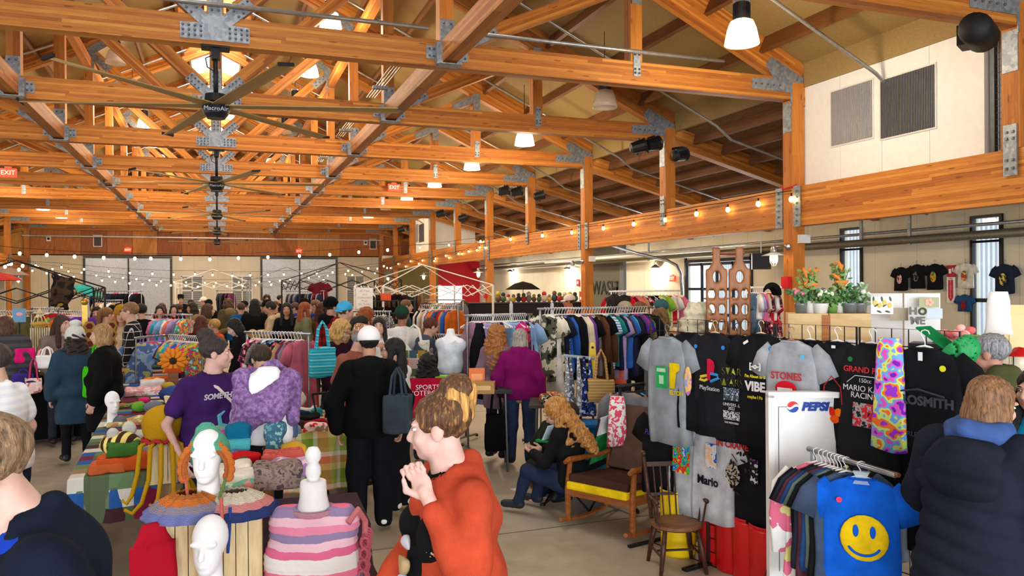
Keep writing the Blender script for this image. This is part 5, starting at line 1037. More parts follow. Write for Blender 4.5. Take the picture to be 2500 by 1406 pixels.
# --- seated pair by the rocking chair
P('woman with long curly ginger-blond hair in a camp chair looking at a phone', 1398, 966, 7.0, 62, H=1.66, pz=.36, top=F_((26, 26, 28)), hair=('verylong', hairm((206, 144, 76), (236, 186, 120))), bottom=F_((40, 52, 78)), shoe=plain((40, 40, 46)), legs={'R': ((.14, .42, .42), (.16, .5, .09)), 'L': ((-.14, .42, .42), (-.1, .55, .09))}, arms={'R': ((.24, .14, 1.14), (.1, .34, 1.2)), 'L': ((-.24, .14, 1.14), (-.1, .34, 1.2))}, det=2, lean=8, hpitch=25, hyaw=15, W=1.1)
P('person in dark green jacket with dark hair crouching', 1318, 988, 7.45, -60, H=1.62, pz=.34, top=F_((38, 42, 34)), hair=('bob', hairm((48, 30, 26))), bottom=NAVY, legs={'R': ((.14, .36, .42), (.12, .1, .09)), 'L': ((-.14, .34, .4), (-.12, .08, .09))}, lean=22, hpitch=30, det=2, arms={'R': ((.24, .2, 1.12), (.12, .36, .95))}, skinc=MID)
# --- grey-haired man and others at the plant-room side
P('man with short grey hair in olive jacket behind the grid', 2428, 820, 5.1, 78, hair=('short', hairm((150, 150, 156), (190, 190, 196))), top=F_((78, 82, 52)), collar=.05, thick=.03, skinc=(222, 164, 144), det=2, W=1.15)
P('dark-haired person in turquoise top at the far edge', 2532, 905, 4.3, 150, hair=('long', BLKH), top=F_((20, 130, 170)), det=2)
# --- the three close to the camera
ORG = F_((186, 72, 46), .6, 320)
po, q = person('woman in orange cardigan with bun, hand raised to her chin', pos(1098, 2.85), 112, H=1.70, W=1.22, D=1.2, belly=1.15, bust=1.0, top=F_((20, 20, 24)), sleeve='none', thick=.004, bottom=NAVY, shoe=SHOEB, hair=('bun', hairm((96, 62, 38), (206, 152, 80))), skinc=(240, 200, 190), det=3, hpitch=4, hyaw=-30, hem=.8,
    arms={'R': ((.29, .03, 1.1), (.24, .2, .92)), 'L': ((-.31, .05, 1.08), (-.12, .13, 1.36))}, curl=(.5, .95), thumb={'L': (.6, .5, .2)}, wr=.002)
def cardigan(t, q, mat, W, D, hem):
    s, U, sh, A = q['s'], q['U'], q['sh'], q['A']; e = .016
    pr = [('e', U((0, -.012, 1.25)), ((.17*W+e)*s, (.118*D+e)*s, .21*s)), ('e', U((0, -.01, 1.05)), ((.165*W+e)*s, (.125*D*1.1+e)*s, .24*s)), ('e', U((0, -.03, .8)), ((.19*W+e)*s, (.14*D+e)*s, .34*s)), ('c', sh[1], sh[-1], .062*s, .062*s), ('c', U((.05, -.04, 1.41)), U((.06, .01, 1.43)), .045*s, .03*s), ('c', U((-.05, -.04, 1.41)), U((-.06, .01, 1.43)), .045*s, .03*s), ('c', U((0, -.06, 1.40)), U((0, -.07, 1.45)), .05*s, .04*s)]
    for sd in (1, -1): el, w_ = A[sd]; pr += [('c', sh[sd], el, .07*s, .062*s), ('c', el, el+(w_-el)*.84, .062*s, .052*s)]
    sub = [('e', U((0, .24, 1.02)), (.115*s, .17*s, .62*s)), ('e', U((0, .03, 1.52)), (.06*s, .085*s, .14*s))]
    sub = [('e', U((0, .28, 1.0)), (.125*s, .17*s, .66*s)), ('c', U((0, .05, 1.40)), U((0, .02, 1.62)), .055*s, .075*s)]
    o = blob('cardigan', pr, mat, t, .011, .032, [((0, 0, -1), -hem*s)], sub, wrinkle(.009, 30, 3.0)); return o
cardigan(po, q, ORG, 1.22, 1.2, .62)
q['HP'](blob('hair_bun', [('e', (0, -.075, .125), (.055, .06, .055)), ('c', (0, -.11, .13), (.01, -.125, .03), .03, .014), ('c', (-.03, -.09, .12), (-.05, -.1, .03), .024, .012)], hairm((206, 150, 78), (240, 200, 130)), None, .008, .02, (), (), lambda X, Y, Z: .006*np.sin(90*X+30*Z)+.005*np.sin(70*Y+20*Z)))
for i, (x, z, a, c) in enumerate(((-.01, 1.12, .045, (176, 150, 110)), (-.02, 1.19, .035, (200, 196, 206)), (.0, 1.05, .04, (206, 206, 214)))): blob('print', [('e', (x, .178+.012*(z < 1.15), z), (a, .016, a*.8))], F_(c), po, .012, .02, (), (), lambda X, Y, Z: .006*np.sin(60*X+40*Z))
# blurred man walking past at the edge: short light-brown hair, navy jacket over bright blue
pb, q = person('man walking past in navy jacket over bright blue shirt', pos(150, 2.05), 98, H=1.80, W=1.2, D=1.15, top=F_((22, 66, 190)), sleeve='none', thick=.004, bottom=NAVY, shoe=SHOEB, hair=('short', hairm((140, 112, 84), (176, 146, 110))), skinc=(240, 200, 186), det=3, lean=10, hpitch=10, arms={'R': ((.27, .06, 1.12), (.26, .2, .9)), 'L': ((-.27, -.12, 1.12), (-.28, -.1, .88))})
o = cardigan(pb, q, F_((22, 28, 44)), 1.2, 1.15, .7); o.name = 'jacket'
MB().box((0, 0, 0), (.09, .012, .014), (0, .2, .6)).build('stripe', F_((200, 210, 230)), pb, (.2, .2, 1.14))
# woman in navy padded coat with hood, from behind
pw, q = person('woman in long navy padded coat with blue scarf, back turned', pos(2392, 3.5), -22, H=1.67, W=1.28, D=1.25, top=F_((34, 38, 52)), bottom=BLK, shoe=SHOEB, hair=('bob', hairm((138, 98, 66), (170, 124, 84))), skinc=FAIR, det=3, hem=.5, thick=.05, topname='coat_lining', arms={'L': ((-.31, .12, 1.1), (-.34, .42, 1.17)), 'R': ((.34, -.02, 1.1), (.33, .1, .86))}, hyaw=-25, hpitch=12, curl=(.5, .8))
s, U, sh, A = q['s'], q['U'], q['sh'], q['A']; e = .05
pr = [('e', U((0, -.01, 1.22)), (.25, .2, .21)), ('e', U((0, 0, 1.0)), (.25, .2, .3)), ('e', U((0, -.01, .76)), (.29, .22, .34)), ('c', sh[1], sh[-1], .078, .078)]
for sd in (1, -1): el, w_ = A[sd]; pr += [('c', sh[sd], el, .09, .086), ('c', el, el+(w_-el)*.85, .086, .062)]
blob('padded_coat', pr, F_((34, 38, 52)), pw, .012, .05, [((0, 0, -1), -.55)], [('c', (0, .02, 1.40), (0, .02, 1.6), .07, .09)], lambda X, Y, Z: -.013*np.abs(np.sin(34*Z+.9*np.sin(7*X)+.5*np.sin(9*Y)))+.006)
blob('coat_hood', [('e', (0, -.185, 1.27), (.16, .07, .15), rotm(.2, 0, 0)), ('e', (0, -.13, 1.36), (.15, .06, .06))], F_((30, 34, 46)), pw, .012, .05, (), [('e', (0, -.06, 1.47), (.1, .1, .12))], lambda X, Y, Z: -.008*np.abs(np.sin(30*Z+4*X))+.003)
blob('scarf', [('c', (.09*math.cos(a), .09*math.sin(a)-.02, 1.435+.012*math.sin(3*a)), (.09*math.cos(a+.7), .09*math.sin(a+.7)-.02, 1.435+.012*math.sin(3*a+2)), .045, .045) for a in np.arange(0, 6.3, .65)], F_((66, 92, 150)), pw, .012, .03, (), (), wrinkle(.004, 50))
# ================================================================ the T-shirt grid and the furniture in front of it
GA = Vector((*pos(1588, 6.35), 0)); GB = Vector((*pos(2352, 4.25), 0)); GD = (GB-GA).normalized(); GN = Vector((GD.y, -GD.x, 0)); GL_ = (GB-GA).length; GRZ = math.atan2(GD.y, GD.x)
def onGrid(px, py, off=0.0):
    r = ray(px, py); p0 = GA+GN*off; k = (p0-CAM0).dot(GN)/r.dot(GN); return CAM0+r*k
WIRE = plain((20, 20, 22), .5)
np_ = 4; PW = GL_/np_
for i in range(np_):
    t = thing('grid_panel', 'black wire grid panel holding tees, %s from the low black rail' % ordw(i), 'grid panel', GA+GD*(i*PW), GRZ, 'black wire grid panels'); Hh = 1.83
    MB().tube([(0, 0, 0), (0, 0, Hh), (PW-.02, 0, Hh), (PW-.02, 0, 0), (0, 0, 0)], .007, 6).build('frame', WIRE, t)
    m = MB(); nx = round(PW/.1)
    for j in range(1, nx): m.tube([(PW*j/nx, 0, .02), (PW*j/nx, 0, Hh)], .0035, 5)
    for j in range(1, 18): m.tube([(0, .006, Hh*j/18), (PW-.02, .006, Hh*j/18)], .0035, 5)
    m.build('wire_mesh', WIRE, t)['kind'] = 'stuff'
    for x in (0, PW-.02): MB().box((x, .0, .012), (.03, .5, .02)).build('foot', WIRE, t)
K_ = F_((27, 27, 31)); GREYT = F_((150, 156, 164)); WOODH = plain((206, 186, 146), .5)
def gtee(lab, px, py, off, L, mat, kind='tee', hang=(238, 238, 238), sc=1.0, dot=None, tw=0.0, collar=True):
    sc *= .86; off = off*.6 if py > 960 else off+.06
    p = onGrid(px, py, off); o = garment('hanging_tee' if kind != 'scarf' else 'hanging_scarf', lab, 'tee' if kind != 'scarf' else 'scarf', kind, L, mat, p, GRZ+tw, hang, int(px) % 3, .03, sc, 'tees hung on the wire grid', mat if collar else None)
    if dot: MB().lathe([(.018, 0), (.018, .004), (0, .004)], 12, axis=Matrix.Rotation(PI/2, 3, 'X')).build('price_dot', plain(dot, .5), o, (.13, -.05, -.2))
    return o
def pr_(o, s, size, x, z, c, y=-.072, **k): return text(s, size, F_(c), o, face((x, y, z)), .001, **k)
BLU, REDD, YEL, GRN_ = (40, 130, 220), (230, 30, 60), (226, 226, 30), (20, 110, 60)
o = gtee('light grey tee with green cup print on the grid end', 1628, 796, .12, .98, GREYT, hang=(120, 124, 130), sc=1.06); MB().box((0, -.078, -.42), (.13, .004, .18)).build('print', F_((40, 170, 90)), o); MB().box((0, -.081, -.36), (.1, .004, .03)).box((0, -.081, -.44), (.05, .004, .07)).build('print', F_((190, 226, 196)), o)
o = gtee('black tee with yellow lettering next to the grey cup tee', 1682, 786, .08, .92, K_, hang=(206, 190, 150), dot=BLU); MB().prism([(-.16, -.36), (-.04, -.36), (-.04, -.42), (-.08, -.44), (-.1, -.58), (-.16, -.58)], .004, Matrix.Translation((0, -.075, 0))).build('print', F_((236, 200, 20)), o); pr_(o, 'ELTON', .05, -.08, -.62, (226, 200, 30), bold=.002)
blob('print', [('e', (.06, -.07, -.5), (.05, .01, .14))], blotch(((150, 170, 220), (240, 190, 120), (190, 120, 200)), 14), o, .012)
o = gtee('charcoal tee with red and blue game logo', 1746, 786, .10, .95, F_((36, 36, 40)), hang=(214, 196, 150), dot=BLU)
lg = MB().prism([(-.02, -.30), (.015, -.30), (.05, -.32), (.06, -.36), (.05, -.41), (.018, -.41), (.018, -.34), (.012, -.48), (-.02, -.47)], .004, Matrix.Translation((.0, -.076, 0))); lg.build('logo', F_((206, 30, 70)), o)
MB().tube([(-.025, -.076, -.44), (-.09, -.076, -.455), (-.1, -.076, -.48), (-.05, -.076, -.485), (-.02, -.076, -.47)], .012, 6).build('logo', F_((220, 190, 60)), o); MB().tube([(.02, -.076, -.42), (.09, -.076, -.425), (.1, -.076, -.45), (.05, -.076, -.47), (.02, -.076, -.485)], .012, 6).build('logo', F_((60, 150, 220)), o)
pr_(o, 'PlayStation', .05, 0, -.545, (210, 212, 216))
o = gtee('black tee with outlined film title beside the game logo tee', 1800, 792, .06, .95, K_, dot=BLU, hang=(40, 40, 44)); pr_(o, 'STAR', .09, .0, -.38, (180, 190, 60), bold=-.004); pr_(o, 'WARS', .09, .0, -.47, (180, 190, 60), bold=-.004); MB().box((0, -.075, -.56), (.16, .004, .1)).build('print', blotch(((190, 206, 220), (60, 66, 80), (120, 140, 160)), 40), o); pr_(o, 'UNIVERSAL\n2022', .035, 0, -.66, (220, 220, 224)); pr_(o, 'THE MEMORIES', .022, 0, -.79, (220, 220, 224))
MB().box((0, -.074, -.73), (.17, .003, .07)).build('print', blotch(((27, 27, 31), (200, 200, 206), (27, 27, 31)), 60), o)
o = gtee('black tee with white block lettering and price tag', 1858, 786, .10, .95, K_, dot=BLU, hang=(224, 206, 160)); pr_(o, '[-o-]', .06, 0, -.34, (226, 226, 226), bold=.003); pr_(o, "I'm About to B", .033, 0, -.42, (226, 206, 40), bold=.001); pr_(o, 'VIBE', .1, .0, -.5, (230, 230, 232), bold=.004); pr_(o, 'maybe I Po', .033, 0, -.58, (226, 206, 40), bold=.001)
MB().box((-.1, -.06, -.16), (.05, .004, .02), (0, -.5, 0)).build('price_tag', plain((236, 236, 236)), o)
o = gtee('pale grey tee with red tongue and lips logo', 1932, 802, .13, .95, F_((172, 176, 184)), hang=(176, 120, 110), dot=(90, 190, 230)); pr_(o, 'STONES', .075, .0, -.35, (196, 60, 70), bold=.002)
blob('logo', [('e', (-.005, -.07, -.44), (.1, .012, .06)), ('e', (.01, -.074, -.53), (.075, .012, .11))], F_((214, 30, 44)), o, .008, .01); MB().box((0, -.088, -.445), (.13, .004, .025)).build('logo', F_((240, 240, 240)), o); MB().ball((-.0, -.086, -.475), (.055, .004, .02), 12, 6).build('logo', F_((24, 20, 24)), o); pr_(o, 'US TOUR', .03, .13, -.5, (110, 112, 120))
o = gtee('plain black tee half hidden behind the lips logo tee', 1978, 800, .05, .9, K_, dot=REDD)
o = gtee('black tee with red and orange helmet-like print', 2045, 802, .09, .95, F_((30, 30, 34)), dot=GRN_); MB().tube([(-.07, -.078, -.52), (-.06, -.078, -.4), (0, -.078, -.33), (.07, -.078, -.4), (.08, -.078, -.52)], .004, 5).build('print', F_((190, 40, 50)), o)
for k in range(4): MB().ball((.0+.05*math.cos(k*1.7), -.076, -.58-.05*(k//2)), (.035, .004, .03), 10, 6).build('print', F_(((240, 120, 20), (220, 40, 30), (250, 180, 30), (230, 80, 20))[k]), o)
MB().box((0, -.052, -.125), (.03, .004, .02)).build('neck_label', plain((236, 236, 236)), o)
o = gtee('black racing tee with red and white lettering', 2130, 806, .10, .98, F_((32, 32, 35)), dot=YEL); pr_(o, 'GRAND PRIX', .055, 0, -.27, (200, 50, 60), bold=.001); pr_(o, '150cc', .04, 0, -.34, (200, 200, 204)); pr_(o, 'MARIO KART\nRACING', .055, 0, -.42, (206, 206, 210)); MB().tube([(-.13, -.076, -.36), (-.07, -.077, -.31), (.07, -.077, -.31), (.13, -.076, -.36)], .003, 5).build('print', F_((206, 206, 210)), o)
MB().box((.0, -.076, -.57), (.16, .004, .16)).build('print', blotch(((32, 32, 35), (150, 150, 150), (190, 40, 50), (32, 32, 35)), 24, 3.0), o)
o = tag(gtee('psychedelic printed leggings hung over the grid', 2172, 812, .16, .66, blotch(((120, 40, 190), (230, 90, 200), (120, 170, 240), (210, 230, 120), (250, 120, 60), (160, 60, 220)), 16, 2.5, 1), kind='scarf', hang=None, collar=False, sc=1.15), None, 'leggings')
o = gtee('large black rock band tee with grey lettering and yellow dot', 2258, 810, .12, 1.05, F_((26, 26, 30)), dot=YEL, sc=1.08); pr_(o, 'AEROSMITH', .075, 0, -.4, (72, 76, 86), bold=.003); MB().tube([(-.15, -.076, -.36), (0, -.08, -.33), (.15, -.076, -.36)], .006, 5).build('print', F_((62, 66, 76)), o); pr_(o, 'HARLEY-DAVIDSON', .04, .05, -.6, (72, 76, 86)); MB().box((0, -.052, -.14), (.025, .004, .05)).build('neck_label', plain((236, 236, 236)), o)
# lower row
o = gtee('black tee with purple handwriting below the grey cup tee', 1610, 985, .06, .85, K_, sc=1.0, hang=(30, 30, 32)); pr_(o, 'Purple Rain', .07, .03, -.27, (110, 80, 200), shear=.3)
o = gtee('white tee with bright cartoon patches below the yellow lettering tee', 1682, 1010, .05, .9, F_((196, 200, 208)), hang=(30, 30, 32)); MB().box((-.02, -.074, -.36), (.2, .004, .32)).build('print', blotch(((240, 200, 60), (220, 50, 50), (60, 200, 80), (50, 110, 220), (200, 204, 210)), 16, 9.0), o)
o = gtee('white tee with dark name lettering behind the wooden frame', 1742, 1014, .08, .9, F_((204, 206, 214)), hang=(30, 30, 32)); pr_(o, 'Mario', .1, .0, -.55, (30, 30, 40), bold=.003); MB().box((.04, -.074, -.33), (.12, .004, .2)).build('print', blotch(((200, 40, 44), (40, 70, 170), (204, 206, 214), (226, 180, 140)), 12, 4.0), o)
o = gtee('black tee with red lettering behind the dried plant', 1800, 1008, .05, .9, K_, hang=(30, 30, 32)); pr_(o, 'IN CRANE', .075, 0, -.26, (206, 50, 50), bold=.002); MB().ball((0, -.07, -.5), (.08, .006, .1), 10, 6).build('print', blotch(((27, 27, 31), (180, 170, 150), (27, 27, 31)), 30), o)
o = gtee('black tee with white figure print behind the white sign', 1856, 1012, .05, .9, K_, hang=(30, 30, 32)); MB().box((0, -.072, -.45), (.08, .004, .2)).build('print', blotch(((200, 200, 206), (27, 27, 31), (120, 60, 140)), 24), o)
for k, px in enumerate((1960, 2040, 2215, 2300)): gtee('long plain black tee hanging low on the grid, %s past the sign' % ordw(k), px, 985-8*k, .04, 1.0, F_((28, 28, 32)), hang=(30, 30, 32), collar=False)
o = gtee('grey tee with yellow dot hung low behind the white sign', 2130, 1066, .15, .8, F_((96, 102, 110)), hang=(60, 60, 60), dot=YEL)
# green mesh cap on the grid end
p = onGrid(2335, 850, .1); t = thing('mesh_visor_hat', 'green mesh sun visor cap hung on the grid end', 'cap', p, GRZ); blob('crown', [('e', (0, 0, 0), (.12, .09, .1))], glass((20, 150, 80), .85, .6), t, .012, .02, [((-.7, 0, .7), .02)], [('e', (0, 0, 0), (.11, .08, .09))]); MB().box((-.1, 0, .05), (.2, .14, .01), (0, .6, 0)).build('brim', F_((20, 130, 70)), t)
# ---- white soda sign board
PS = dep(1968, 955, 4.75); PS.z = 0
sg = thing('sign_board', 'tall white framed board with soda logo', 'sign', PS, math.atan2(-PS.x, PS.y)+.30)
zt = dep(1968, 962, 4.75).z; wS = .44
MB().box((0, 0, (zt+.1)/2), (wS, .03, zt-.1)).build('board', plain((232, 234, 236), .35), sg)
for sx in (-1, 1): MB().box((sx*wS/2, -.01, (zt+.1)/2), (.035, .07, zt-.1)).build('frame_side', plain((240, 240, 238), .4), sg)
MB().box((0, -.01, zt), (wS+.035, .07, .035)).build('frame_top', plain((240, 240, 238), .4), sg); MB().box((0, -.01, .1), (wS+.035, .07, .035)).build('frame_bottom', plain((240, 240, 238), .4), sg)
for sx in (-1, 1): MB().box((sx*.12, .05, .05), (.03, .25, .1)).build('foot', plain((200, 200, 200), .5), sg)
m = MB(); zl = zt-.075
for (x0, x1) in ((-.17, -.11), (.125, .17)): m.box(((x0+x1)/2, -.018, zl), (x1-x0, .002, .003))
m.box((-.17, -.018, zl-.5), (.003, .002, 1.0)).box((.17, -.018, zl-.5), (.003, .002, 1.0)); m.build('pinstripe', plain((70, 74, 84), .5), sg)
text('PEPSI', .068, plain((16, 56, 150), .4), sg, face((.045, -.02, zl)), .002, shear=.25, bold=.004, sx=1.02)
rr = .034
def wave(x): return .010*math.sin(x/rr*2.6)
xs = [-.9+.2*i for i in range(10)]
def cap_(sgn, mat):
    up = [(rr*math.cos(a), rr*math.sin(a)) for a in (np.linspace(.25, PI-.25, 12) if sgn > 0 else np.linspace(-PI+.25, -.25, 12))]; base = [(rr*x, wave(rr*x)+sgn*.008) for x in (xs[::1] if sgn > 0 else xs[::-1])]
    MB().prism((up+base)[::-1], .004, Matrix.Translation((-.085, -.021, zl))).build('logo_globe', mat, sg)
MB().prism([(rr*1.06*math.cos(a), rr*1.06*math.sin(a)) for a in np.linspace(2*PI, 0, 25)[:-1]], .003, Matrix.Translation((-.085, -.018, zl))).build('logo_globe', plain((240, 240, 242), .4), sg)
cap_(1, plain((222, 40, 36), .4)); cap_(-1, plain((20, 70, 170), .4))
# ---- front rack with the smiley tee
ra = dep(1985, 1088, 4.4); rb = dep(2172, 1158, 3.85); zz = 1.16
t = rail('clothes_rail', 'short low rail of tees in front of the white sign board', (ra.x, ra.y), (rb.x, rb.y), zz, [], 'x', posts=False)
MB().tube([(0, 0, 0), (0, 0, zz)], .016, 8).build('upright', STEEL, t); L_ = (Vector((rb.x, rb.y))-Vector((ra.x, ra.y))).length
MB().tube([(L_*.55, 0, zz+.004), (L_+.06, 0, zz+.004)], .012, 8).build('brass_arm', metal((150, 104, 60), .4, .5), t)
MB().box((0, 0, .02), (.5, .4, .03)).build('base', BLACKM, t)
rd = Vector((rb.x-ra.x, rb.y-ra.y, 0)).normalized(); rrz = math.atan2(rd.y, rd.x); FR = Vector((ra.x, ra.y, zz))
vz = math.atan2(-rb.x, rb.y)
fl = [(.10, 'white and pink tie-dyed long-sleeved top at the sign end of the low rail', blotch(((236, 232, 230), (238, 236, 232), (220, 110, 140), (214, 206, 130)), 5, 1.5), 'long', 1.0), (.16, 'black tee on the low rail behind the striped sleeve', K_, 'tee', .8), (.21, 'navy tee with white sleeve stripes on the low rail', F_((40, 44, 60)), 'tee', .82), (.26, 'plum tee on the low rail', F_((92, 50, 62)), 'tee', .9), (.30, 'blue tee on the low rail', F_((44, 74, 130)), 'tee', .8), (.34, 'sage green tee on the low rail', F_((104, 122, 112)), 'tee', .75), (.38, 'second black tee on the low rail', K_, 'tee', .85), (.43, 'slate blue tee with pink dot on the low rail', F_((66, 80, 104)), 'tee', .85)]
for x, lb, mt, kd, L in fl:
    o = garment('hanging_tee', lb, 'tee', kd, L, mt, FR+rd*(x-.06)*.72+Vector((0, 0, .008)), vz+.5, (236, 236, 236), int(x*100) % 3, .028, .78, 'tees on the low front rail', mt)
    if 'dot' in lb or 'sage' in lb: MB().lathe([(.016, 0), (.016, .004), (0, .004)], 12, axis=Matrix.Rotation(PI/2, 3, 'X')).build('price_dot', plain((240, 50, 100), .5), o, (.1, -.05, -.2))
    if 'stripes' in lb:
        for k in (0, 1): MB().box((-.27-.025*k, -.0, -.27-.05*k), (.09, .055, .022), (0, -.9, 0)).build('sleeve_stripe', F_((226, 226, 230)), o)
SB = F_((20, 96, 214)); o = garment('hanging_tee', 'bright blue tee with yellow smiley face on the low rail', 'tee', 'tee', .86, SB, FR+rd*(L_*.66)+Vector((0, 0, .008)), vz+.0, (214, 226, 236), 1, .03, .8, 'tees on the low front rail', F_((16, 84, 196)))
sm = MB().ball((.02, -.055, -.47), (.145, .026, .15), 28, 10).build('smiley_print', F_((240, 200, 24)), o, smooth=True)
for x in (-.04, .06): MB().ball((x+.01, -.079, -.42), (.018, .008, .04), 12, 8).build('smiley_eye', SB, sm)
MB().tube([(.02+.1*math.sin(a), -.0775+.012*abs(a)**2*.5, -.49-.085*math.cos(a)) for a in np.linspace(-1.15, 1.15, 13)], .009, 8).build('smiley_mouth', SB, sm)
MB().lathe([(.018, 0), (.018, .004), (0, .004)], 12, axis=Matrix.Rotation(PI/2, 3, 'X')).build('price_dot', plain((240, 50, 100), .5), o, (-.13, -.045, -.24))
MB().prism([(-.05, -.13), (.05, -.13), (.03, -.09), (.05, -.05), (-.05, -.05), (-.03, -.09)], .03, Matrix.Translation((0, -.02, 0))).build('clip', glass((220, 230, 240), .4), o)
# ---- rocking chair
WN = wood((118, 62, 24), (168, 98, 44), 3.0, (2, 12, 12), .4); BRC = F_((98, 74, 64)); DBR = F_((70, 46, 36))
c = onZ(1515, 1285); rc = thing('rocking_chair', 'walnut rocking chair with brown cushions and yellow seat edge', 'chair', (c.x, c.y, 0), math.atan2(-c.x, c.y)+math.radians(180-34)); rc.scale = (1.1, 1.05, .95)
# local frame: +y is the way the chair faces
W2 = .30
for sx in (-1, 1):
    x = sx*W2
    MB().tube([(x, .40-.9*i/8, .05+.11*((i/8-.42)*1.55)**2) for i in range(9)], [.02]*9, 6).build('rocker', WN, rc)
    MB().tube([(x, .30, .06), (x, .30, .36), (x, .27, .60)], [.022, .026, .020], 8).build('front_leg', WN, rc); MB().tube([(x, -.24, .07), (x, -.27, .36), (x, -.30, .58)], [.022, .024, .02], 8).build('rear_leg', WN, rc)
    MB().tube([(x, .34, .60), (x, .28, .615), (x, .05, .60), (x, -.18, .585), (x, -.32, .60)], [.018, .028, .024, .022, .024], 8).build('armrest', WN, rc); MB().box((x, .02, .33), (.03, .54, .07), (.08, 0, 0)).build('side_rail', WN, rc)
    MB().bar((sx*.25, -.24, .30), (sx*.25, -.5, .92), .035, .05).build('back_stile', WN, rc)
MB().box((0, .30, .34), (.56, .03, .08)).build('front_rail', WN, rc); MB().box((0, -.26, .30), (.56, .03, .06)).build('rear_rail', WN, rc)
blob('seat_cushion', [('b', (0, .03, .425), (.27, .30, .05), rotm(.10, 0, 0))], DBR, rc, .014, .02, (), (), wrinkle(.004, 18)); blob('seat_edge', [('b', (0, .06, .375), (.28, .30, .035), rotm(.10, 0, 0))], F_((236, 200, 24)), rc, .014, .02)
blob('back_cushion', [('b', (0, -.37, .73), (.27, .055, .31), rotm(.38, 0, 0))], BRC, rc, .014, .02, (), (), wrinkle(.004, 14)); blob('back_lining', [('b', (0, -.45, .72), (.265, .02, .29), rotm(.38, 0, 0))], F_((30, 50, 180)), rc, .016, .02)
# ---- child's spindle chair
DKW = wood((48, 28, 20), (82, 50, 34), 3.0, (2, 12, 12), .45)
c = onZ(1652, 1385); cc = thing('child_chair', 'small dark spindle-back child chair with turned legs', 'chair', (c.x, c.y, 0), math.atan2(-c.x, c.y)+math.radians(180+18))
MB().lathe([(.17, .305), (.19, .32), (.19, .34), (.165, .345), (0, .34)], 20, sy=.95).build('seat', wood((96, 60, 40), (138, 92, 60), 3.0, (2, 12, 12), .5), cc)
for sx in (-1, 1):
    for sy in (-1, 1): MB().tube([(sx*.12, sy*.11, .31), (sx*.145, sy*.14, .18), (sx*.17, sy*.165, 0)], [.016, .022, .014], 8).build('leg', DKW, cc, smooth=True)
    MB().tube([(sx*.15, -.17, .12), (sx*.15, .15, .12)], .009, 6).build('stretcher', DKW, cc)
    MB().tube([(sx*.15, -.14, .33), (sx*.165, -.2, .6), (sx*.175, -.24, .78)], [.014, .016, .013], 8).ball((sx*.177, -.246, .80), .022, 8, 6).build('back_post', DKW, cc, smooth=True)
    MB().tube([(sx*.165, -.19, .52), (sx*.19, .0, .525), (sx*.185, .14, .52)], [.011, .013, .016], 8).build('arm', DKW, cc, smooth=True)
    for yy in (.03, .12): MB().tube([(sx*.16, yy*.9, .34), (sx*.187, yy, .52)], .008, 6).build('arm_spindle', DKW, cc)
MB().tube([(-.15, .0, .13), (.15, .0, .13)], .009, 6).build('stretcher', DKW, cc)
MB().box((0, -.225, .72), (.33, .016, .035), (.2, 0, 0)).build('top_rail', DKW, cc); MB().box((0, -.185, .5), (.31, .014, .022), (.2, 0, 0)).build('lower_rail', DKW, cc)
for i in range(5): MB().tube([(-.1+.05*i, -.145, .34), (-.11+.055*i, -.222, .71)], .006, 6).build('spindle', DKW, cc)
# ---- camp chair (green and white)
GRC = F_((40, 160, 90)); c = onZ(1420, 1225); ch = thing('camp_chair', 'folding camp chair with green and white fabric under the ginger-haired woman', 'chair', (c.x, c.y, 0), math.atan2(-c.x, c.y)+math.radians(62))
for sx in (-1, 1):
    for a, b in (((.3, .26, 0), (.3, -.2, .40)), ((.3, -.26, 0), (.3, .2, .40)), ((.3, -.22, .38), (.32, -.36, .88)), ((.3, .26, .38), (.3, .28, .62))): MB().tube([(sx*a[0], a[1], a[2]), (sx*b[0], b[1], b[2])], .011, 6).build('frame_tube', BLACKM, ch)
    MB().box((sx*.31, .0, .62), (.07, .62, .02)).build('arm_sling', GRC, ch); MB().lathe([(.03, 0), (.025, .02)], 8, (sx*.3, .26, 0)).build('foot_cap', BLACKM, ch); MB().lathe([(.03, 0), (.025, .02)], 8, (sx*.3, -.26, 0)).build('foot_cap', BLACKM, ch)
for s_ in (-1, 1): MB().tube([(-.3, s_*.24, .02), (.3, s_*.24, .38)], .009, 6).build('cross_tube', BLACKM, ch); MB().tube([(.3, s_*.24, .02), (-.3, s_*.24, .38)], .009, 6).build('cross_tube', BLACKM, ch)
def sheet(name, quad_, mat, parent, sag=.03, n=6, t=.006):
    a, b, c_, d = [Vector(q) for q in quad_]; nrm = (b-a).cross(d-a).normalized(); m = MB(); vs = []
    for s_ in (0, 1):
        for i in range(n+1):
            for j in range(n+1):
                u, v = i/n, j/n; p = a*(1-u)*(1-v)+b*u*(1-v)+c_*u*v+d*(1-u)*v; vs.append(p-nrm*(sag*16*u*(1-u)*v*(1-v))+nrm*t*s_)
    k = n+1; K2 = k*k; fs = [(i*k+j, i*k+j+1, (i+1)*k+j+1, (i+1)*k+j) for i in range(n) for j in range(n)]; fs += [tuple(q+K2 for q in f[::-1]) for f in fs]
    for i in range(n): fs += [(i*k, (i+1)*k, (i+1)*k+K2, i*k+K2), (i*k+n, i*k+n+K2, (i+1)*k+n+K2, (i+1)*k+n), (i, i+K2, i+1+K2, i+1), (n*k+i, n*k+i+1, n*k+i+1+K2, n*k+i+K2)]
    return m.add(vs, fs).build(name, mat, parent, smooth=False)
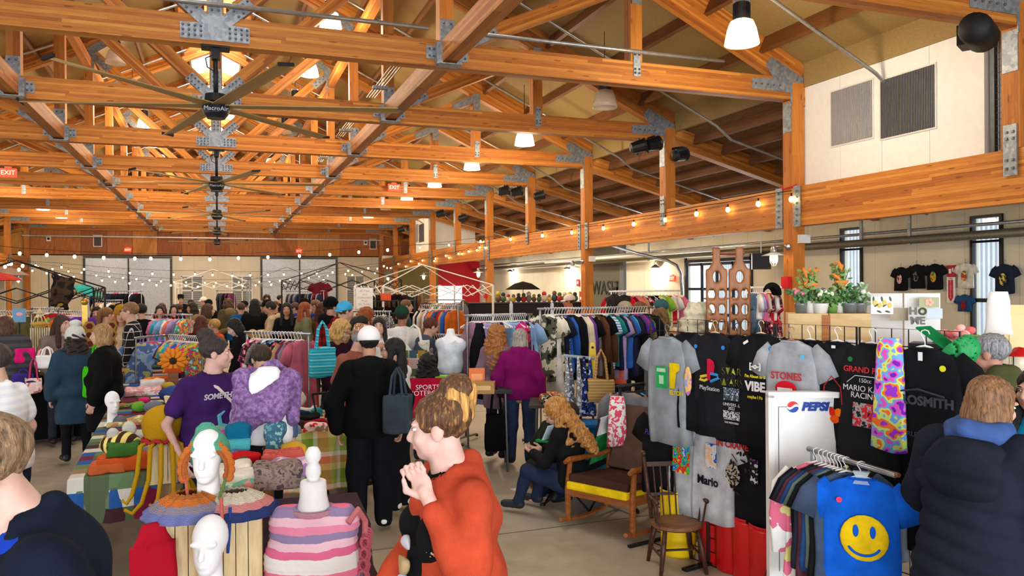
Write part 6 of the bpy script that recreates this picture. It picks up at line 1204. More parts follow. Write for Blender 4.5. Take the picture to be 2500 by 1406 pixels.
sheet('seat_sling', [(-.3, -.24, .39), (.3, -.24, .39), (.3, .24, .41), (-.3, .24, .41)], BLK, ch, .09); sheet('back_sling', [(.31, -.25, .45), (-.31, -.25, .45), (-.31, -.33, .72), (.31, -.33, .72)], GRC, ch, -.06); sheet('back_top_sling', [(.31, -.33, .72), (-.31, -.33, .72), (-.31, -.37, .89), (.31, -.37, .89)], F_((226, 230, 232)), ch, -.03); MB().box((0, .27, .37), (.6, .02, .05)).build('seat_front', GRC, ch)
tag(MB().box((0, 0, 0), (.075, .012, .15), (.5, 0, .4)).build('phone', plain((190, 210, 226), .2), None, dep(1338, 1056, 7.0)), 'pale phone held by the ginger-haired woman', 'phone')
# ---- red folding chair with lettering
c = pos(1042, 8.75); fc = thing('sports_chair', 'red folding sports chair under the black-haired woman', 'chair', (c[0], c[1], 0), math.atan2(-c[0], c[1]))
RDF = F_((196, 24, 60)); sheet('back_sling', [(-.27, -.2, .66), (.27, -.2, .66), (.27, -.26, 1.1), (-.27, -.26, 1.1)], RDF, fc, .03); sheet('seat_sling', [(-.27, -.2, .6), (.27, -.2, .6), (.27, .25, .62), (-.27, .25, .62)], RDF, fc, .05)
for sx in (-1, 1):
    for a, b in (((.28, .28, 0), (.28, -.22, .62)), ((.28, -.28, 0), (.28, .26, .62)), ((.28, -.2, .6), (.28, -.27, 1.12)), ((.28, .26, .62), (.28, .27, .82))): MB().tube([(sx*a[0], a[1], a[2]), (sx*b[0], b[1], b[2])], .011, 6).build('frame_tube', BLACKM, fc)
    MB().box((sx*.28, .02, .83), (.05, .5, .02)).build('armrest', BLACKM, fc)
text('SPORTS\nNOTEBOOK', .075, plain((240, 226, 230)), fc, face((0, -.29, .97), 0, -.12), .001)
# ---- red and yellow plastic drums
RP = plain((206, 16, 24), .3, 0, .5); YP = plain((240, 200, 16), .3, 0, .5)
def drum(lab, px, z, h, r, mat, grp):
    x, y = pos(px, z); t = thing('plastic_drum', lab, 'drum', (x, y, 0), 0, grp)
    MB().lathe([(r*.94, 0), (r*.97, .02), (r, h-.03), (r*.985, h), (r*.93, h), (r*.91, h-.03), (r*.88, .02)], 28).build('shell', mat, t, smooth=True); MB().lathe([(r*.9, h-.07), (r*.5, h-.075), (0, h-.08)], 28).build('recessed_top', mat, t, smooth=True)
    MB().tube([(r*.97*math.cos(a*PI/14), r*.97*math.sin(a*PI/14), h) for a in range(29)], .008, 6).build('rim', mat, t)
for k in range(6): drum('glossy red plastic drum, %s in the row from the spindle chair' % ordw(k), 1752+44*k, 5.95-.19*k, .44, .165, RP, 'row of red drums')
drum('glossy yellow plastic drum behind the spindle chair', 1652, 6.1, .50, .14, YP, None)
# ---- wooden frame stand, dried plant, wire easel
c = pos(1705, 6.05); wf_ = thing('wooden_screen', 'worn upright wooden screen frame leaning before the tees', 'frame', (c[0], c[1], 0), math.atan2(-c[0], c[1])-.25)
PALEW = wood((112, 84, 48), (150, 116, 70), 3.0, (12, 12, 2), .6)
for sx in (-1, 1): MB().box((sx*.19, 0, .47), (.04, .03, .94), (-.04, 0, 0)).build('stile', PALEW, wf_)
MB().box((0, .0, .92), (.42, .03, .045)).build('top_rail', PALEW, wf_); MB().box((0, 0, .12), (.36, .03, .04)).build('bottom_rail', PALEW, wf_)
c = pos(1850, 5.5); dp = thing('dried_plant', 'dried brown leafy branch bundle above the red drums', 'plant', (c[0], c[1], 0), 0)
MB().lathe([(.07, 0), (.09, .03), (.08, .5), (.0, .5)], 12).build('pot', plain((40, 32, 26), .6), dp)
mS = MB(); mL = MB(); r_ = random.Random(3)
for i in range(34):
    a = r_.uniform(0, 2*PI); h = r_.uniform(.65, 1.12); rr_ = r_.uniform(.05, .22); top = Vector((rr_*math.cos(a), rr_*math.sin(a), h)); mS.tube([(0, 0, .48), (top.x*.4, top.y*.4, .48+(h-.48)*.6), top], .003, 4)
    for j in range(7):
        f = r_.uniform(.3, 1.05); p = Vector((top.x*f, top.y*f, .5+(h-.5)*f)); mL.ball(p+Vector((r_.uniform(-.04, .04), r_.uniform(-.04, .04), r_.uniform(-.03, .03))), (.022, .006, .014), 6, 4, rot=(r_.uniform(0, 3), r_.uniform(0, 3), r_.uniform(0, 3)))
mS.build('stems', plain((52, 38, 26), .7), dp)['kind'] = 'stuff'; mL.build('foliage', plain((44, 34, 24), .6), dp)['kind'] = 'stuff'
c = pos(1868, 4.75); ez = thing('wire_easel', 'thin black wire display easel in front of the red drums', 'easel', (c[0], c[1], 0), math.atan2(-c[0], c[1]))
for q in (((-.1, 0, 0), (.02, .05, .42)), ((.16, 0, 0), (.02, .05, .42)), ((.05, .2, 0), (.02, .05, .42))): MB().tube(q, .004, 5).build('leg', BLACKM, ez)
MB().tube([(-.07, -.02, .13), (.14, -.02, .13)], .004, 5).build('ledge', BLACKM, ez)
tag(MB().box((0, 0, .002), (.12, .07, .004), (0, 0, .3)).build('paper_scrap', plain((226, 222, 214)), None, onZ(1262, 1194)), 'scrap of white paper on the concrete floor', 'paper')
# ================================================================ craft stalls on the exit-sign side
FOAM = plain((240, 240, 244), .5); SLAT = wood((196, 170, 122), (226, 204, 160), 2.5, (14, 14, 2), .6)
def crochet(cols, period=.05, axis=2, wob=.006): return stripes(cols, period, axis, wob=wob)
# ---- near table with crates, heads and the poncho bust
NT = pos(585, 3.75); nrz = math.atan2(-NT[0], NT[1])
ntab = table('stall_table', 'near craft table under the crates and the striped poncho', NT, nrz, 1.3, .7, .62, F_((60, 34, 40)), drop=.5)
def at(px, py, z): return dep(px, py, z)
def slat_crate(lab, px0, px1, ytop, z, h, d, rz=0, n=5, grp=None):
    a = dep((px0+px1)/2, ytop, z); w_ = pxsize(px1-px0, z); t = thing('slatted_crate', lab, 'crate', (a.x, a.y, a.z-h), math.atan2(-a.x, a.y)+rz, grp)
    for sy in (-1, 1):
        for i in range(n): MB().box((-w_/2+w_*(i+.5)/n, sy*d/2, h/2), (w_/n*.93, .012, h)).build('slat', SLAT, t)
    for sx in (-1, 1):
        for i in range(3): MB().box((sx*w_/2, -d/2+d*(i+.5)/3, h/2), (.012, d/3*.9, h)).build('slat', SLAT, t)
    MB().box((0, 0, h-.008), (w_, d, .016)).build('end_panel', SLAT, t); MB().box((0, 0, .008), (w_, d, .016)).build('end_panel', SLAT, t); return t, a
slat_crate('pale slatted crate standing on end under the lilac collar', 398, 512, 1240, 3.55, .45, .22, .05, 4, 'upright crates'); slat_crate('pale slatted crate standing on end under the pink collar', 522, 634, 1240, 3.6, .45, .22, -.05, 4, 'upright crates')
def foamhead(lab, px, ychin, z, va, sc=1.0):
    p = dep(px, ychin, z); t = thing('foam_head', lab, 'display head', (p.x, p.y, p.z), away(p.x, p.y, va), 'white foam display heads'); t.scale = (sc,)*3
    pr = [('e', (0, -.012, .15), (.072, .09, .095)), ('e', (0, .025, .085), (.055, .06, .085)), ('e', (0, .055, .03), (.028, .026, .024)), ('c', (0, .085, .13), (0, .102, .09), .008, .013), ('e', (.03, .072, .142), (.028, .014, .012)), ('e', (-.03, .072, .142), (.028, .014, .012)), ('e', (0, .082, .055), (.02, .011, .011)), ('c', (0, -.01, .05), (0, -.015, -.1), .048, .052), ('e', (0, -.01, -.12), (.085, .07, .025))]
    blob('head', pr, FOAM, t, .007, .016, [((0, 0, -1), .125)], [('e', (.03, .1, .125), (.02, .02, .012)), ('e', (-.03, .1, .125), (.02, .02, .012))]); return t
foamhead('white foam head wearing the turquoise bonnet on the crates', 507, 1178, 3.6, 165)
foamhead('bare white foam head standing before the slatted crates', 512, 1398, 3.35, 160)
# crocheted bonnet
p = dep(507, 1130, 3.6); t = thing('crochet_bonnet', 'turquoise crochet bonnet with orange scalloped edge on foam head', 'bonnet', p, away(p.x, p.y, 165))
blob('crown', [('e', (0, -.03, .05), (.092, .105, .1)), ('e', (.02, -.06, .13), (.05, .05, .05))], knit((104, 190, 160), 60), t, .01, .03, (), [('e', (0, .05, -.02), (.075, .16, .1))], lambda X, Y, Z: .003*np.sin(110*X)*np.sin(110*Z))
m = MB()
for i in range(15): a = -.35+i*(PI+.7)/14; m.ball((.105*math.cos(a), .028, -.02+.115*math.sin(a)), (.026, .012, .026), 8, 6)
m.build('scalloped_edge', knit((230, 130, 60), 60), t, smooth=True); MB().tube([(.095*math.cos(a), .045, -.02+.1*math.sin(a)) for a in np.linspace(-.4, PI+.4, 16)], .009, 6).build('brim_band', knit((200, 110, 60), 60), t)
for sx, c in ((1, (226, 120, 104)), (-1, (120, 150, 90))): MB().tube([(sx*.09, .03, -.06), (sx*.07, .07, -.14), (sx*.06, .09, -.3), (sx*.07, .1, -.44)], .007, 6).build('tie', knit(c, 60), t)
# collars / small shawls on the crates
def collar_(lab, px, py, z, rx, cols, rz=0, sx=1.0):
    p = dep(px, py, z); t = thing('crochet_collar', lab, 'collar', p, away(p.x, p.y, 180)+rz); n = 40; rings = []
    prof = [(.055, .0), (.09, -.015), (.13, -.035), (.17, -.06), (.2, -.09)]
    for i in range(len(prof)-1):
        m = MB(); vs = []
        for (r, zq) in (prof[i], prof[i+1]):
            for j in range(n): a = 2*PI*j/n; q = 1+(.04*math.sin(a*14) if r > .19 else 0); vs.append((r*q*rx*math.cos(a)*sx, r*q*math.sin(a), zq+.004*math.sin(a*14)))
        vs += [(x, y, zz_-.008) for x, y, zz_ in vs]; k = 2*n
        fs = [(j, (j+1) % n, n+(j+1) % n, n+j) for j in range(n)]+[(k+j, k+n+j, k+n+(j+1) % n, k+(j+1) % n) for j in range(n)]+[(j, k+j, k+(j+1) % n, (j+1) % n) for j in range(n)]+[(n+j, n+(j+1) % n, k+n+(j+1) % n, k+n+j) for j in range(n)]
        m.add(vs, fs).build('crochet_band', knit(cols[i % len(cols)], 70), t)
    return t
collar_('lilac crochet collar with orange patch draped on the crate', 462, 1200, 3.55, 1.0, ((200, 120, 60), (232, 130, 60), (160, 150, 170), (128, 136, 200)))
collar_('pink and cream crochet collar with navy edge draped on the crate', 575, 1196, 3.62, 1.0, ((230, 220, 196), (238, 226, 210), (236, 150, 150), (54, 70, 130)))
tag(MB().tube([at(540, 1215, 3.42), at(542, 1270, 3.4), at(537, 1330, 3.4), at(535, 1372, 3.4)], .008, 6).build('crochet_tie', knit((232, 120, 110), 60)), 'coral crochet cord hanging down the crates', 'cord'); tag(MB().tube([at(562, 1238, 3.45), at(560, 1290, 3.43), at(556, 1350, 3.43)], .007, 6).build('crochet_tie', knit((50, 84, 170), 60)), 'blue crochet cord hanging down the crates', 'cord')
# bust with striped poncho
p = dep(765, 1190, 3.6); bz = p.z-.74; t = thing('dress_form', 'white dress form neck and bust under the striped poncho', 'dress form', (p.x, p.y, bz), away(p.x, p.y, 170))
MB().lathe([(.0, 1.0), (.022, .995), (.036, .97), (.036, .945), (.024, .925), (.034, .905), (.036, .875), (.026, .85), (.024, .845)], 20, (0, 0, -.07)).build('neck_finial', FOAM, t, smooth=True); MB().lathe([(.05, .775), (.058, .77), (.062, .70), (.075, .64), (.08, .6)], 24).build('neck', FOAM, t, smooth=True)
blob('torso', [('e', (0, 0, .42), (.12, .07, .16)), ('e', (0, 0, .2), (.11, .08, .25)), ('c', (-.1, 0, .54), (.1, 0, .54), .045, .045)], FOAM, t, .02)
PON = stripes(((236, 190, 206), (150, 130, 170), (236, 120, 150), (236, 226, 224), (236, 230, 228), (226, 110, 150), (240, 196, 210), (150, 132, 172), (232, 140, 170)), .30, 2, wob=.02)
t = thing('crochet_poncho', 'pink, lilac and cream striped crochet poncho on the bust', 'poncho', (p.x, p.y, bz), away(p.x, p.y, 170))
blob('poncho_cloth', [('c', (-.13, .0, .585), (.13, .0, .585), .075, .075), ('e', (0, .01, .4), (.22, .15, .24)), ('e', (0, .01, .1), (.25, .17, .4))], PON, t, .011, .06, [((0, 0, -1), -.02)], [('e', (0, 0, .70), (.09, .085, .1)), ('e', (0, .01, -.1), (.22, .14, .35))], lambda X, Y, Z: .0035*np.sin(210*Z)+.004*np.sin(22*X+4*np.sin(7*Z)))
MB().lathe([(.098, .62), (.106, .635), (.1, .65), (.092, .635)], 28, sy=.95).build('neck_band', knit((244, 176, 196), 90), t, smooth=True)
MB().tube([(-.17, .1, .6), (-.21, .06, .65), (-.235, .0, .58), (-.235, .02, .5)], .014, 8).build('strap', knit((244, 140, 146), 70), t)
m = MB(); r_ = random.Random(9)
for i in range(9):
    for j in range(5): a = (j-2)*.035; m.tube([(-.24+.018*math.cos(q)+.004*i, a+.016*math.sin(q)*.4, .5-i*.05+.026*math.sin(q)) for q in np.linspace(0, 2*PI, 9)], .007, 5)
m.build('lacy_sleeve', knit((236, 120, 140), 70), t)['kind'] = 'stuff'
m = MB()
for i in range(4):
    for j in range(5): a = (j-2)*.04; m.tube([(-.21+.02*math.cos(q)+.004*i, a+.016*math.sin(q)*.4, .06-i*.05+.026*math.sin(q)) for q in np.linspace(0, 2*PI, 9)], .007, 5)
m.build('grey_lace_end', knit((96, 92, 104), 70), t)['kind'] = 'stuff'
# red crocheted piece behind the walking man
garment('crochet_vest', 'bright red crochet top hanging beside the slatted crates', 'vest', 'tank', .75, knit((236, 30, 60), 80), dep(372, 1256, 3.35), away(*pos(372, 3.35), 20), None, 1, .05, .42)
# ---- long plush table
TA = [pos(345, 5.75), pos(386, 11.2)]; cA = ((TA[0][0]+TA[1][0])/2-.06, (TA[0][1]+TA[1][1])/2); dA = Vector((TA[1][0]-TA[0][0], TA[1][1]-TA[0][1])); rA = math.atan2(-dA.x, dA.y)
@cached
def patchwork():
    n = N('patchwork'); v = n.co((1/.16, 1/.16, 1/.13)); f = n.n('ShaderNodeVectorMath', operation='FLOOR'); n.l(v, f.inputs[0]); w_ = n.n('ShaderNodeTexWhiteNoise'); n.l(f.outputs[0], w_.inputs[0])
    return n.fin(n.ramp(w_.outputs[0], [(0, (40, 84, 150)), (.15, (96, 120, 84)), (.3, (110, 28, 52)), (.45, (200, 196, 186)), (.6, (66, 40, 44)), (.72, (150, 120, 84)), (.85, (84, 96, 70))], 'CONSTANT'), .9, 0, .1)
table('stall_table', 'long craft table with patchwork cloth under the plush toys', cA, rA, .82, dA.length+.1, .75, patchwork(), drop=.33)
def top_at(px, py, z=.757): return onZ(px, py, z)
def plush(name, lab, cat, p, parts, rz=None): 
    t = thing(name, lab, cat, p, away(p[0], p[1], 180) if rz is None else rz)
    for nm, prims, mat, kw in parts: blob(nm, prims, mat, t, kw.pop('vox', .012), kw.pop('k', .02), **kw)
    return t
YK = knit((226, 172, 30), 75); kd = lambda X, Y, Z: .003*np.sin(150*Z)*np.sin(150*np.arctan2(Y, X)*.08)
slat_crate('small slatted crate under the yellow octopus', 368, 428, 1075, 5.75, .30, .18, 0, 3)
p = dep(398, 1075, 5.75); t = thing('octopus_plush', 'big yellow crochet octopus with long curling arms on a crate', 'plush toy', p, away(p.x, p.y, 0))
blob('head', [('e', (0, 0, .13), (.145, .14, .13)), ('e', (0, 0, .06), (.13, .125, .08))], YK, t, .012, .03, [((0, 0, -1), -.0)], (), kd)
MB().tube([(.135*math.cos(a), .13*math.sin(a), .012+.01*math.sin(9*a)) for a in np.linspace(0, 2*PI, 40)], .014, 6).build('red_trim', knit((226, 60, 70), 75), t)
r_ = random.Random(4)
for i, (a, dz, dx) in enumerate(((-1.2, .62, -.06), (-.75, .36, .05), (-1.65, .42, -.05), (-2.1, .45, -.1), (-.35, .48, .1), (.2, .3, .03), (-2.7, .4, -.06), (-1.0, .26, .03))):
    x, y = .11*math.cos(a), .11*math.sin(a); MB().tube([(x, y, .0), (x*1.5, y*1.7-.03, -.01), (x*1.7, y*1.9-.06, -dz*.5), (x*1.8+dx*.4, y*1.95-.07, -dz*.85), (x*1.8+dx, y*1.9-.07, -dz), (x*1.8+dx*1.5, y*1.9-.06, -dz*.93)], [.017, .017, .016, .015, .014, .011], 8).build('arm', YK, t, smooth=True)
def ball_plush(lab, px, py, r, cols, p2=None, z=None, cat='plush toy', name='plush_toy', extra=()):
    p = top_at(px, py) if z is None else dep(px, py, z); t = thing(name, lab, cat, p, away(p.x, p.y, 150)); blob('body', [('e', (0, 0, r*.85), (r*1.15, r, r*.9)), ('e', (r*.9, 0, r*.9), (r*.6, r*.6, r*.55))], cols, t, .012, .03, [((0, 0, -1), 0)], (), kd)
    for nm, pr, mt in extra: blob(nm, pr, mt, t, .01, .015)
    for sy in (-1, 1): MB().ball((r*1.35, sy*r*.3, r*1.05), .009, 8, 6).build('eye', BLACKM, t)
    return t
ball_plush('striped bumblebee plush with cream wings beside the octopus', 300, 1118, .12, stripes(((236, 214, 120), (64, 44, 34)), .075, 0), extra=[('wing', [('e', (-.02, -.06, .22), (.06, .03, .06)), ('e', (.05, .05, .2), (.05, .03, .05))], knit((240, 236, 226)))])
ball_plush('blue crochet whale plush behind the octopus', 425, 985, .12, knit((70, 96, 170), 75), extra=[('tail', [('c', (-.12, 0, .1), (-.22, 0, .15), .04, .02), ('e', (-.24, .04, .16), (.03, .06, .015)), ('e', (-.24, -.04, .16), (.03, .06, .015))], knit((54, 80, 160), 75))])
ball_plush('grey crochet plush between whale and octopus', 378, 1010, .08, knit((140, 146, 162), 75)); ball_plush('bright green frog plush on the stall', 342, 1005, .06, knit((120, 200, 70), 75)); ball_plush('white crochet cloud plush beside the bee', 352, 1110, .07, knit((240, 238, 236), 75)); ball_plush('small grey plush at the stall edge', 292, 1040, .06, knit((130, 130, 140), 75)); ball_plush('yellow and blue knitted toy near the books', 412, 955, .07, knit((226, 196, 70), 75))
foamhead('small white foam head at the back of the plush stall', 275, 1010, 7.6, 200, .9)
t = thing('plush_frog', 'large variegated green crochet frog head behind the purple seller', 'plush toy', dep(555, 1075, 5.2), away(*pos(555, 5.2), 0)); blob('body', [('e', (0, 0, .0), (.13, .1, .09)), ('e', (-.06, -.03, .06), (.05, .04, .05)), ('e', (.06, -.03, .06), (.05, .04, .05))], blotch(((130, 160, 120), (110, 150, 150), (150, 170, 110), (160, 180, 190)), 12), t, .012, .03, (), (), kd)
for sx in (-1, 1): MB().ball((sx*.06, -.07, .08), .012, 8, 6).build('eye', BLACKM, t)
# cloth goods, flat bundles
def bundle(lab, px, py, sx, sy, sz, mat, z=None, rz=0, cat='folded cloth', name='folded_cloth', zt=.757):
    p = onZ(px, py, zt) if z is None else dep(px, py, z); o = blob(name, [('b', (0, 0, sz/2), (sx/2, sy/2, sz/2)), ('e', (sx*.1, 0, sz*.7), (sx*.4, sy*.4, sz*.45))], mat, None, max(.01, min(sx, sy, sz)/7), .03, [((0, 0, -1), 0)], (), wrinkle(.012, 34, px*.1)); o.location = p; o.rotation_euler = (0, 0, away(p.x, p.y, 0)+rz); return tag(o, lab, cat)
bundle('orange woven basket with yarn in front of the bee', 300, 1145, .34, .2, .1, knit((226, 96, 40), 70), cat='basket', name='yarn_basket'); bundle('green yarn skein heap in the orange basket', 300, 1110, .22, .14, .08, knit((70, 120, 50), 60), zt=.86, cat='yarn', name='yarn_skein'); bundle('orange tray with lilac yarn at the stall corner', 262, 1150, .22, .2, .07, knit((226, 110, 60), 70), cat='basket', name='yarn_basket')
bundle('pale flowered cloth on the middle of the plush stall', 318, 1035, .4, .3, .04, blotch(((226, 220, 190), (200, 180, 120), (150, 150, 90), (226, 120, 110)), 18)); bundle('white knitted cloth behind the bee', 330, 1068, .3, .24, .05, knit((232, 228, 220)))
bundle('pink clothes in clear wrap on the far half of the stall', 350, 962, .4, .4, .07, blotch(((236, 196, 200), (226, 160, 160), (240, 230, 230)), 12)); bundle('white box with clothes near the whale', 372, 945, .3, .3, .09, F_((236, 226, 226))); bundle('hot pink round tin on the stall', 350, 985, .12, .12, .06, F_((230, 50, 120))); bundle('green leaf garland on the stall', 322, 992, .24, .12, .04, blotch(((60, 100, 50), (120, 150, 70), (226, 60, 60)), 40))
bundle('orange fabric tray near the back of the stall', 388, 930, .4, .3, .05, blotch(((230, 150, 50), (200, 90, 40)), 9)); bundle('striped cloth roll near the whale', 440, 940, .25, .2, .08, blotch(((120, 130, 170), (226, 196, 90), (236, 236, 230)), 14))
wc = thing('wooden_crate_board', 'pale plywood crate side standing behind the whale', 'crate', dep(445, 1030, 6.3), away(*pos(445, 6.3), 30)); MB().box((0, 0, 0), (.02, .34, .42), (0, -.25, 0)).build('board', SLAT, wc); MB().box((.05, .0, .0), (.1, .34, .02), (0, -.25, 0)).build('shelf', SLAT, wc)
# books
for i in range(7):
    p = top_at(395, 925); cN = ('grey', 'teal', 'white', 'maroon', 'cream', 'navy', 'green'); cC = ((150, 150, 150), (70, 150, 150), (226, 226, 220), (130, 40, 50), (220, 206, 170), (40, 50, 90), (70, 110, 80))
    t = thing('book', '%s book, %s up in the stack on the plush stall' % (cN[i], ordw(i)), 'book', (p.x, p.y, p.z+.03*i), R.uniform(-.3, .3), 'stacked books'); MB().box((0, 0, .015), (.24, .17, .026)).build('cover', plain(cC[i], .5), t); MB().box((.004, .004, .015), (.236, .168, .02)).build('pages', plain((236, 230, 214), .8), t)
# sunflower in brown pot
p = top_at(423, 945); t = thing('sunflower_decoration', 'orange sunflower in brown wooden vase on the plush stall', 'flower', p, away(p.x, p.y, 0))
MB().box((0, 0, .1), (.13, .13, .2)).build('vase', wood((110, 66, 36), (146, 92, 52)), t); MB().box((0, 0, .23), (.2, .14, .06)).build('bow', F_((196, 84, 40)), t)
pm_ = MB().ball((0, -.012, .095), (.026, .008, .06), 6, 5).mesh('petal', plain((232, 140, 24), .6), True)
for i in range(18): o = obj('petal', pm_, t, (0, -.05+.02*(i % 2), .36), (0, i*2*PI/18, 0)); o.scale = (1.2, 1, 1.3 if i % 2 else 1.1)
MB().ball((0, -.06, .36), (.05, .025, .05), 12, 8).build('seed_head', plain((60, 32, 18), .8), t)
# ---- dress form with purple shawl
p = dep(655, 1080, 5.05); t = thing('dress_form', 'white dress form torso on a wooden pole wearing the purple shawl', 'dress form', (p.x, p.y, p.z), away(p.x, p.y, 160))
blob('torso', [('e', (0, 0, .30), (.15, .11, .18)), ('e', (0, 0, .12), (.14, .115, .16)), ('e', (0, .01, .05), (.16, .12, .14)), ('c', (-.11, 0, .38), (.11, 0, .38), .06, .06), ('c', (0, 0, .4), (0, -.01, .50), .06, .05), ('e', (.07, .08, .3), (.06, .05, .06)), ('e', (-.07, .08, .3), (.06, .05, .06))], FOAM, t, .014, .05, [((0, 0, -1), 0), ((0, 0, 1), .49)])
MB().tube([(0, 0, 0), (0, 0, -.42)], .035, 12).build('pole', wood((80, 50, 26), (126, 84, 44)), t, smooth=True)
t2 = thing('crochet_shawl', 'purple crochet shawl wrapped around the dress form', 'shawl', (p.x, p.y, p.z), away(p.x, p.y, 160))
PUR = blotch(((92, 64, 112), (104, 76, 124), (122, 92, 142), (146, 112, 164), (112, 82, 132)), 34, 1.0, 4)
blob('shawl_cloth', [('c', (-.15, .02, .42), (0, -.08, .47), .05, .05), ('c', (.15, .02, .42), (0, -.08, .47), .05, .05), ('c', (-.16, .03, .42), (-.12, .12, .25), .055, .05), ('c', (.16, .03, .42), (.1, .12, .3), .055, .045), ('c', (-.12, .12, .27), (.12, .14, .12), .05, .05), ('c', (.12, .13, .3), (-.1, .15, .2), .045, .05), ('c', (.15, .05, .3), (.17, .06, -.1), .06, .05), ('c', (.1, .12, .2), (.13, .1, -.12), .05, .04), ('c', (-.17, .0, .38), (-.17, .02, .15), .055, .045), ('c', (-.15, .1, .4), (.02, .17, .27), .04, .05), ('c', (.02, .17, .27), (.14, .12, .12), .05, .06)], PUR, t2, .011, .05, (), [('e', (0, 0, .2), (.13, .1, .5))], lambda X, Y, Z: .004*np.sin(120*X+60*Z)*np.sin(120*Z)+.004*np.sin(25*X))
MB().tube([(.19, .06, -.1), (.2, .06, -.3), (.18, .05, -.42)], [.03, .045, .02], 8).build('shawl_end', PUR, t2)
# mid pile between the forms
pl_t = table('stall_table', 'low craft table under the yarn goods around the purple shawl', pos(640, 4.85), math.atan2(-pos(640, 4.85)[0], pos(640, 4.85)[1]), 1.2, .7, .68, F_((70, 50, 60)), drop=.5)
for i, (lab, px, py, z, sx, sy, sz, mat) in enumerate((
 ('turquoise and blue crochet pompom cap', 582, 1080, 4.7, .13, .12, .1, knit((20, 120, 160), 70)), ('magenta crochet flower band', 560, 1070, 4.75, .1, .08, .05, knit((230, 70, 190), 70)), ('pale turquoise crochet brim', 578, 1098, 4.65, .14, .12, .05, knit((90, 200, 214), 70)), ('bright red folded knit', 598, 1130, 4.5, .16, .13, .05, knit((224, 30, 36), 80)), ('white pillow with handwritten print', 562, 1165, 4.3, .2, .16, .07, F_((236, 228, 214))), ('second white pillow in the pile', 575, 1185, 4.2, .22, .16, .07, F_((240, 232, 220))), ('green leaf knit below the red one', 570, 1140, 4.45, .14, .1, .05, knit((84, 110, 70), 60)), ('white and green towel under the pillows', 570, 1200, 4.15, .22, .16, .05, blotch(((232, 228, 216), (110, 180, 150), (226, 150, 140)), 12)),
 ('coral knitted scarf heap', 690, 1140, 4.6, .22, .2, .09, knit((238, 110, 100), 60)), ('gold satin scarf on the heap', 718, 1112, 4.75, .14, .12, .06, F_((206, 160, 50))), ('lilac patterned wool heap', 700, 1160, 4.5, .24, .16, .08, blotch(((200, 170, 210), (236, 200, 206), (170, 130, 190)), 14)), ('mustard yarn bundle', 722, 1155, 4.5, .12, .1, .06, knit((190, 140, 60), 50)), ('grey brown fluffy wrap at the poncho shoulder', 678, 1188, 4.2, .24, .18, .12, blotch(((120, 104, 100), (150, 130, 124), (90, 74, 76)), 30)), ('teal lace shawl under the dress form', 672, 1110, 4.9, .12, .1, .2, blotch(((90, 140, 150), (60, 100, 120), (140, 180, 180)), 24)), ('dark teal crochet flowers', 600, 1180, 4.4, .2, .16, .1, blotch(((40, 70, 84), (60, 90, 90), (30, 40, 50)), 30)))):
    bundle(lab+' on the low craft table', px, py, sx, sy, sz, mat, z=z)
# ---- plaid table
cB = pos(752, 7.7); plt = table('stall_table', 'table with green, orange and white plaid cloth', cB, math.atan2(-cB[0], cB[1])+.12, .78, .9, .75, None)
@cached
def bigplaid():
    n = N('picnic_plaid'); v = n.co(); s = n.sep(v); fx_ = n.math('FRACT', n.math('DIVIDE', n.math('ADD', s[0], n.math('MULTIPLY', s[1], 1.0)), .36)); fz_ = n.math('FRACT', n.math('DIVIDE', n.math('ADD', s[2], n.math('MULTIPLY', s[1], 0.0)), .3))
    cols = [(0, (214, 190, 110)), (.2, (236, 232, 210)), (.32, (130, 160, 50)), (.62, (236, 232, 210)), (.74, (226, 130, 90))]
    c = n.mix(.5, n.ramp(fx_, cols, 'CONSTANT'), n.ramp(fz_, [(0, (120, 150, 44)), (.3, (226, 206, 120)), (.5, (224, 110, 70)), (.72, (240, 232, 214)), (.86, (150, 170, 70))], 'CONSTANT')); return n.fin(c, .9, 0, .1)
for ch_ in list(plt.children): pass
dr = table('stall_cloth', 'green and orange plaid cloth draped on the side table', cB, math.atan2(-cB[0], cB[1])+.12, .8, .92, .757, bigplaid(), drop=.55, cat='tablecloth')
for ch_ in list(dr.children):
    if ch_.name.startswith(('leg', 'tabletop')): bpy.data.objects.remove(ch_)
for lab, px, py, sx, sy, sz, mat in (('navy knitted hat', 735, 1020, .2, .16, .07, knit((40, 56, 90), 60)), ('black folded knit under the navy hat', 745, 1030, .26, .2, .06, knit((26, 26, 30), 60)), ('turquoise crochet flower', 775, 1015, .1, .08, .06, knit((70, 180, 200), 60)), ('lime knitted leaf', 752, 1018, .08, .08, .04, knit((160, 200, 90), 60)), ('white fluffy shawl at the back', 735, 1012, .3, .16, .07, F_((226, 222, 206))), ('red and white variegated mitten', 770, 1052, .2, .1, .06, blotch(((206, 50, 50), (240, 200, 190), (150, 120, 90)), 12)), ('crimson knitted scarf', 762, 1040, .3, .14, .05, knit((170, 30, 50), 60)), ('dark brown knitted hat', 715, 1045, .2, .14, .07, knit((60, 50, 46), 60)), ('grey knitted mitten', 718, 1058, .12, .1, .06, knit((150, 154, 166), 60)), ('lilac knitted mitten', 800, 1035, .14, .1, .05, knit((170, 150, 160), 60))): bundle(lab+' on the plaid table', px, py, sx, sy, sz, mat, zt=.765)
t = thing('white_flower', 'large white fabric flower at the back of the plaid table', 'flower', dep(728, 975, 7.9), 0); blob('petals', [('e', (.04*math.cos(a), .02, .04*math.sin(a)), (.045, .03, .045)) for a in np.arange(0, 6.2, 1.05)], F_((240, 236, 226)), t, .01, .015)
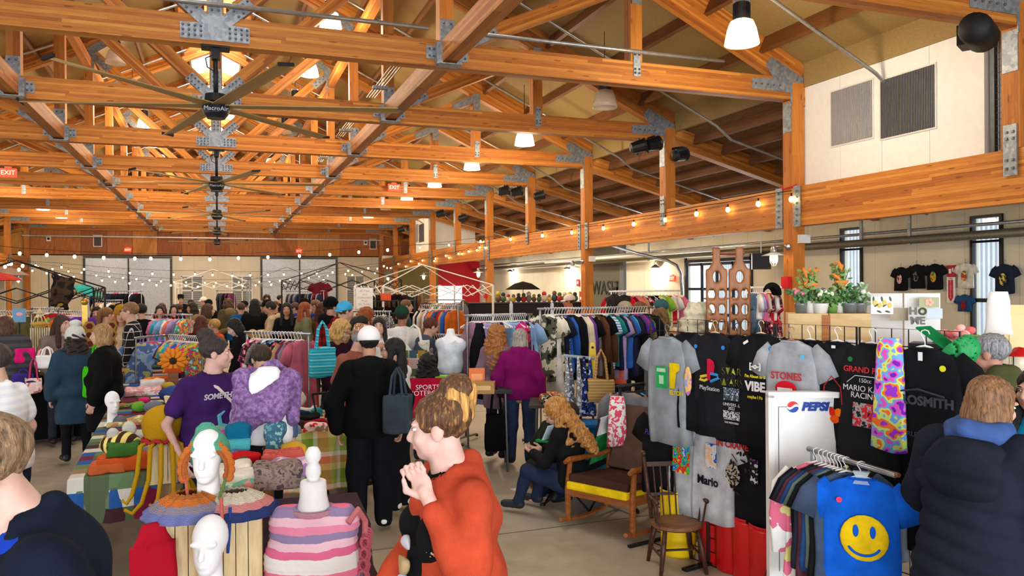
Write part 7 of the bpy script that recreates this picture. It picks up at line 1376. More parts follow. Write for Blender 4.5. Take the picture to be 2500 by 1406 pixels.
# ---- bags
def tote(lab, p, w_, h, d, mat, rz, handle=.25, cat='bag', name='tote_bag', hm=None):
    t = thing(name, lab, cat, p, rz); m = MB(); q = [(-w_/2*.9, d/2), (w_/2*.9, d/2), (w_/2*.9, -d/2), (-w_/2*.9, -d/2)]
    v, f = solid([('b', (0, 0, h/2), (w_/2, d/2, h/2)), ('e', (0, 0, h*.28), (w_*.53, d*.62, h*.3))], max(.012, d/7), .03, (), [('b', (0, 0, h), (w_*.44, d*.35, h*.3))], wrinkle(.006, 24)); obj('bag_body', npmesh('bag_body', [(v, f, 0)], mat), t)
    if handle:
        for sy in (-1, 1): MB().tube([(-w_*.25, sy*d*.42, h*.9), (-w_*.16, sy*d*.3, h+handle*.7), (0, sy*d*.2, h+handle), (w_*.16, sy*d*.3, h+handle*.7), (w_*.25, sy*d*.42, h*.9)], .011, 6).build('handle', hm or mat, t)
    return t
def bag_at(px, ytop, ybot, z): a = dep(px, ybot, z); return a, dep(px, ytop, z).z-a.z
a, h = bag_at(245, 890, 968, 8.9); tote('bright green shopping bag on the beanie wearer arm', a, .34, h, .16, F_((70, 200, 20), .2), away(a.x, a.y, 15), .28)
a, h = bag_at(116, 866, 898, 10.1); tote('white paper gift bag held by the woman in grey coat', a, .24, h, .12, plain((236, 234, 234)), away(a.x, a.y, -20), .1); a, h = bag_at(101, 868, 890, 10.2); tote('small pink gift bag beside the white paper bag', a, .14, h, .08, plain((236, 170, 176)), away(a.x, a.y, 10), .08)
a, h = bag_at(972, 962, 1058, 6.5); tote('slate grey leather shoulder bag behind the black sweater', a, .24, h, .1, F_((56, 66, 76), .2), away(a.x, a.y, -25), .22)
a, h = bag_at(1012, 870, 945, 10.3); tb = tote('white tote printed with a grid of coloured pictures', a, .42, h+.22, .06, plain((230, 226, 214)), away(a.x, a.y, -20), .2)
for i in range(3):
    for j in range(3): MB().box((-.12+.12*i, -.05, .2+.12*j), (.1, .01, .1)).build('printed_square', plain(((170, 140, 40), (206, 70, 50), (90, 110, 60), (210, 170, 170), (60, 90, 110), (190, 160, 60))[(i*2+j) % 6], .7), tb)
text('New York', .09, plain((40, 40, 40)), tb, face((.0, -.056, .08)), .001, shear=.3)
a, h = bag_at(788, 860, 920, 9.0); tote('turquoise striped fabric bag hanging at the rail end', a, .3, h+.06, .14, stripes(((40, 160, 186), (60, 180, 200), (40, 150, 180), (120, 204, 214)), .07), away(a.x, a.y, 10), .3)
a, h = bag_at(1468, 925, 980, 7.9); tote('woven straw tote hung at the stand', a, .26, h, .1, stripes(((196, 160, 104), (170, 132, 80)), .03), away(a.x, a.y, 5), .3)
a, h = bag_at(1212, 1010, 1100, 8.9); tote('black handbag hanging low beside the jeans', a, .26, h, .12, F_((18, 18, 20), .2), away(a.x, a.y, 5), .3)
a, h = bag_at(82, 905, 960, 10.0); tote('small pale pink canvas bag hung at the stall', a, .18, .2, .06, blotch(((230, 190, 190), (236, 210, 200), (190, 110, 110)), 14), away(a.x, a.y, 0), .26, hm=F_((200, 60, 110)))
a, h = bag_at(60, 850, 885, 10.2); tote('hot pink pouch with lime edge hung at the stall', a, .22, h, .1, F_((226, 30, 120)), away(a.x, a.y, 10), 0); a, h = bag_at(58, 905, 960, 10.0); tote('round purple backpack hung low at the stall', a, .24, .26, .1, F_((62, 48, 130)), away(a.x, a.y, 0), .05)
# ================================================================ goods behind the grid, walls, far stalls
LW = wood((190, 158, 110), (222, 194, 148), 2.0, (2, 12, 12), .55)
def shelfunit(lab, px0, px1, z0, z1, tops, d=.4):
    a = pos(px0, z0); b = pos(px1, z1); A = Vector((*a, 0)); B = Vector((*b, 0)); L = (B-A).length; t = thing('display_shelf', lab, 'shelf', A, math.atan2(B.y-A.y, B.x-A.x)); H = max(tops)
    for x in (0, L/2, L):
        for y in (.02, d): MB().box((x, y, H/2), (.04, .04, H)).build('upright', LW, t)
    for z in tops: MB().box((L/2, d/2, z-.012), (L+.06, d+.04, .025)).build('shelf_board', LW, t)
    return t
shelfunit('pale wood shelf under the wooden bottle holder', 1600, 1912, 7.2, 6.5, (.5, 1.05, 1.56)); shelfunit('pale wood shelf under the potted flowers and signs', 1925, 2380, 6.4, 5.9, (.5, 1.0, 1.42), .45)
# bottle-shaped wooden holder
p = dep(1778, 812, 6.75); p.z = 1.56; t = thing('bottle_holder', 'tall bottle-shaped wooden holder with oval holes', 'bottle holder', p, away(p.x, p.y, 8)); BW = wood((120, 66, 26), (164, 100, 46), 3.0, (12, 12, 2), .4)
Hb = dep(1778, 603, 6.75).z-1.56
for sx in (-1, 1):
    cx = sx*.097; h = Hb
    pr = [('b', (cx, 0, h*.39), (.09, .02, h*.39)), ('b', (cx, 0, h*.87), (.033, .02, h*.13)), ('c', (cx, 0, h*.76), (cx, 0, h*.84), .07, .02), ('c', (cx, 0, h*.74), (cx, 0, h*.78), .085, .06)]
    sb = [('e', (cx+q*.043, 0, h*(.06+.155*i)), (.03, .2, .046)) for q in (-1, 1) for i in range(5) if i < 4 or 0]+[('e', (cx, 0, h*.70), (.03, .2, .05))]
    blob('bottle_board', pr, BW, t, .011, .02, [((0, 1, 0), .018), ((0, -1, 0), .018), ((0, 0, -1), 0)], sb)
MB().tube([(-.14, 0, Hb*.93), (.14, 0, Hb*.93)], .012, 8).build('handle_rod', wood((110, 40, 26), (140, 60, 36)), t)
for z in (.12, .48): MB().box((0, .07, Hb*z), (.38, .15, .014)).build('cross_shelf', BW, t)
def onshelf(px, py, zc_, zs): p = dep(px, py, zc_); p.z = zs; return p
# plant pots on the flower shelf
r_ = random.Random(11)
def potplant(lab, px, zc_, zs, hp, rp, potm, kind, hh, leafc, accent=None):
    p = onshelf(px, 700, zc_, zs); t = thing('potted_plant', lab, 'plant', p, 0, 'potted plants behind the tee grid')
    MB().lathe([(rp*.8, 0), (rp, hp*.9), (rp*1.04, hp), (rp*.9, hp), (rp*.85, hp*.8), (0, hp*.8)], 16).build('pot', potm, t, smooth=True); st = MB(); lf = MB(); ac = MB()
    for i in range(14):
        a = r_.uniform(0, 6.28); q = r_.uniform(.2, 1)*rp*1.6; z = hp+hh*r_.uniform(.4, 1); st.tube([(0, 0, hp*.8), (q*.5*math.cos(a), q*.5*math.sin(a), (hp+z)/2), (q*math.cos(a), q*math.sin(a), z)], .003, 4)
        for j in range(6): lf.ball((q*math.cos(a)+r_.uniform(-.03, .03), q*math.sin(a)+r_.uniform(-.03, .03), z-r_.uniform(-.02, hh*.5)), (.014, .005, .022), 5, 4, rot=(r_.uniform(0, 3), r_.uniform(0, 3), 0))
        if accent and i % 2 == 0: ac.ball((q*math.cos(a), q*math.sin(a), z+.01), (.022, .022, .02) if kind != 'carrot' else (.014, .014, .05), 7, 5, rot=(.5, .4*i, 0))
    st.build('stems', plain((70, 96, 50), .7), t)['kind'] = 'stuff'; lf.build('foliage', plain(leafc, .7), t)['kind'] = 'stuff'
    if accent: ac.build('flowers', plain(accent, .6), t)['kind'] = 'stuff'
PW_ = plain((232, 228, 222), .4); GZ = metal((150, 156, 160), .4, .6); zs = 1.42+.44
cr = thing('wooden_planter', 'pair of pale knotty wood boxes under the potted flowers', 'box', onshelf(2018, 700, 6.3, 1.42), away(*pos(2018, 6.3), 6))
for q in (-1, 1): MB().box((q*.155, 0, .22), (.30, .3, .44)).build('box_front', wood((196, 158, 104), (226, 196, 146), 1.6, (2, 9, 9), .6), cr)
MB().box((-.02, -.153, .22), (.06, .01, .42)).build('stained_strip', wood((150, 84, 30), (186, 116, 50)), cr)
for a in (('pot of pink blossom at the post end of the wood boxes', 1955, 6.28, zs, .08, .05, GZ, 'f', .1, (90, 130, 80), (236, 120, 150)), ('carrot-topped plant in white pot, first of two', 1978, 6.3, zs, .1, .05, PW_, 'carrot', .26, (130, 160, 90), (226, 130, 50)), ('pot of green and white herbs on the wood boxes', 2003, 6.25, zs, .08, .06, PW_, 'f', .1, (90, 130, 70), (226, 230, 210)), ('pot of lavender on the wood boxes', 2030, 6.3, zs, .05, .05, plain((110, 150, 70)), 'f', .14, (110, 150, 80), (150, 120, 190)), ('carrot-topped plant in white pot, second of two', 2050, 6.3, zs, .11, .05, PW_, 'carrot', .28, (130, 160, 90), (226, 130, 50)), ('leafy green plant in glass pot', 2074, 6.25, zs, .08, .06, GZ, 'f', .14, (70, 120, 60), None), ('pale green plant in glass jar', 2098, 6.25, zs, .08, .055, GZ, 'f', .14, (150, 180, 140), (226, 230, 220))): potplant(*a)
potplant('pink flowers in pale pot behind the wire grid', 2122, 5.6, 1.42, .1, .06, PW_, 'f', .14, (110, 150, 100), (236, 150, 166))
t = thing('ceramic_jar', 'white ceramic jar behind the wire grid', 'jar', onshelf(2083, 800, 5.75, 1.42), 0); MB().lathe([(.07, 0), (.085, .03), (.085, .2), (.06, .24), (.065, .26), (.05, .26), (.045, .2)], 20).build('jar_body', PW_, t, smooth=True)
for k, (lab, px, mt) in enumerate((('brown fur hat behind the grid', 1960, F_((74, 54, 40))), ('yellow pillow with blue print behind the grid', 1990, F_((236, 206, 130))), ('tan fur hat behind the grid', 2018, F_((120, 88, 40))), ('turquoise patterned vase behind the grid', 1915, blotch(((90, 180, 200), (60, 110, 170), (200, 220, 220)), 20)), ('red boxed book set behind the grid', 2090, stripes(((150, 30, 50), (220, 180, 80), (120, 40, 90)), .05)))): bundle(lab, px, 830, .2, .14, .16, mt, zt=1.42, cat='goods', name='shelf_goods'); bpy.data.objects[-1] if 0 else None
for (lab, px, z_) in (('brown fur hat behind the grid', 1960, 6.1), ('yellow pillow with blue print behind the grid', 1990, 6.0), ('tan fur hat behind the grid', 2018, 5.95), ('turquoise patterned vase behind the grid', 1915, 6.3), ('red boxed book set behind the grid', 2090, 5.7)):
    for o in COL.objects:
        if o.get('label') == lab: o.location = onshelf(px, 800, z_, 1.42)
t = thing('pampas_plant', 'fluffy cream pampas bunch beside the bottle holder', 'plant', onshelf(1694, 800, 6.9, 1.56), 0); blob('plumes', [('e', (.06*math.cos(i*2.1), .05*math.sin(i*1.7), .12+.06*(i % 4)), (.07, .07, .08)) for i in range(9)], F_((214, 202, 172)), t, .016, .03, (), (), lambda X, Y, Z: .014*np.sin(70*X+30*Z)*np.sin(60*Y)+.01*np.sin(80*Z)); MB().lathe([(.05, 0), (.06, .08), (.05, .1)], 12).build('vase', plain((200, 190, 170)), t)
t = thing('wine_lattice', 'small wooden lattice wine rack beyond the bottle holder', 'rack', onshelf(1703, 740, 7.0, 1.565), away(*pos(1703, 8.2), 10))
for i in range(5): MB().bar((-.2+.1*i, 0, 0), (-.15+.1*i, 0, .2), .12, .012).build('slat', BW, t); MB().bar((-.1+.1*i, 0, 0), (-.15+.1*i, 0, .2), .12, .012).build('slat', BW, t)
for z in (0, .1, .2): MB().box((0, 0, z), (.5, .12, .012)).build('slat', BW, t)
tag(blob('felt_hat', [('e', (0, 0, 0), (.16, .09, .16))], F_((20, 20, 22)), None, .016, .02, [((0, 0, -1), .04)], [('e', (-.05, 0, -.06), (.12, .2, .14))], None, dep(1885, 715, 11.7)), 'black felt hat hung beside the children rail', 'hat')
t = thing('dark_cabinet', 'dark grey glass cabinet at the grid end', 'cabinet', onshelf(1640, 800, 7.3, 1.08), away(*pos(1640, 7.3), 5)); MB().box((0, 0, .22), (.5, .3, .44)).build('body', plain((60, 64, 72), .3), t); MB().box((0, -.155, .22), (.46, .01, .38)).build('door', plain((40, 46, 56), .1), t)
# white peg rack with signs
p = onshelf(2205, 720, 6.3, 1.42); pr0 = thing('peg_rack', 'white folding peg rack hung with small signs', 'rack', p, away(p.x, p.y, 4)); hP = dep(2205, 716, 6.3).z-1.42
for q in (-1, 1): MB().box((q*.135, 0, hP/2), (.26, .015, hP), (0, 0, q*.12)).build('panel', plain((232, 232, 232), .5), pr0)
def plaque(lab, px, py, w_, h, c, z=6.15): p = dep(px, py, z); t = thing('wall_plaque', lab, 'plaque', p, away(p.x, p.y, 4)); MB().box((0, 0, 0), (w_, .012, h)).build('board', plain(c, .5), t); return t
t = plaque('white plaque painted with yellow lemons and leaves', 2153, 745, .16, .14, (236, 236, 232))
for i in range(4): MB().ball((-.05+.035*i, -.008, .02-.02*(i % 2)), (.017, .004, .022), 8, 6).build('lemon', plain((226, 200, 110)), t)
for i in range(7): MB().ball((-.06+.02*i, -.008, .05-.1*(i % 3)/2), (.008, .003, .02), 6, 4, rot=(0, i, 0)).build('leaf', plain((90, 100, 80)), t)
t = plaque('sage plaque painted with a pink blossom', 2268, 738, .14, .08, (176, 176, 140))
for i in range(5): MB().ball((.02*math.cos(i*1.26), -.008, .02*math.sin(i*1.26)), (.015, .004, .015), 8, 5).build('petal', plain((226, 180, 160)), t)
plaque('tan wooden plaque with a carrot', 2195, 767, .13, .1, (176, 164, 140)); plaque('pale blue plaque with two birds', 2278, 765, .13, .08, (206, 222, 232))
t = plaque('home sign with a small wreath for a letter', 2240, 766, .13, .1, (206, 206, 200), 6.05); text('H', .08, plain((120, 116, 110)), t, face((-.03, -.012, .02)), .004, bold=.003); text('ME', .08, plain((120, 116, 110)), t, face((0, -.012, -.055)), .004, bold=.003); MB().tube([(.035+.022*math.cos(a), -.012, .02+.022*math.sin(a)) for a in np.linspace(0, 6.28, 16)], .008, 5).build('wreath', plain((80, 90, 60)), t)
# roses in a bucket, radio
t = thing('rose_bucket', 'pink and coral roses in a galvanised bucket', 'flowers', onshelf(2345, 800, 5.6, 1.42), 0); MB().lathe([(.08, 0), (.11, .2), (.115, .2), (.1, .18)], 18).build('bucket', metal((160, 172, 178), .35, .7), t, smooth=True); r_ = random.Random(5)
for i in range(22):
    a = r_.uniform(0, 6.28); q = r_.uniform(0, .15); MB().ball((q*math.cos(a)-.05, q*math.sin(a), .3+r_.uniform(-.06, .08)-q*.3), (.032, .032, .028), 8, 6).ball((q*math.cos(a)-.05, q*math.sin(a), .325-q*.3), (.018, .018, .02), 6, 5).build('rose', plain(((240, 150, 150), (236, 110, 110), (244, 190, 180))[i % 3], .6), t, smooth=True)
lf = MB()
for i in range(30): a = r_.uniform(0, 6.28); lf.ball((.14*math.cos(a)-.03, .12*math.sin(a), .24+r_.uniform(-.05, .06)), (.03, .008, .018), 6, 4, rot=(r_.uniform(0, 3), 0, a))
lf.build('foliage', plain((120, 150, 80), .7), t)['kind'] = 'stuff'
t = thing('old_radio', 'dark old radio with two steel knobs', 'radio', onshelf(2285, 800, 5.55, 1.42), away(*pos(2285, 5.55), -6)); MB().box((0, 0, .13), (.32, .22, .24)).build('case', plain((36, 36, 44), .4), t); MB().box((-.04, -.112, .13), (.21, .01, .2)).build('speaker_cloth', plain((56, 48, 44), .9), t); MB().box((.105, -.112, .13), (.08, .01, .2)).build('control_panel', metal((170, 168, 160), .3, .6), t)
for z in (.09, .18): MB().lathe([(.022, 0), (.02, .02), (0, .02)], 14, axis=Matrix.Rotation(PI/2, 3, 'X')).build('knob', metal((190, 190, 186), .2, .8), t, (.105, -.117, z))
# lanterns, straw hats, cloth, door at the far edge
zt2 = 1.36
tbl2 = table('goods_table', 'wooden table under the red lanterns at the edge', pos(2470, 5.9), away(*pos(2470, 5.9), 0), .9, .5, zt2, None, LW)
for k, px in enumerate((2488, 2450)):
    t = thing('camp_lantern', 'red camping lantern on the edge table, %s' % ('the front one' if k == 0 else 'half hidden by the grey-haired man'), 'lantern', onshelf(px, 800, 5.7+.2*k, zt2), 0, 'red lanterns')
    MB().lathe([(.08, 0), (.085, .02), (.08, .07), (.05, .09)], 18).build('tank', plain((190, 20, 24), .25), t, smooth=True); MB().lathe([(.045, .09), (.05, .12), (.05, .19), (.045, .2)], 16).build('globe', glass((230, 226, 210), .5), t, smooth=True); MB().lathe([(.1, .2), (.095, .21), (.05, .235), (.03, .26), (0, .265)], 18).build('hood', plain((190, 20, 24), .25), t, smooth=True)
    MB().tube([(-.06, 0, .1), (-.06, 0, .22)], .004, 5).tube([(.06, 0, .1), (.06, 0, .22)], .004, 5).build('guard', BLACKM, t)
t = thing('straw_hat', 'straw hat behind the grey-haired man', 'hat', onshelf(2400, 790, 5.9, 1.42+.12), 0); MB().lathe([(.16, 0), (.08, .02), (.075, .09), (.0, .1)], 20, axis=Matrix.Rotation(.9, 3, 'X')).build('hat_body', F_((206, 176, 110)), t, smooth=True)
garment('white_cloth', 'white cloth with red hem hung before the yellow door', 'cloth', 'scarf', .36, stripes(((236, 234, 232), (240, 240, 238), (226, 90, 80)), .42, 2, (0, .8, .93)), dep(2438, 702, 5.9), away(*pos(2438, 5.9), 0), None, 2, .045, 1.0)
t = thing('painted_door', 'pale yellow painted cupboard door leaning at the edge', 'door panel', onshelf(2500, 790, 6.1, zt2), away(*pos(2500, 6.1), 8)); MB().box((.05, 0, .25), (.42, .03, .62)).build('door_leaf', plain((220, 206, 150), .6), t); MB().box((.05, -.017, .25), (.3, .01, .46)).build('raised_panel', plain((226, 212, 158), .6), t); MB().box((-.15, -.02, .3), (.03, .012, .08)).build('hinge', metal((120, 90, 50), .4, .6), t)
tag(MB().box((0, 0, 0), (.05, .05, 1.5)).build('display_post', wood((150, 100, 44), (186, 134, 70), 3, (12, 12, 2)), None, onshelf(2367, 850, 5.2, .76)), 'upright golden wood post before the straw hat', 'post')
# tees and signs on the cream side wall
def walltee(lab, px, py, mat, sc=.82, pr=None, L=.75):
    p = onX(px, py, XW-.08); o = garment('wall_tee', lab, 'tee', 'tee', L, mat, p, -PI/2, (30, 30, 32), px % 3, .025, sc, 'tees hung on the side wall', mat)
    if pr: MB().ball((0, -.07, -.42), (.09, .006, .14), 10, 6).build('print', pr, o)
walltee('black tee with pale figure print, first on the wall', 2200, 645, K_, pr=blotch(((27, 27, 31), (214, 160, 160), (226, 206, 200)), 12)); walltee('black tee with grey print, second on the wall', 2238, 638, K_, pr=blotch(((27, 27, 31), (110, 120, 120)), 16)); walltee('black tee with green and orange clover print', 2282, 636, K_, .86, blotch(((60, 130, 60), (226, 150, 50), (110, 170, 70)), 10)); walltee('white tee with coloured squares on the wall', 2358, 634, F_((226, 222, 210)), .8, blotch(((230, 180, 40), (200, 60, 60), (80, 90, 90), (226, 200, 60)), 12, 3.0)); walltee('navy tee with small yellow print beside the window', 2452, 636, F_((40, 46, 66)), .9, blotch(((40, 46, 66), (220, 200, 80)), 14)); walltee('small blue tee with red round print', 2355, 712, F_((44, 84, 130)), .7, F_((150, 40, 50)), .6)
t = thing('extinguisher_sign', 'tall red and white fire extinguisher arrow sign', 'sign', onX(2322, 708, XW-.05), -PI/2); MB().box((0, 0, 0), (.2, .02, .56)).build('panel', WHITEP, t); MB().box((0, -.012, .03), (.12, .006, .38)).prism([(-.06, -.16), (.06, -.16), (0, -.25)], .006, Matrix.Translation((0, -.012, 0))).build('arrow', plain((196, 30, 60), .5), t); text('FIRE', .055, plain((196, 30, 60)), t, face((0, -.013, .245)), .001); text('\n'.join('EXTINGUISHER'), .042, WHITEP, t, face((0, -.017, .03)), .001)
t = thing('alarm_sign', 'small red alarm sign above the extinguisher sign', 'sign', onX(2323, 662, XW-.05), -PI/2); MB().box((0, 0, 0), (.2, .02, .26)).build('panel', plain((170, 28, 40), .5), t); MB().box((-.03, -.012, 0), (.06, .005, .1)).box((.04, -.012, .03), (.03, .005, .08)).build('symbol', WHITEP, t)
for k, (px, py) in enumerate(((1411, 690), (1418, 728))): t = thing('extinguisher_sign', 'small far red fire sign on the side wall, %s' % ('upper' if k == 0 else 'lower'), 'sign', onX(px, py, XW-.05), -PI/2); MB().box((0, 0, 0), (.28, .02, .3 if k == 0 else .6)).build('panel', plain((196, 30, 50), .5), t); MB().box((0, -.012, 0), (.12, .006, .12)).build('symbol', WHITEP, t)
t = thing('heater_unit', 'dark unit heater hung beside the overhead door', 'heater', dep(1858, 638, 22), -.6); MB().box((0, 0, 0), (.5, .4, .45)).build('case', plain((52, 34, 34), .5), t); MB().box((0, -.21, 0), (.4, .02, .36)).build('grille', plain((24, 22, 22), .5), t); MB().tube([(0, 0, .22), (0, 0, .9)], .015, 6).build('hanger_rod', STEEL, t)
# counters with black screens, toys and heads on top
for k, (x0, x1) in enumerate(((1108, 1245), (1250, 1345), (1350, 1440))):
    a = Vector((*pos(x0, 21.5), 0)); b = Vector((*pos(x1, 21.5), 0)); t = thing('counter_screen', 'black screened counter front, %s from the red wall' % ordw(k), 'counter', a, math.atan2(b.y-a.y, b.x-a.x)); L = (b-a).length; h = 1.62
    MB().box((L/2, 0, h/2), (L-.04, .04, h)).build('screen', plain((34, 32, 32), .8), t); MB().box((L/2, .3, h), (L, .7, .03)).build('counter_board', plain((60, 56, 52), .6), t)
    for x in (0, L): MB().box((x, 0, h/2), (.04, .06, h)).build('post', STEEL, t)
toy = random.Random(8); cl_ = ((120, 90, 70), (200, 60, 60), (210, 180, 60), (90, 110, 70), (150, 130, 120), (60, 60, 70), (226, 206, 180)); cn_ = ('brown', 'red', 'yellow', 'green', 'taupe', 'dark', 'cream')
for i in range(16):
    px = 1216+12.5*i; p = onshelf(px, 720, 21.8, 1.635); c = i*3 % 7; t = thing('display_figure', '%s figure on the black counter, %s along' % (cn_[c], ordw(i)), 'figure', p, toy.uniform(0, 6), 'small figures on the counters'); r0 = toy.uniform(.07, .11); MB().ball((0, 0, r0), (r0, r0*.8, r0), 8, 6).build('body', plain(cl_[c], .7), t, smooth=True); MB().ball((0, 0, r0*2.2), r0*.65, 8, 6).build('head', plain(cl_[(c+2) % 7], .7), t, smooth=True)
def umbrella(lab, px, py, z, r, mat, tilt=0.0, h=.25, pole=True):
    p = dep(px, py, z); t = thing('umbrella', lab, 'umbrella', p, 0); n = 8; vs = [(0, 0, h)]+[(r*q*math.cos(j*2*PI/n), r*q*math.sin(j*2*PI/n), h*(1-q**1.8)) for q in (.5, 1.0) for j in range(n)]; fs = [(0, 1+j, 1+(j+1) % n) for j in range(n)]+[(1+j, 1+n+j, 1+n+(j+1) % n, 1+(j+1) % n) for j in range(n)]
    o = MB().add(vs+[(x, y, z_-.01) for x, y, z_ in vs], fs+[tuple(i+len(vs) for i in f[::-1]) for f in fs]).build('canopy', mat, t); o.rotation_euler = (0, tilt, 0)
    if pole: MB().tube([(0, 0, h), (0, 0, -p.z+.02)], .012, 6).build('pole', STEEL, t)
umbrella('small black umbrella above the counter figures', 1277, 706, 21.9, .52, F_((36, 30, 26)), 0, .22)
umbrella('turquoise parasol tilted near the sliding doors', 213, 716, 20, .46, F_((50, 170, 160)), .35, .22); umbrella('red and white umbrella at the edge', -6, 684, 15, .42, F_((206, 70, 60)), 0, .16)
umbrella('grey rounded parasol top beyond the canopy at the edge', 12, 672, 18, .5, F_((150, 130, 120)), 0, .2)
# folding canopy frames without their roofs
def canopy(lab, px, z, w_, d, h, mat, rz=0.0):
    x, y = pos(px, z); t = thing('canopy_frame', lab, 'canopy frame', (x, y, 0), rz)
    for sx in (-1, 1):
        for sy in (-1, 1): MB().box((sx*w_/2, sy*d/2, h/2), (.04, .04, h)).build('leg', mat, t); MB().tube([(sx*w_/2, sy*d/2, h), (0, 0, h+.55)], .014, 5).build('rafter_tube', mat, t)
    for sy in (-1, 1):
        for k in range(4): x0 = -w_/2+w_*k/4; MB().tube([(x0, sy*d/2, h), (x0+w_/4, sy*d/2, h-.28)], .012, 5).build('scissor_bar', mat, t); MB().tube([(x0, sy*d/2, h-.28), (x0+w_/4, sy*d/2, h)], .012, 5).build('scissor_bar', mat, t)
    for sx in (-1, 1):
        for k in range(4): y0 = -d/2+d*k/4; MB().tube([(sx*w_/2, y0, h), (sx*w_/2, y0+d/4, h-.28)], .012, 5).build('scissor_bar', mat, t); MB().tube([(sx*w_/2, y0, h-.28), (sx*w_/2, y0+d/4, h)], .012, 5).build('scissor_bar', mat, t)
canopy('white folding canopy frame above the shelves of shoes', 1030, 20.5, 2.9, 2.6, 2.12, WHITEP, .1); canopy('black folding canopy frame near the paper sign', 830, 24, 3.0, 2.8, 2.3, BLACKM, .1); canopy('grey folding canopy frame below the sliding doors', 700, 31, 2.9, 2.8, 2.35, GAL); canopy('white canopy frame between the shuttered windows', 520, 34, 2.9, 2.8, 2.35, WHITEP); canopy('black folding canopy frame at the edge over the mixed rails', 40, 15.5, 2.9, 2.8, 2.12, BLACKM, .2)
# paper sign, cards, banner, hung tee
p = dep(890, 752, 14.2); t = thing('paper_sign', 'large white handwritten paper sign above the rails', 'sign', p, away(p.x, p.y, 5)); MB().box((0, 0, .18), (.3, .02, .38)).build('sheet', plain((242, 238, 226), .8), t); MB().tube([(0, .02, 0), (0, .02, -p.z+.02)], .012, 6).build('stand', STEEL, t)
for i, s_ in enumerate(('All Tees', 'and', 'Collectibles', 'Must', 'Go Today')): text(s_, .055, plain((226, 160, 120), .8), t, face((0, -.012, .31-.06*i)), .0005)
for k, px in enumerate((283, 331)): tag(MB().box((0, 0, 0), (.16, .01, .1)).build('price_card', plain((240, 90, 150), .7), None, dep(px, 717, 28)), 'pink price card on the far coat rail, %s' % ('first' if k == 0 else 'second'), 'card')
p = dep(150, 740, 14.5); t = thing('flag_banner', 'crumpled black and brown banner on a pole near the turquoise parasol', 'banner', p, away(p.x, p.y, 0)); blob('cloth', [('b', (0, 0, .2), (.17, .04, .3), rotm(0, .15, 0)), ('c', (-.1, 0, .5), (.14, 0, .2), .06, .1)], blotch(((40, 34, 28), (66, 50, 34), (30, 26, 24), (150, 120, 50)), 4), t, .02, .04, (), (), wrinkle(.02, 22)); MB().tube([(-.2, 0, .6), (-.18, 0, -p.z)], .012, 6).build('pole', BLACKM, t)
garment('hanging_tee', 'small maroon tee hung on the grey canopy frame', 'tee', 'tee', .6, pm('maroon'), dep(781, 682, 24), 0, (30, 30, 30), 1, .03, 1.0)
# shelves of shoes and bags near the aisle
t = thing('shoe_shelf', 'black wire shelf unit of shoes and bags near the red wall', 'shelf', (*pos(955, 17.5), 0), away(*pos(955, 17.5), 0))
for x in (-.5, .5):
    for y in (-.18, .18): MB().tube([(x, y, 0), (x, y, 1.85)], .012, 6).build('upright', BLACKM, t)
for z in (.6, 1.05, 1.5, 1.78): MB().box((0, 0, z), (1.04, .4, .02)).build('shelf_board', BLACKM, t)
for i in range(12): px = 917+6.6*i; bundle('dark shoe or bag on the black shelf, %s along the upper boards' % ordw(i), px, 720, .1, .16, .12, F_((30+12*(i % 3), 28, 28)), zt=1.5 if i % 2 else 1.05, cat='shoe', name='shoe'); o = COL.objects[-1]; o.location = onshelf(px, 720, 17.5, 1.79 if i % 2 else 1.51)
tag(MB().box((0, 0, .08), (.2, .25, .16)).build('storage_box', plain((240, 90, 30), .5), None, onshelf(941, 720, 17.4, 1.79)), 'orange box on the black shoe shelf', 'box')
# table with toys and boxes in the middle
cT = pos(1130, 9.0); table('goods_table', 'black table of toys and boxes beside the mauve cardigan', cT, away(*cT, 0), 1.1, .6, .92, None, plain((40, 38, 38), .6))
for i, (lab, px, w_, d, h, c) in enumerate((('lime green basket', 1082, .2, .16, .16, (120, 200, 40)), ('turquoise box', 1083, .14, .1, .12, (40, 170, 210)), ('white game box', 1108, .22, .12, .16, (226, 222, 220)), ('small teal box', 1125, .08, .08, .12, (60, 180, 170)), ('wooden egg tray', 1145, .2, .14, .07, (206, 176, 130)), ('cardboard box', 1178, .26, .2, .12, (170, 130, 70)), ('orange toy package', 1163, .18, .06, .24, (230, 120, 60)))):
    p = onshelf(px, 800, 8.9-.15*(i % 3), .92); t = thing('goods_box', lab+' on the black goods table', 'box', p, away(p.x, p.y, R.uniform(-8, 8))); MB().box((0, 0, h/2), (w_, d, h)).build('box_body', plain(c, .5), t); MB().box((0, -d/2-.003, h*.55), (w_*.7, .006, h*.4)).build('label_panel', plain(tuple(min(255, q+50) for q in c), .5), t)
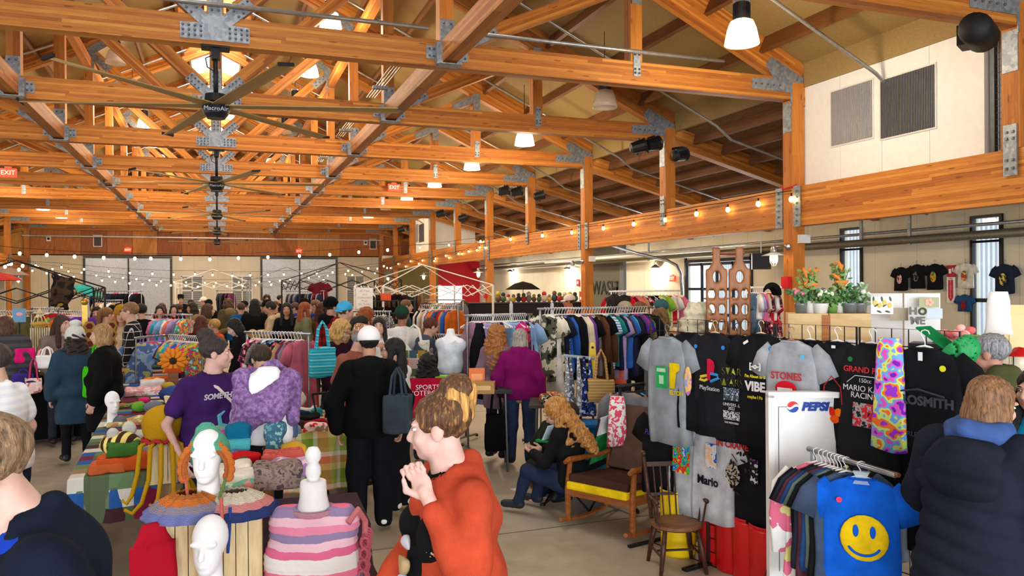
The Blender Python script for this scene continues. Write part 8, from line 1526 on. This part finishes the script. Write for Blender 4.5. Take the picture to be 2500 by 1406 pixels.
# white torso mannequin with shirt and denim skirt
p = onshelf(1100, 800, 9.9, 0); t = thing('mannequin', 'white torso mannequin in pale shirt and denim skirt', 'mannequin', p, away(p.x, p.y, 160)); blob('torso', [('e', (0, 0, 1.28), (.15, .1, .2)), ('e', (0, 0, 1.05), (.14, .11, .2)), ('c', (0, 0, 1.4), (0, 0, 1.55), .06, .05), ('c', (-.13, 0, 1.38), (.13, 0, 1.38), .06, .06)], FOAM, t, .018, .05, [((0, 0, 1), 1.56)]); blob('shirt', [('e', (0, 0, 1.28), (.17, .125, .19)), ('e', (0, .02, 1.1), (.165, .14, .2)), ('c', (-.14, 0, 1.36), (.14, 0, 1.36), .07, .07)], F_((214, 222, 232)), t, .018, .04, [((.3, 0, -1), -.97)], [('e', (0, .05, 1.48), (.08, .1, .12))], wrinkle(.006, 30)); blob('denim_skirt', [('e', (0, 0, .92), (.17, .14, .2)), ('c', (0, 0, .95), (0, 0, .6), .15, .17)], pm('denim'), t, .02, .03, [((0, 0, -1), -.6)], (), wrinkle(.004, 30)); MB().tube([(0, 0, .0), (0, 0, .7)], .02, 8).build('stand_pole', STEEL, t); MB().lathe([(.18, 0), (.16, .02), (0, .025)], 20).build('stand_base', STEEL, t)
# accessory stand by the straw tote
cJ = pos(1352, 8.6); table('goods_table', 'folding table of jewellery beside the magenta sweater', cJ, away(*cJ, 0), .55, .6, .82, None, plain((70, 64, 60), .6))
for i, (lab, px, dx, c) in enumerate((('red bead necklace heap', 1335, .0, (200, 60, 40)), ('orange purse', 1352, .1, (226, 120, 40)), ('black tray of bracelets', 1345, -.12, (36, 32, 32)), ('cream box of earrings', 1368, .05, (206, 186, 150)), ('green bead strand heap', 1338, -.05, (90, 120, 80)))): bundle(lab+' on the jewellery table', px, 960, .16, .12, .06, blotch((c, tuple(int(q*.7) for q in c), (226, 200, 170)), 30), zt=.825, cat='jewellery', name='jewellery'); o = COL.objects[-1]; o.location = onshelf(px, 900, 8.6+dx*2, .825)
st_ = thing('belt_stand', 'grey multi-hook stand hung with belts and scarves', 'stand', (*pos(1415, 8.1), 0), away(*pos(1415, 8.1), 0)); hS = dep(1415, 868, 8.1).z
MB().tube([(0, .03, 0), (0, .03, hS)], .015, 8).build('pole', BLACKM, st_); MB().tube([(-.17, 0, hS), (.15, 0, hS-.03)], .016, 8).build('hook_bar', plain((150, 160, 170), .5), st_); MB().lathe([(.22, 0), (.2, .02), (0, .02)], 20).build('base', BLACKM, st_)
for i, (x, c) in enumerate(((-.14, (220, 222, 226)), (-.1, (130, 130, 140)), (-.02, (214, 214, 220)), (.04, (40, 60, 150)), (.1, (60, 90, 180)))): MB().tube([(x, -.02, hS-.01), (x+.01, -.03, hS-.3), (x+.02*(-1)**i, -.02, hS-.62)], [.012, .03, .05], 8).build('belt', blotch((c, tuple(int(q*.6) for q in c), (200, 206, 220)), 24), st_)
t = thing('shoe_horn_sign', 'bright yellow spade-shaped sign above the straw tote', 'sign', dep(1447, 892, 8.2), away(*pos(1447, 8.2), 0)); MB().prism([(-.03, .2), (-.035, .14), (-.04, .02), (-.025, .0), (-.03, -.02), (-.02, -.12), (0, -.14), (.02, -.12), (.03, -.02), (.025, 0), (.04, .02), (.035, .14), (.03, .2), (.02, .24), (-.02, .24)][::-1], .03).build('blade_shape', plain((240, 206, 20), .4), t); MB().lathe([(.014, 0), (.012, .006)], 10, axis=Matrix.Rotation(PI/2, 3, 'X')).build('eyelet', plain((40, 30, 20)), t, (0, -.016, .19)); MB().tube([(0, .02, -.1), (0, .02, -t.location.z)], .012, 6).build('stand', BLACKM, t)
garment('hanging_scarf', 'pink and white floral scarf at the low rail end', 'scarf', 'scarf', .48, blotch(((236, 210, 214), (230, 80, 110), (240, 240, 238), (240, 150, 160)), 16), dep(1507, 960, 7.2), away(*pos(1507, 7.2), 0), None, 2, .05, 1.0)
t = thing('storage_bin', 'blue plastic bin below the straw tote', 'bin', (*pos(1452, 7.9), 0), away(*pos(1452, 7.9), 0)); MB().box((0, 0, .38), (.42, .34, .62)).build('bin_body', plain((30, 120, 190), .4), t); MB().box((0, 0, .70), (.46, .38, .03)).build('lid', plain((30, 110, 180), .4), t)
# cart pushed by the leopard-hat woman
t = thing('shopping_cart', 'black folding wire cart of the woman in leopard hat', 'cart', (*pos(822, 7.9), 0), away(*pos(822, 7.9), 20))
for x in (-.18, .18):
    for y in (-.15, .15): MB().tube([(x, y, .08), (x, y, .85)], .01, 6).build('upright', BLACKM, t); MB().lathe([(.06, -.012), (.06, .012)], 14, axis=Matrix.Rotation(PI/2, 3, 'Y')).build('wheel', BLACKM, t, (x, y, .06))
    MB().tube([(x, .15, .85), (x, .25, 1.0)], .01, 6).build('handle_arm', BLACKM, t)
MB().tube([(-.18, .25, 1.0), (.18, .25, 1.0)], .014, 6).build('handle', BLACKM, t)
for z in (.2, .45, .7): MB().tube([(-.18, -.15, z), (.18, -.15, z), (.18, .15, z), (-.18, .15, z), (-.18, -.15, z)], .006, 5).build('wire_hoop', BLACKM, t)
MB().box((0, 0, .5), (.32, .26, .5)).build('bag_liner', blotch(((60, 60, 50), (100, 96, 84), (36, 36, 32)), 8), t)
# gold easel with hexagon blanket, macrame, lamp table
p = onshelf(208, 900, 10.8, 0); t = thing('gold_easel', 'gilded easel post with ball finial', 'easel', p, away(p.x, p.y, 0)); hE = dep(208, 745, 10.8).z; MB().box((0, 0, hE/2), (.07, .05, hE)).build('post', metal((190, 150, 60), .35, .6), t); MB().ball((0, 0, hE+.05), .05, 10, 8).build('finial', metal((190, 150, 60), .35, .6), t, smooth=True); MB().box((.25, 0, .95), (.6, .06, .04)).build('ledge', metal((190, 150, 60), .35, .6), t)
bl_ = thing('hexagon_blanket', 'brown and cream hexagon crochet blanket by the gold easel', 'blanket', dep(232, 835, 10.7), away(*pos(232, 10.7), 0)); hx = MB().lathe([(.075, 0), (.07, .02), (0, .022)], 6, axis=Matrix.Rotation(PI/2, 3, 'X')).mesh('hexagon', knit((190, 150, 80), 60)); hx2 = MB().lathe([(.045, .02), (.04, .028), (0, .03)], 6, axis=Matrix.Rotation(PI/2, 3, 'X')).mesh('hexagon_centre', knit((120, 50, 40), 60))
for i in range(4):
    for j in range(4): o = obj('hexagon', hx, bl_, (-.2+.135*i, 0, -.2+.12*j+.06*(i % 2))); obj('hexagon_centre', hx2, o)
p = dep(97, 770, 10.9); t = thing('macrame_hanger', 'cream macrame hanger with a small basket at the lamp stall', 'macrame', p, away(p.x, p.y, 0))
for x in (-.11, -.04, .04, .11): MB().tube([(0, 0, .1), (x, 0, -.16)], .006, 5).build('rope', F_((226, 206, 150)), t)
MB().lathe([(.06, -.17), (.12, -.12), (.11, -.1), (.0, -.08)], 14).build('basket', F_((196, 160, 80)), t)
for i in range(9): MB().tube([(-.11+.0275*i, 0, -.17), (-.11+.0275*i, 0, -.72)], .011, 5).build('tassel', F_((232, 220, 186)), t)
cL = pos(118, 10.9); table('lamp_table', 'black-clothed table under the small lamp and macrame', cL, away(*cL, 0), .9, .6, .92, F_((22, 20, 22)), drop=.86)
t = thing('table_lamp', 'small glowing table lamp behind the woman in grey coat', 'lamp', onshelf(127, 800, 11.0, .925), 0); MB().lathe([(.06, 0), (.05, .03), (.02, .05), (.02, .2)], 14).build('base', plain((190, 60, 40), .4), t, smooth=True); MB().lathe([(.1, .2), (.06, .36), (.055, .36), (.09, .2)], 18).build('shade', emit((255, 220, 150), 6.0), t, smooth=True)
t = thing('blue_sign', 'light blue square sign at the edge of the mixed rails', 'sign', dep(47, 770, 12.6), away(*pos(47, 12.6), 5)); MB().box((0, 0, 0), (.18, .015, .22)).build('panel', plain((110, 160, 206), .6), t); MB().ball((0, -.01, .02), (.05, .004, .03), 10, 6).build('emblem', plain((236, 170, 170)), t); MB().tube([(0, .01, -.1), (0, .01, -t.location.z)], .01, 6).build('stand', BLACKM, t)
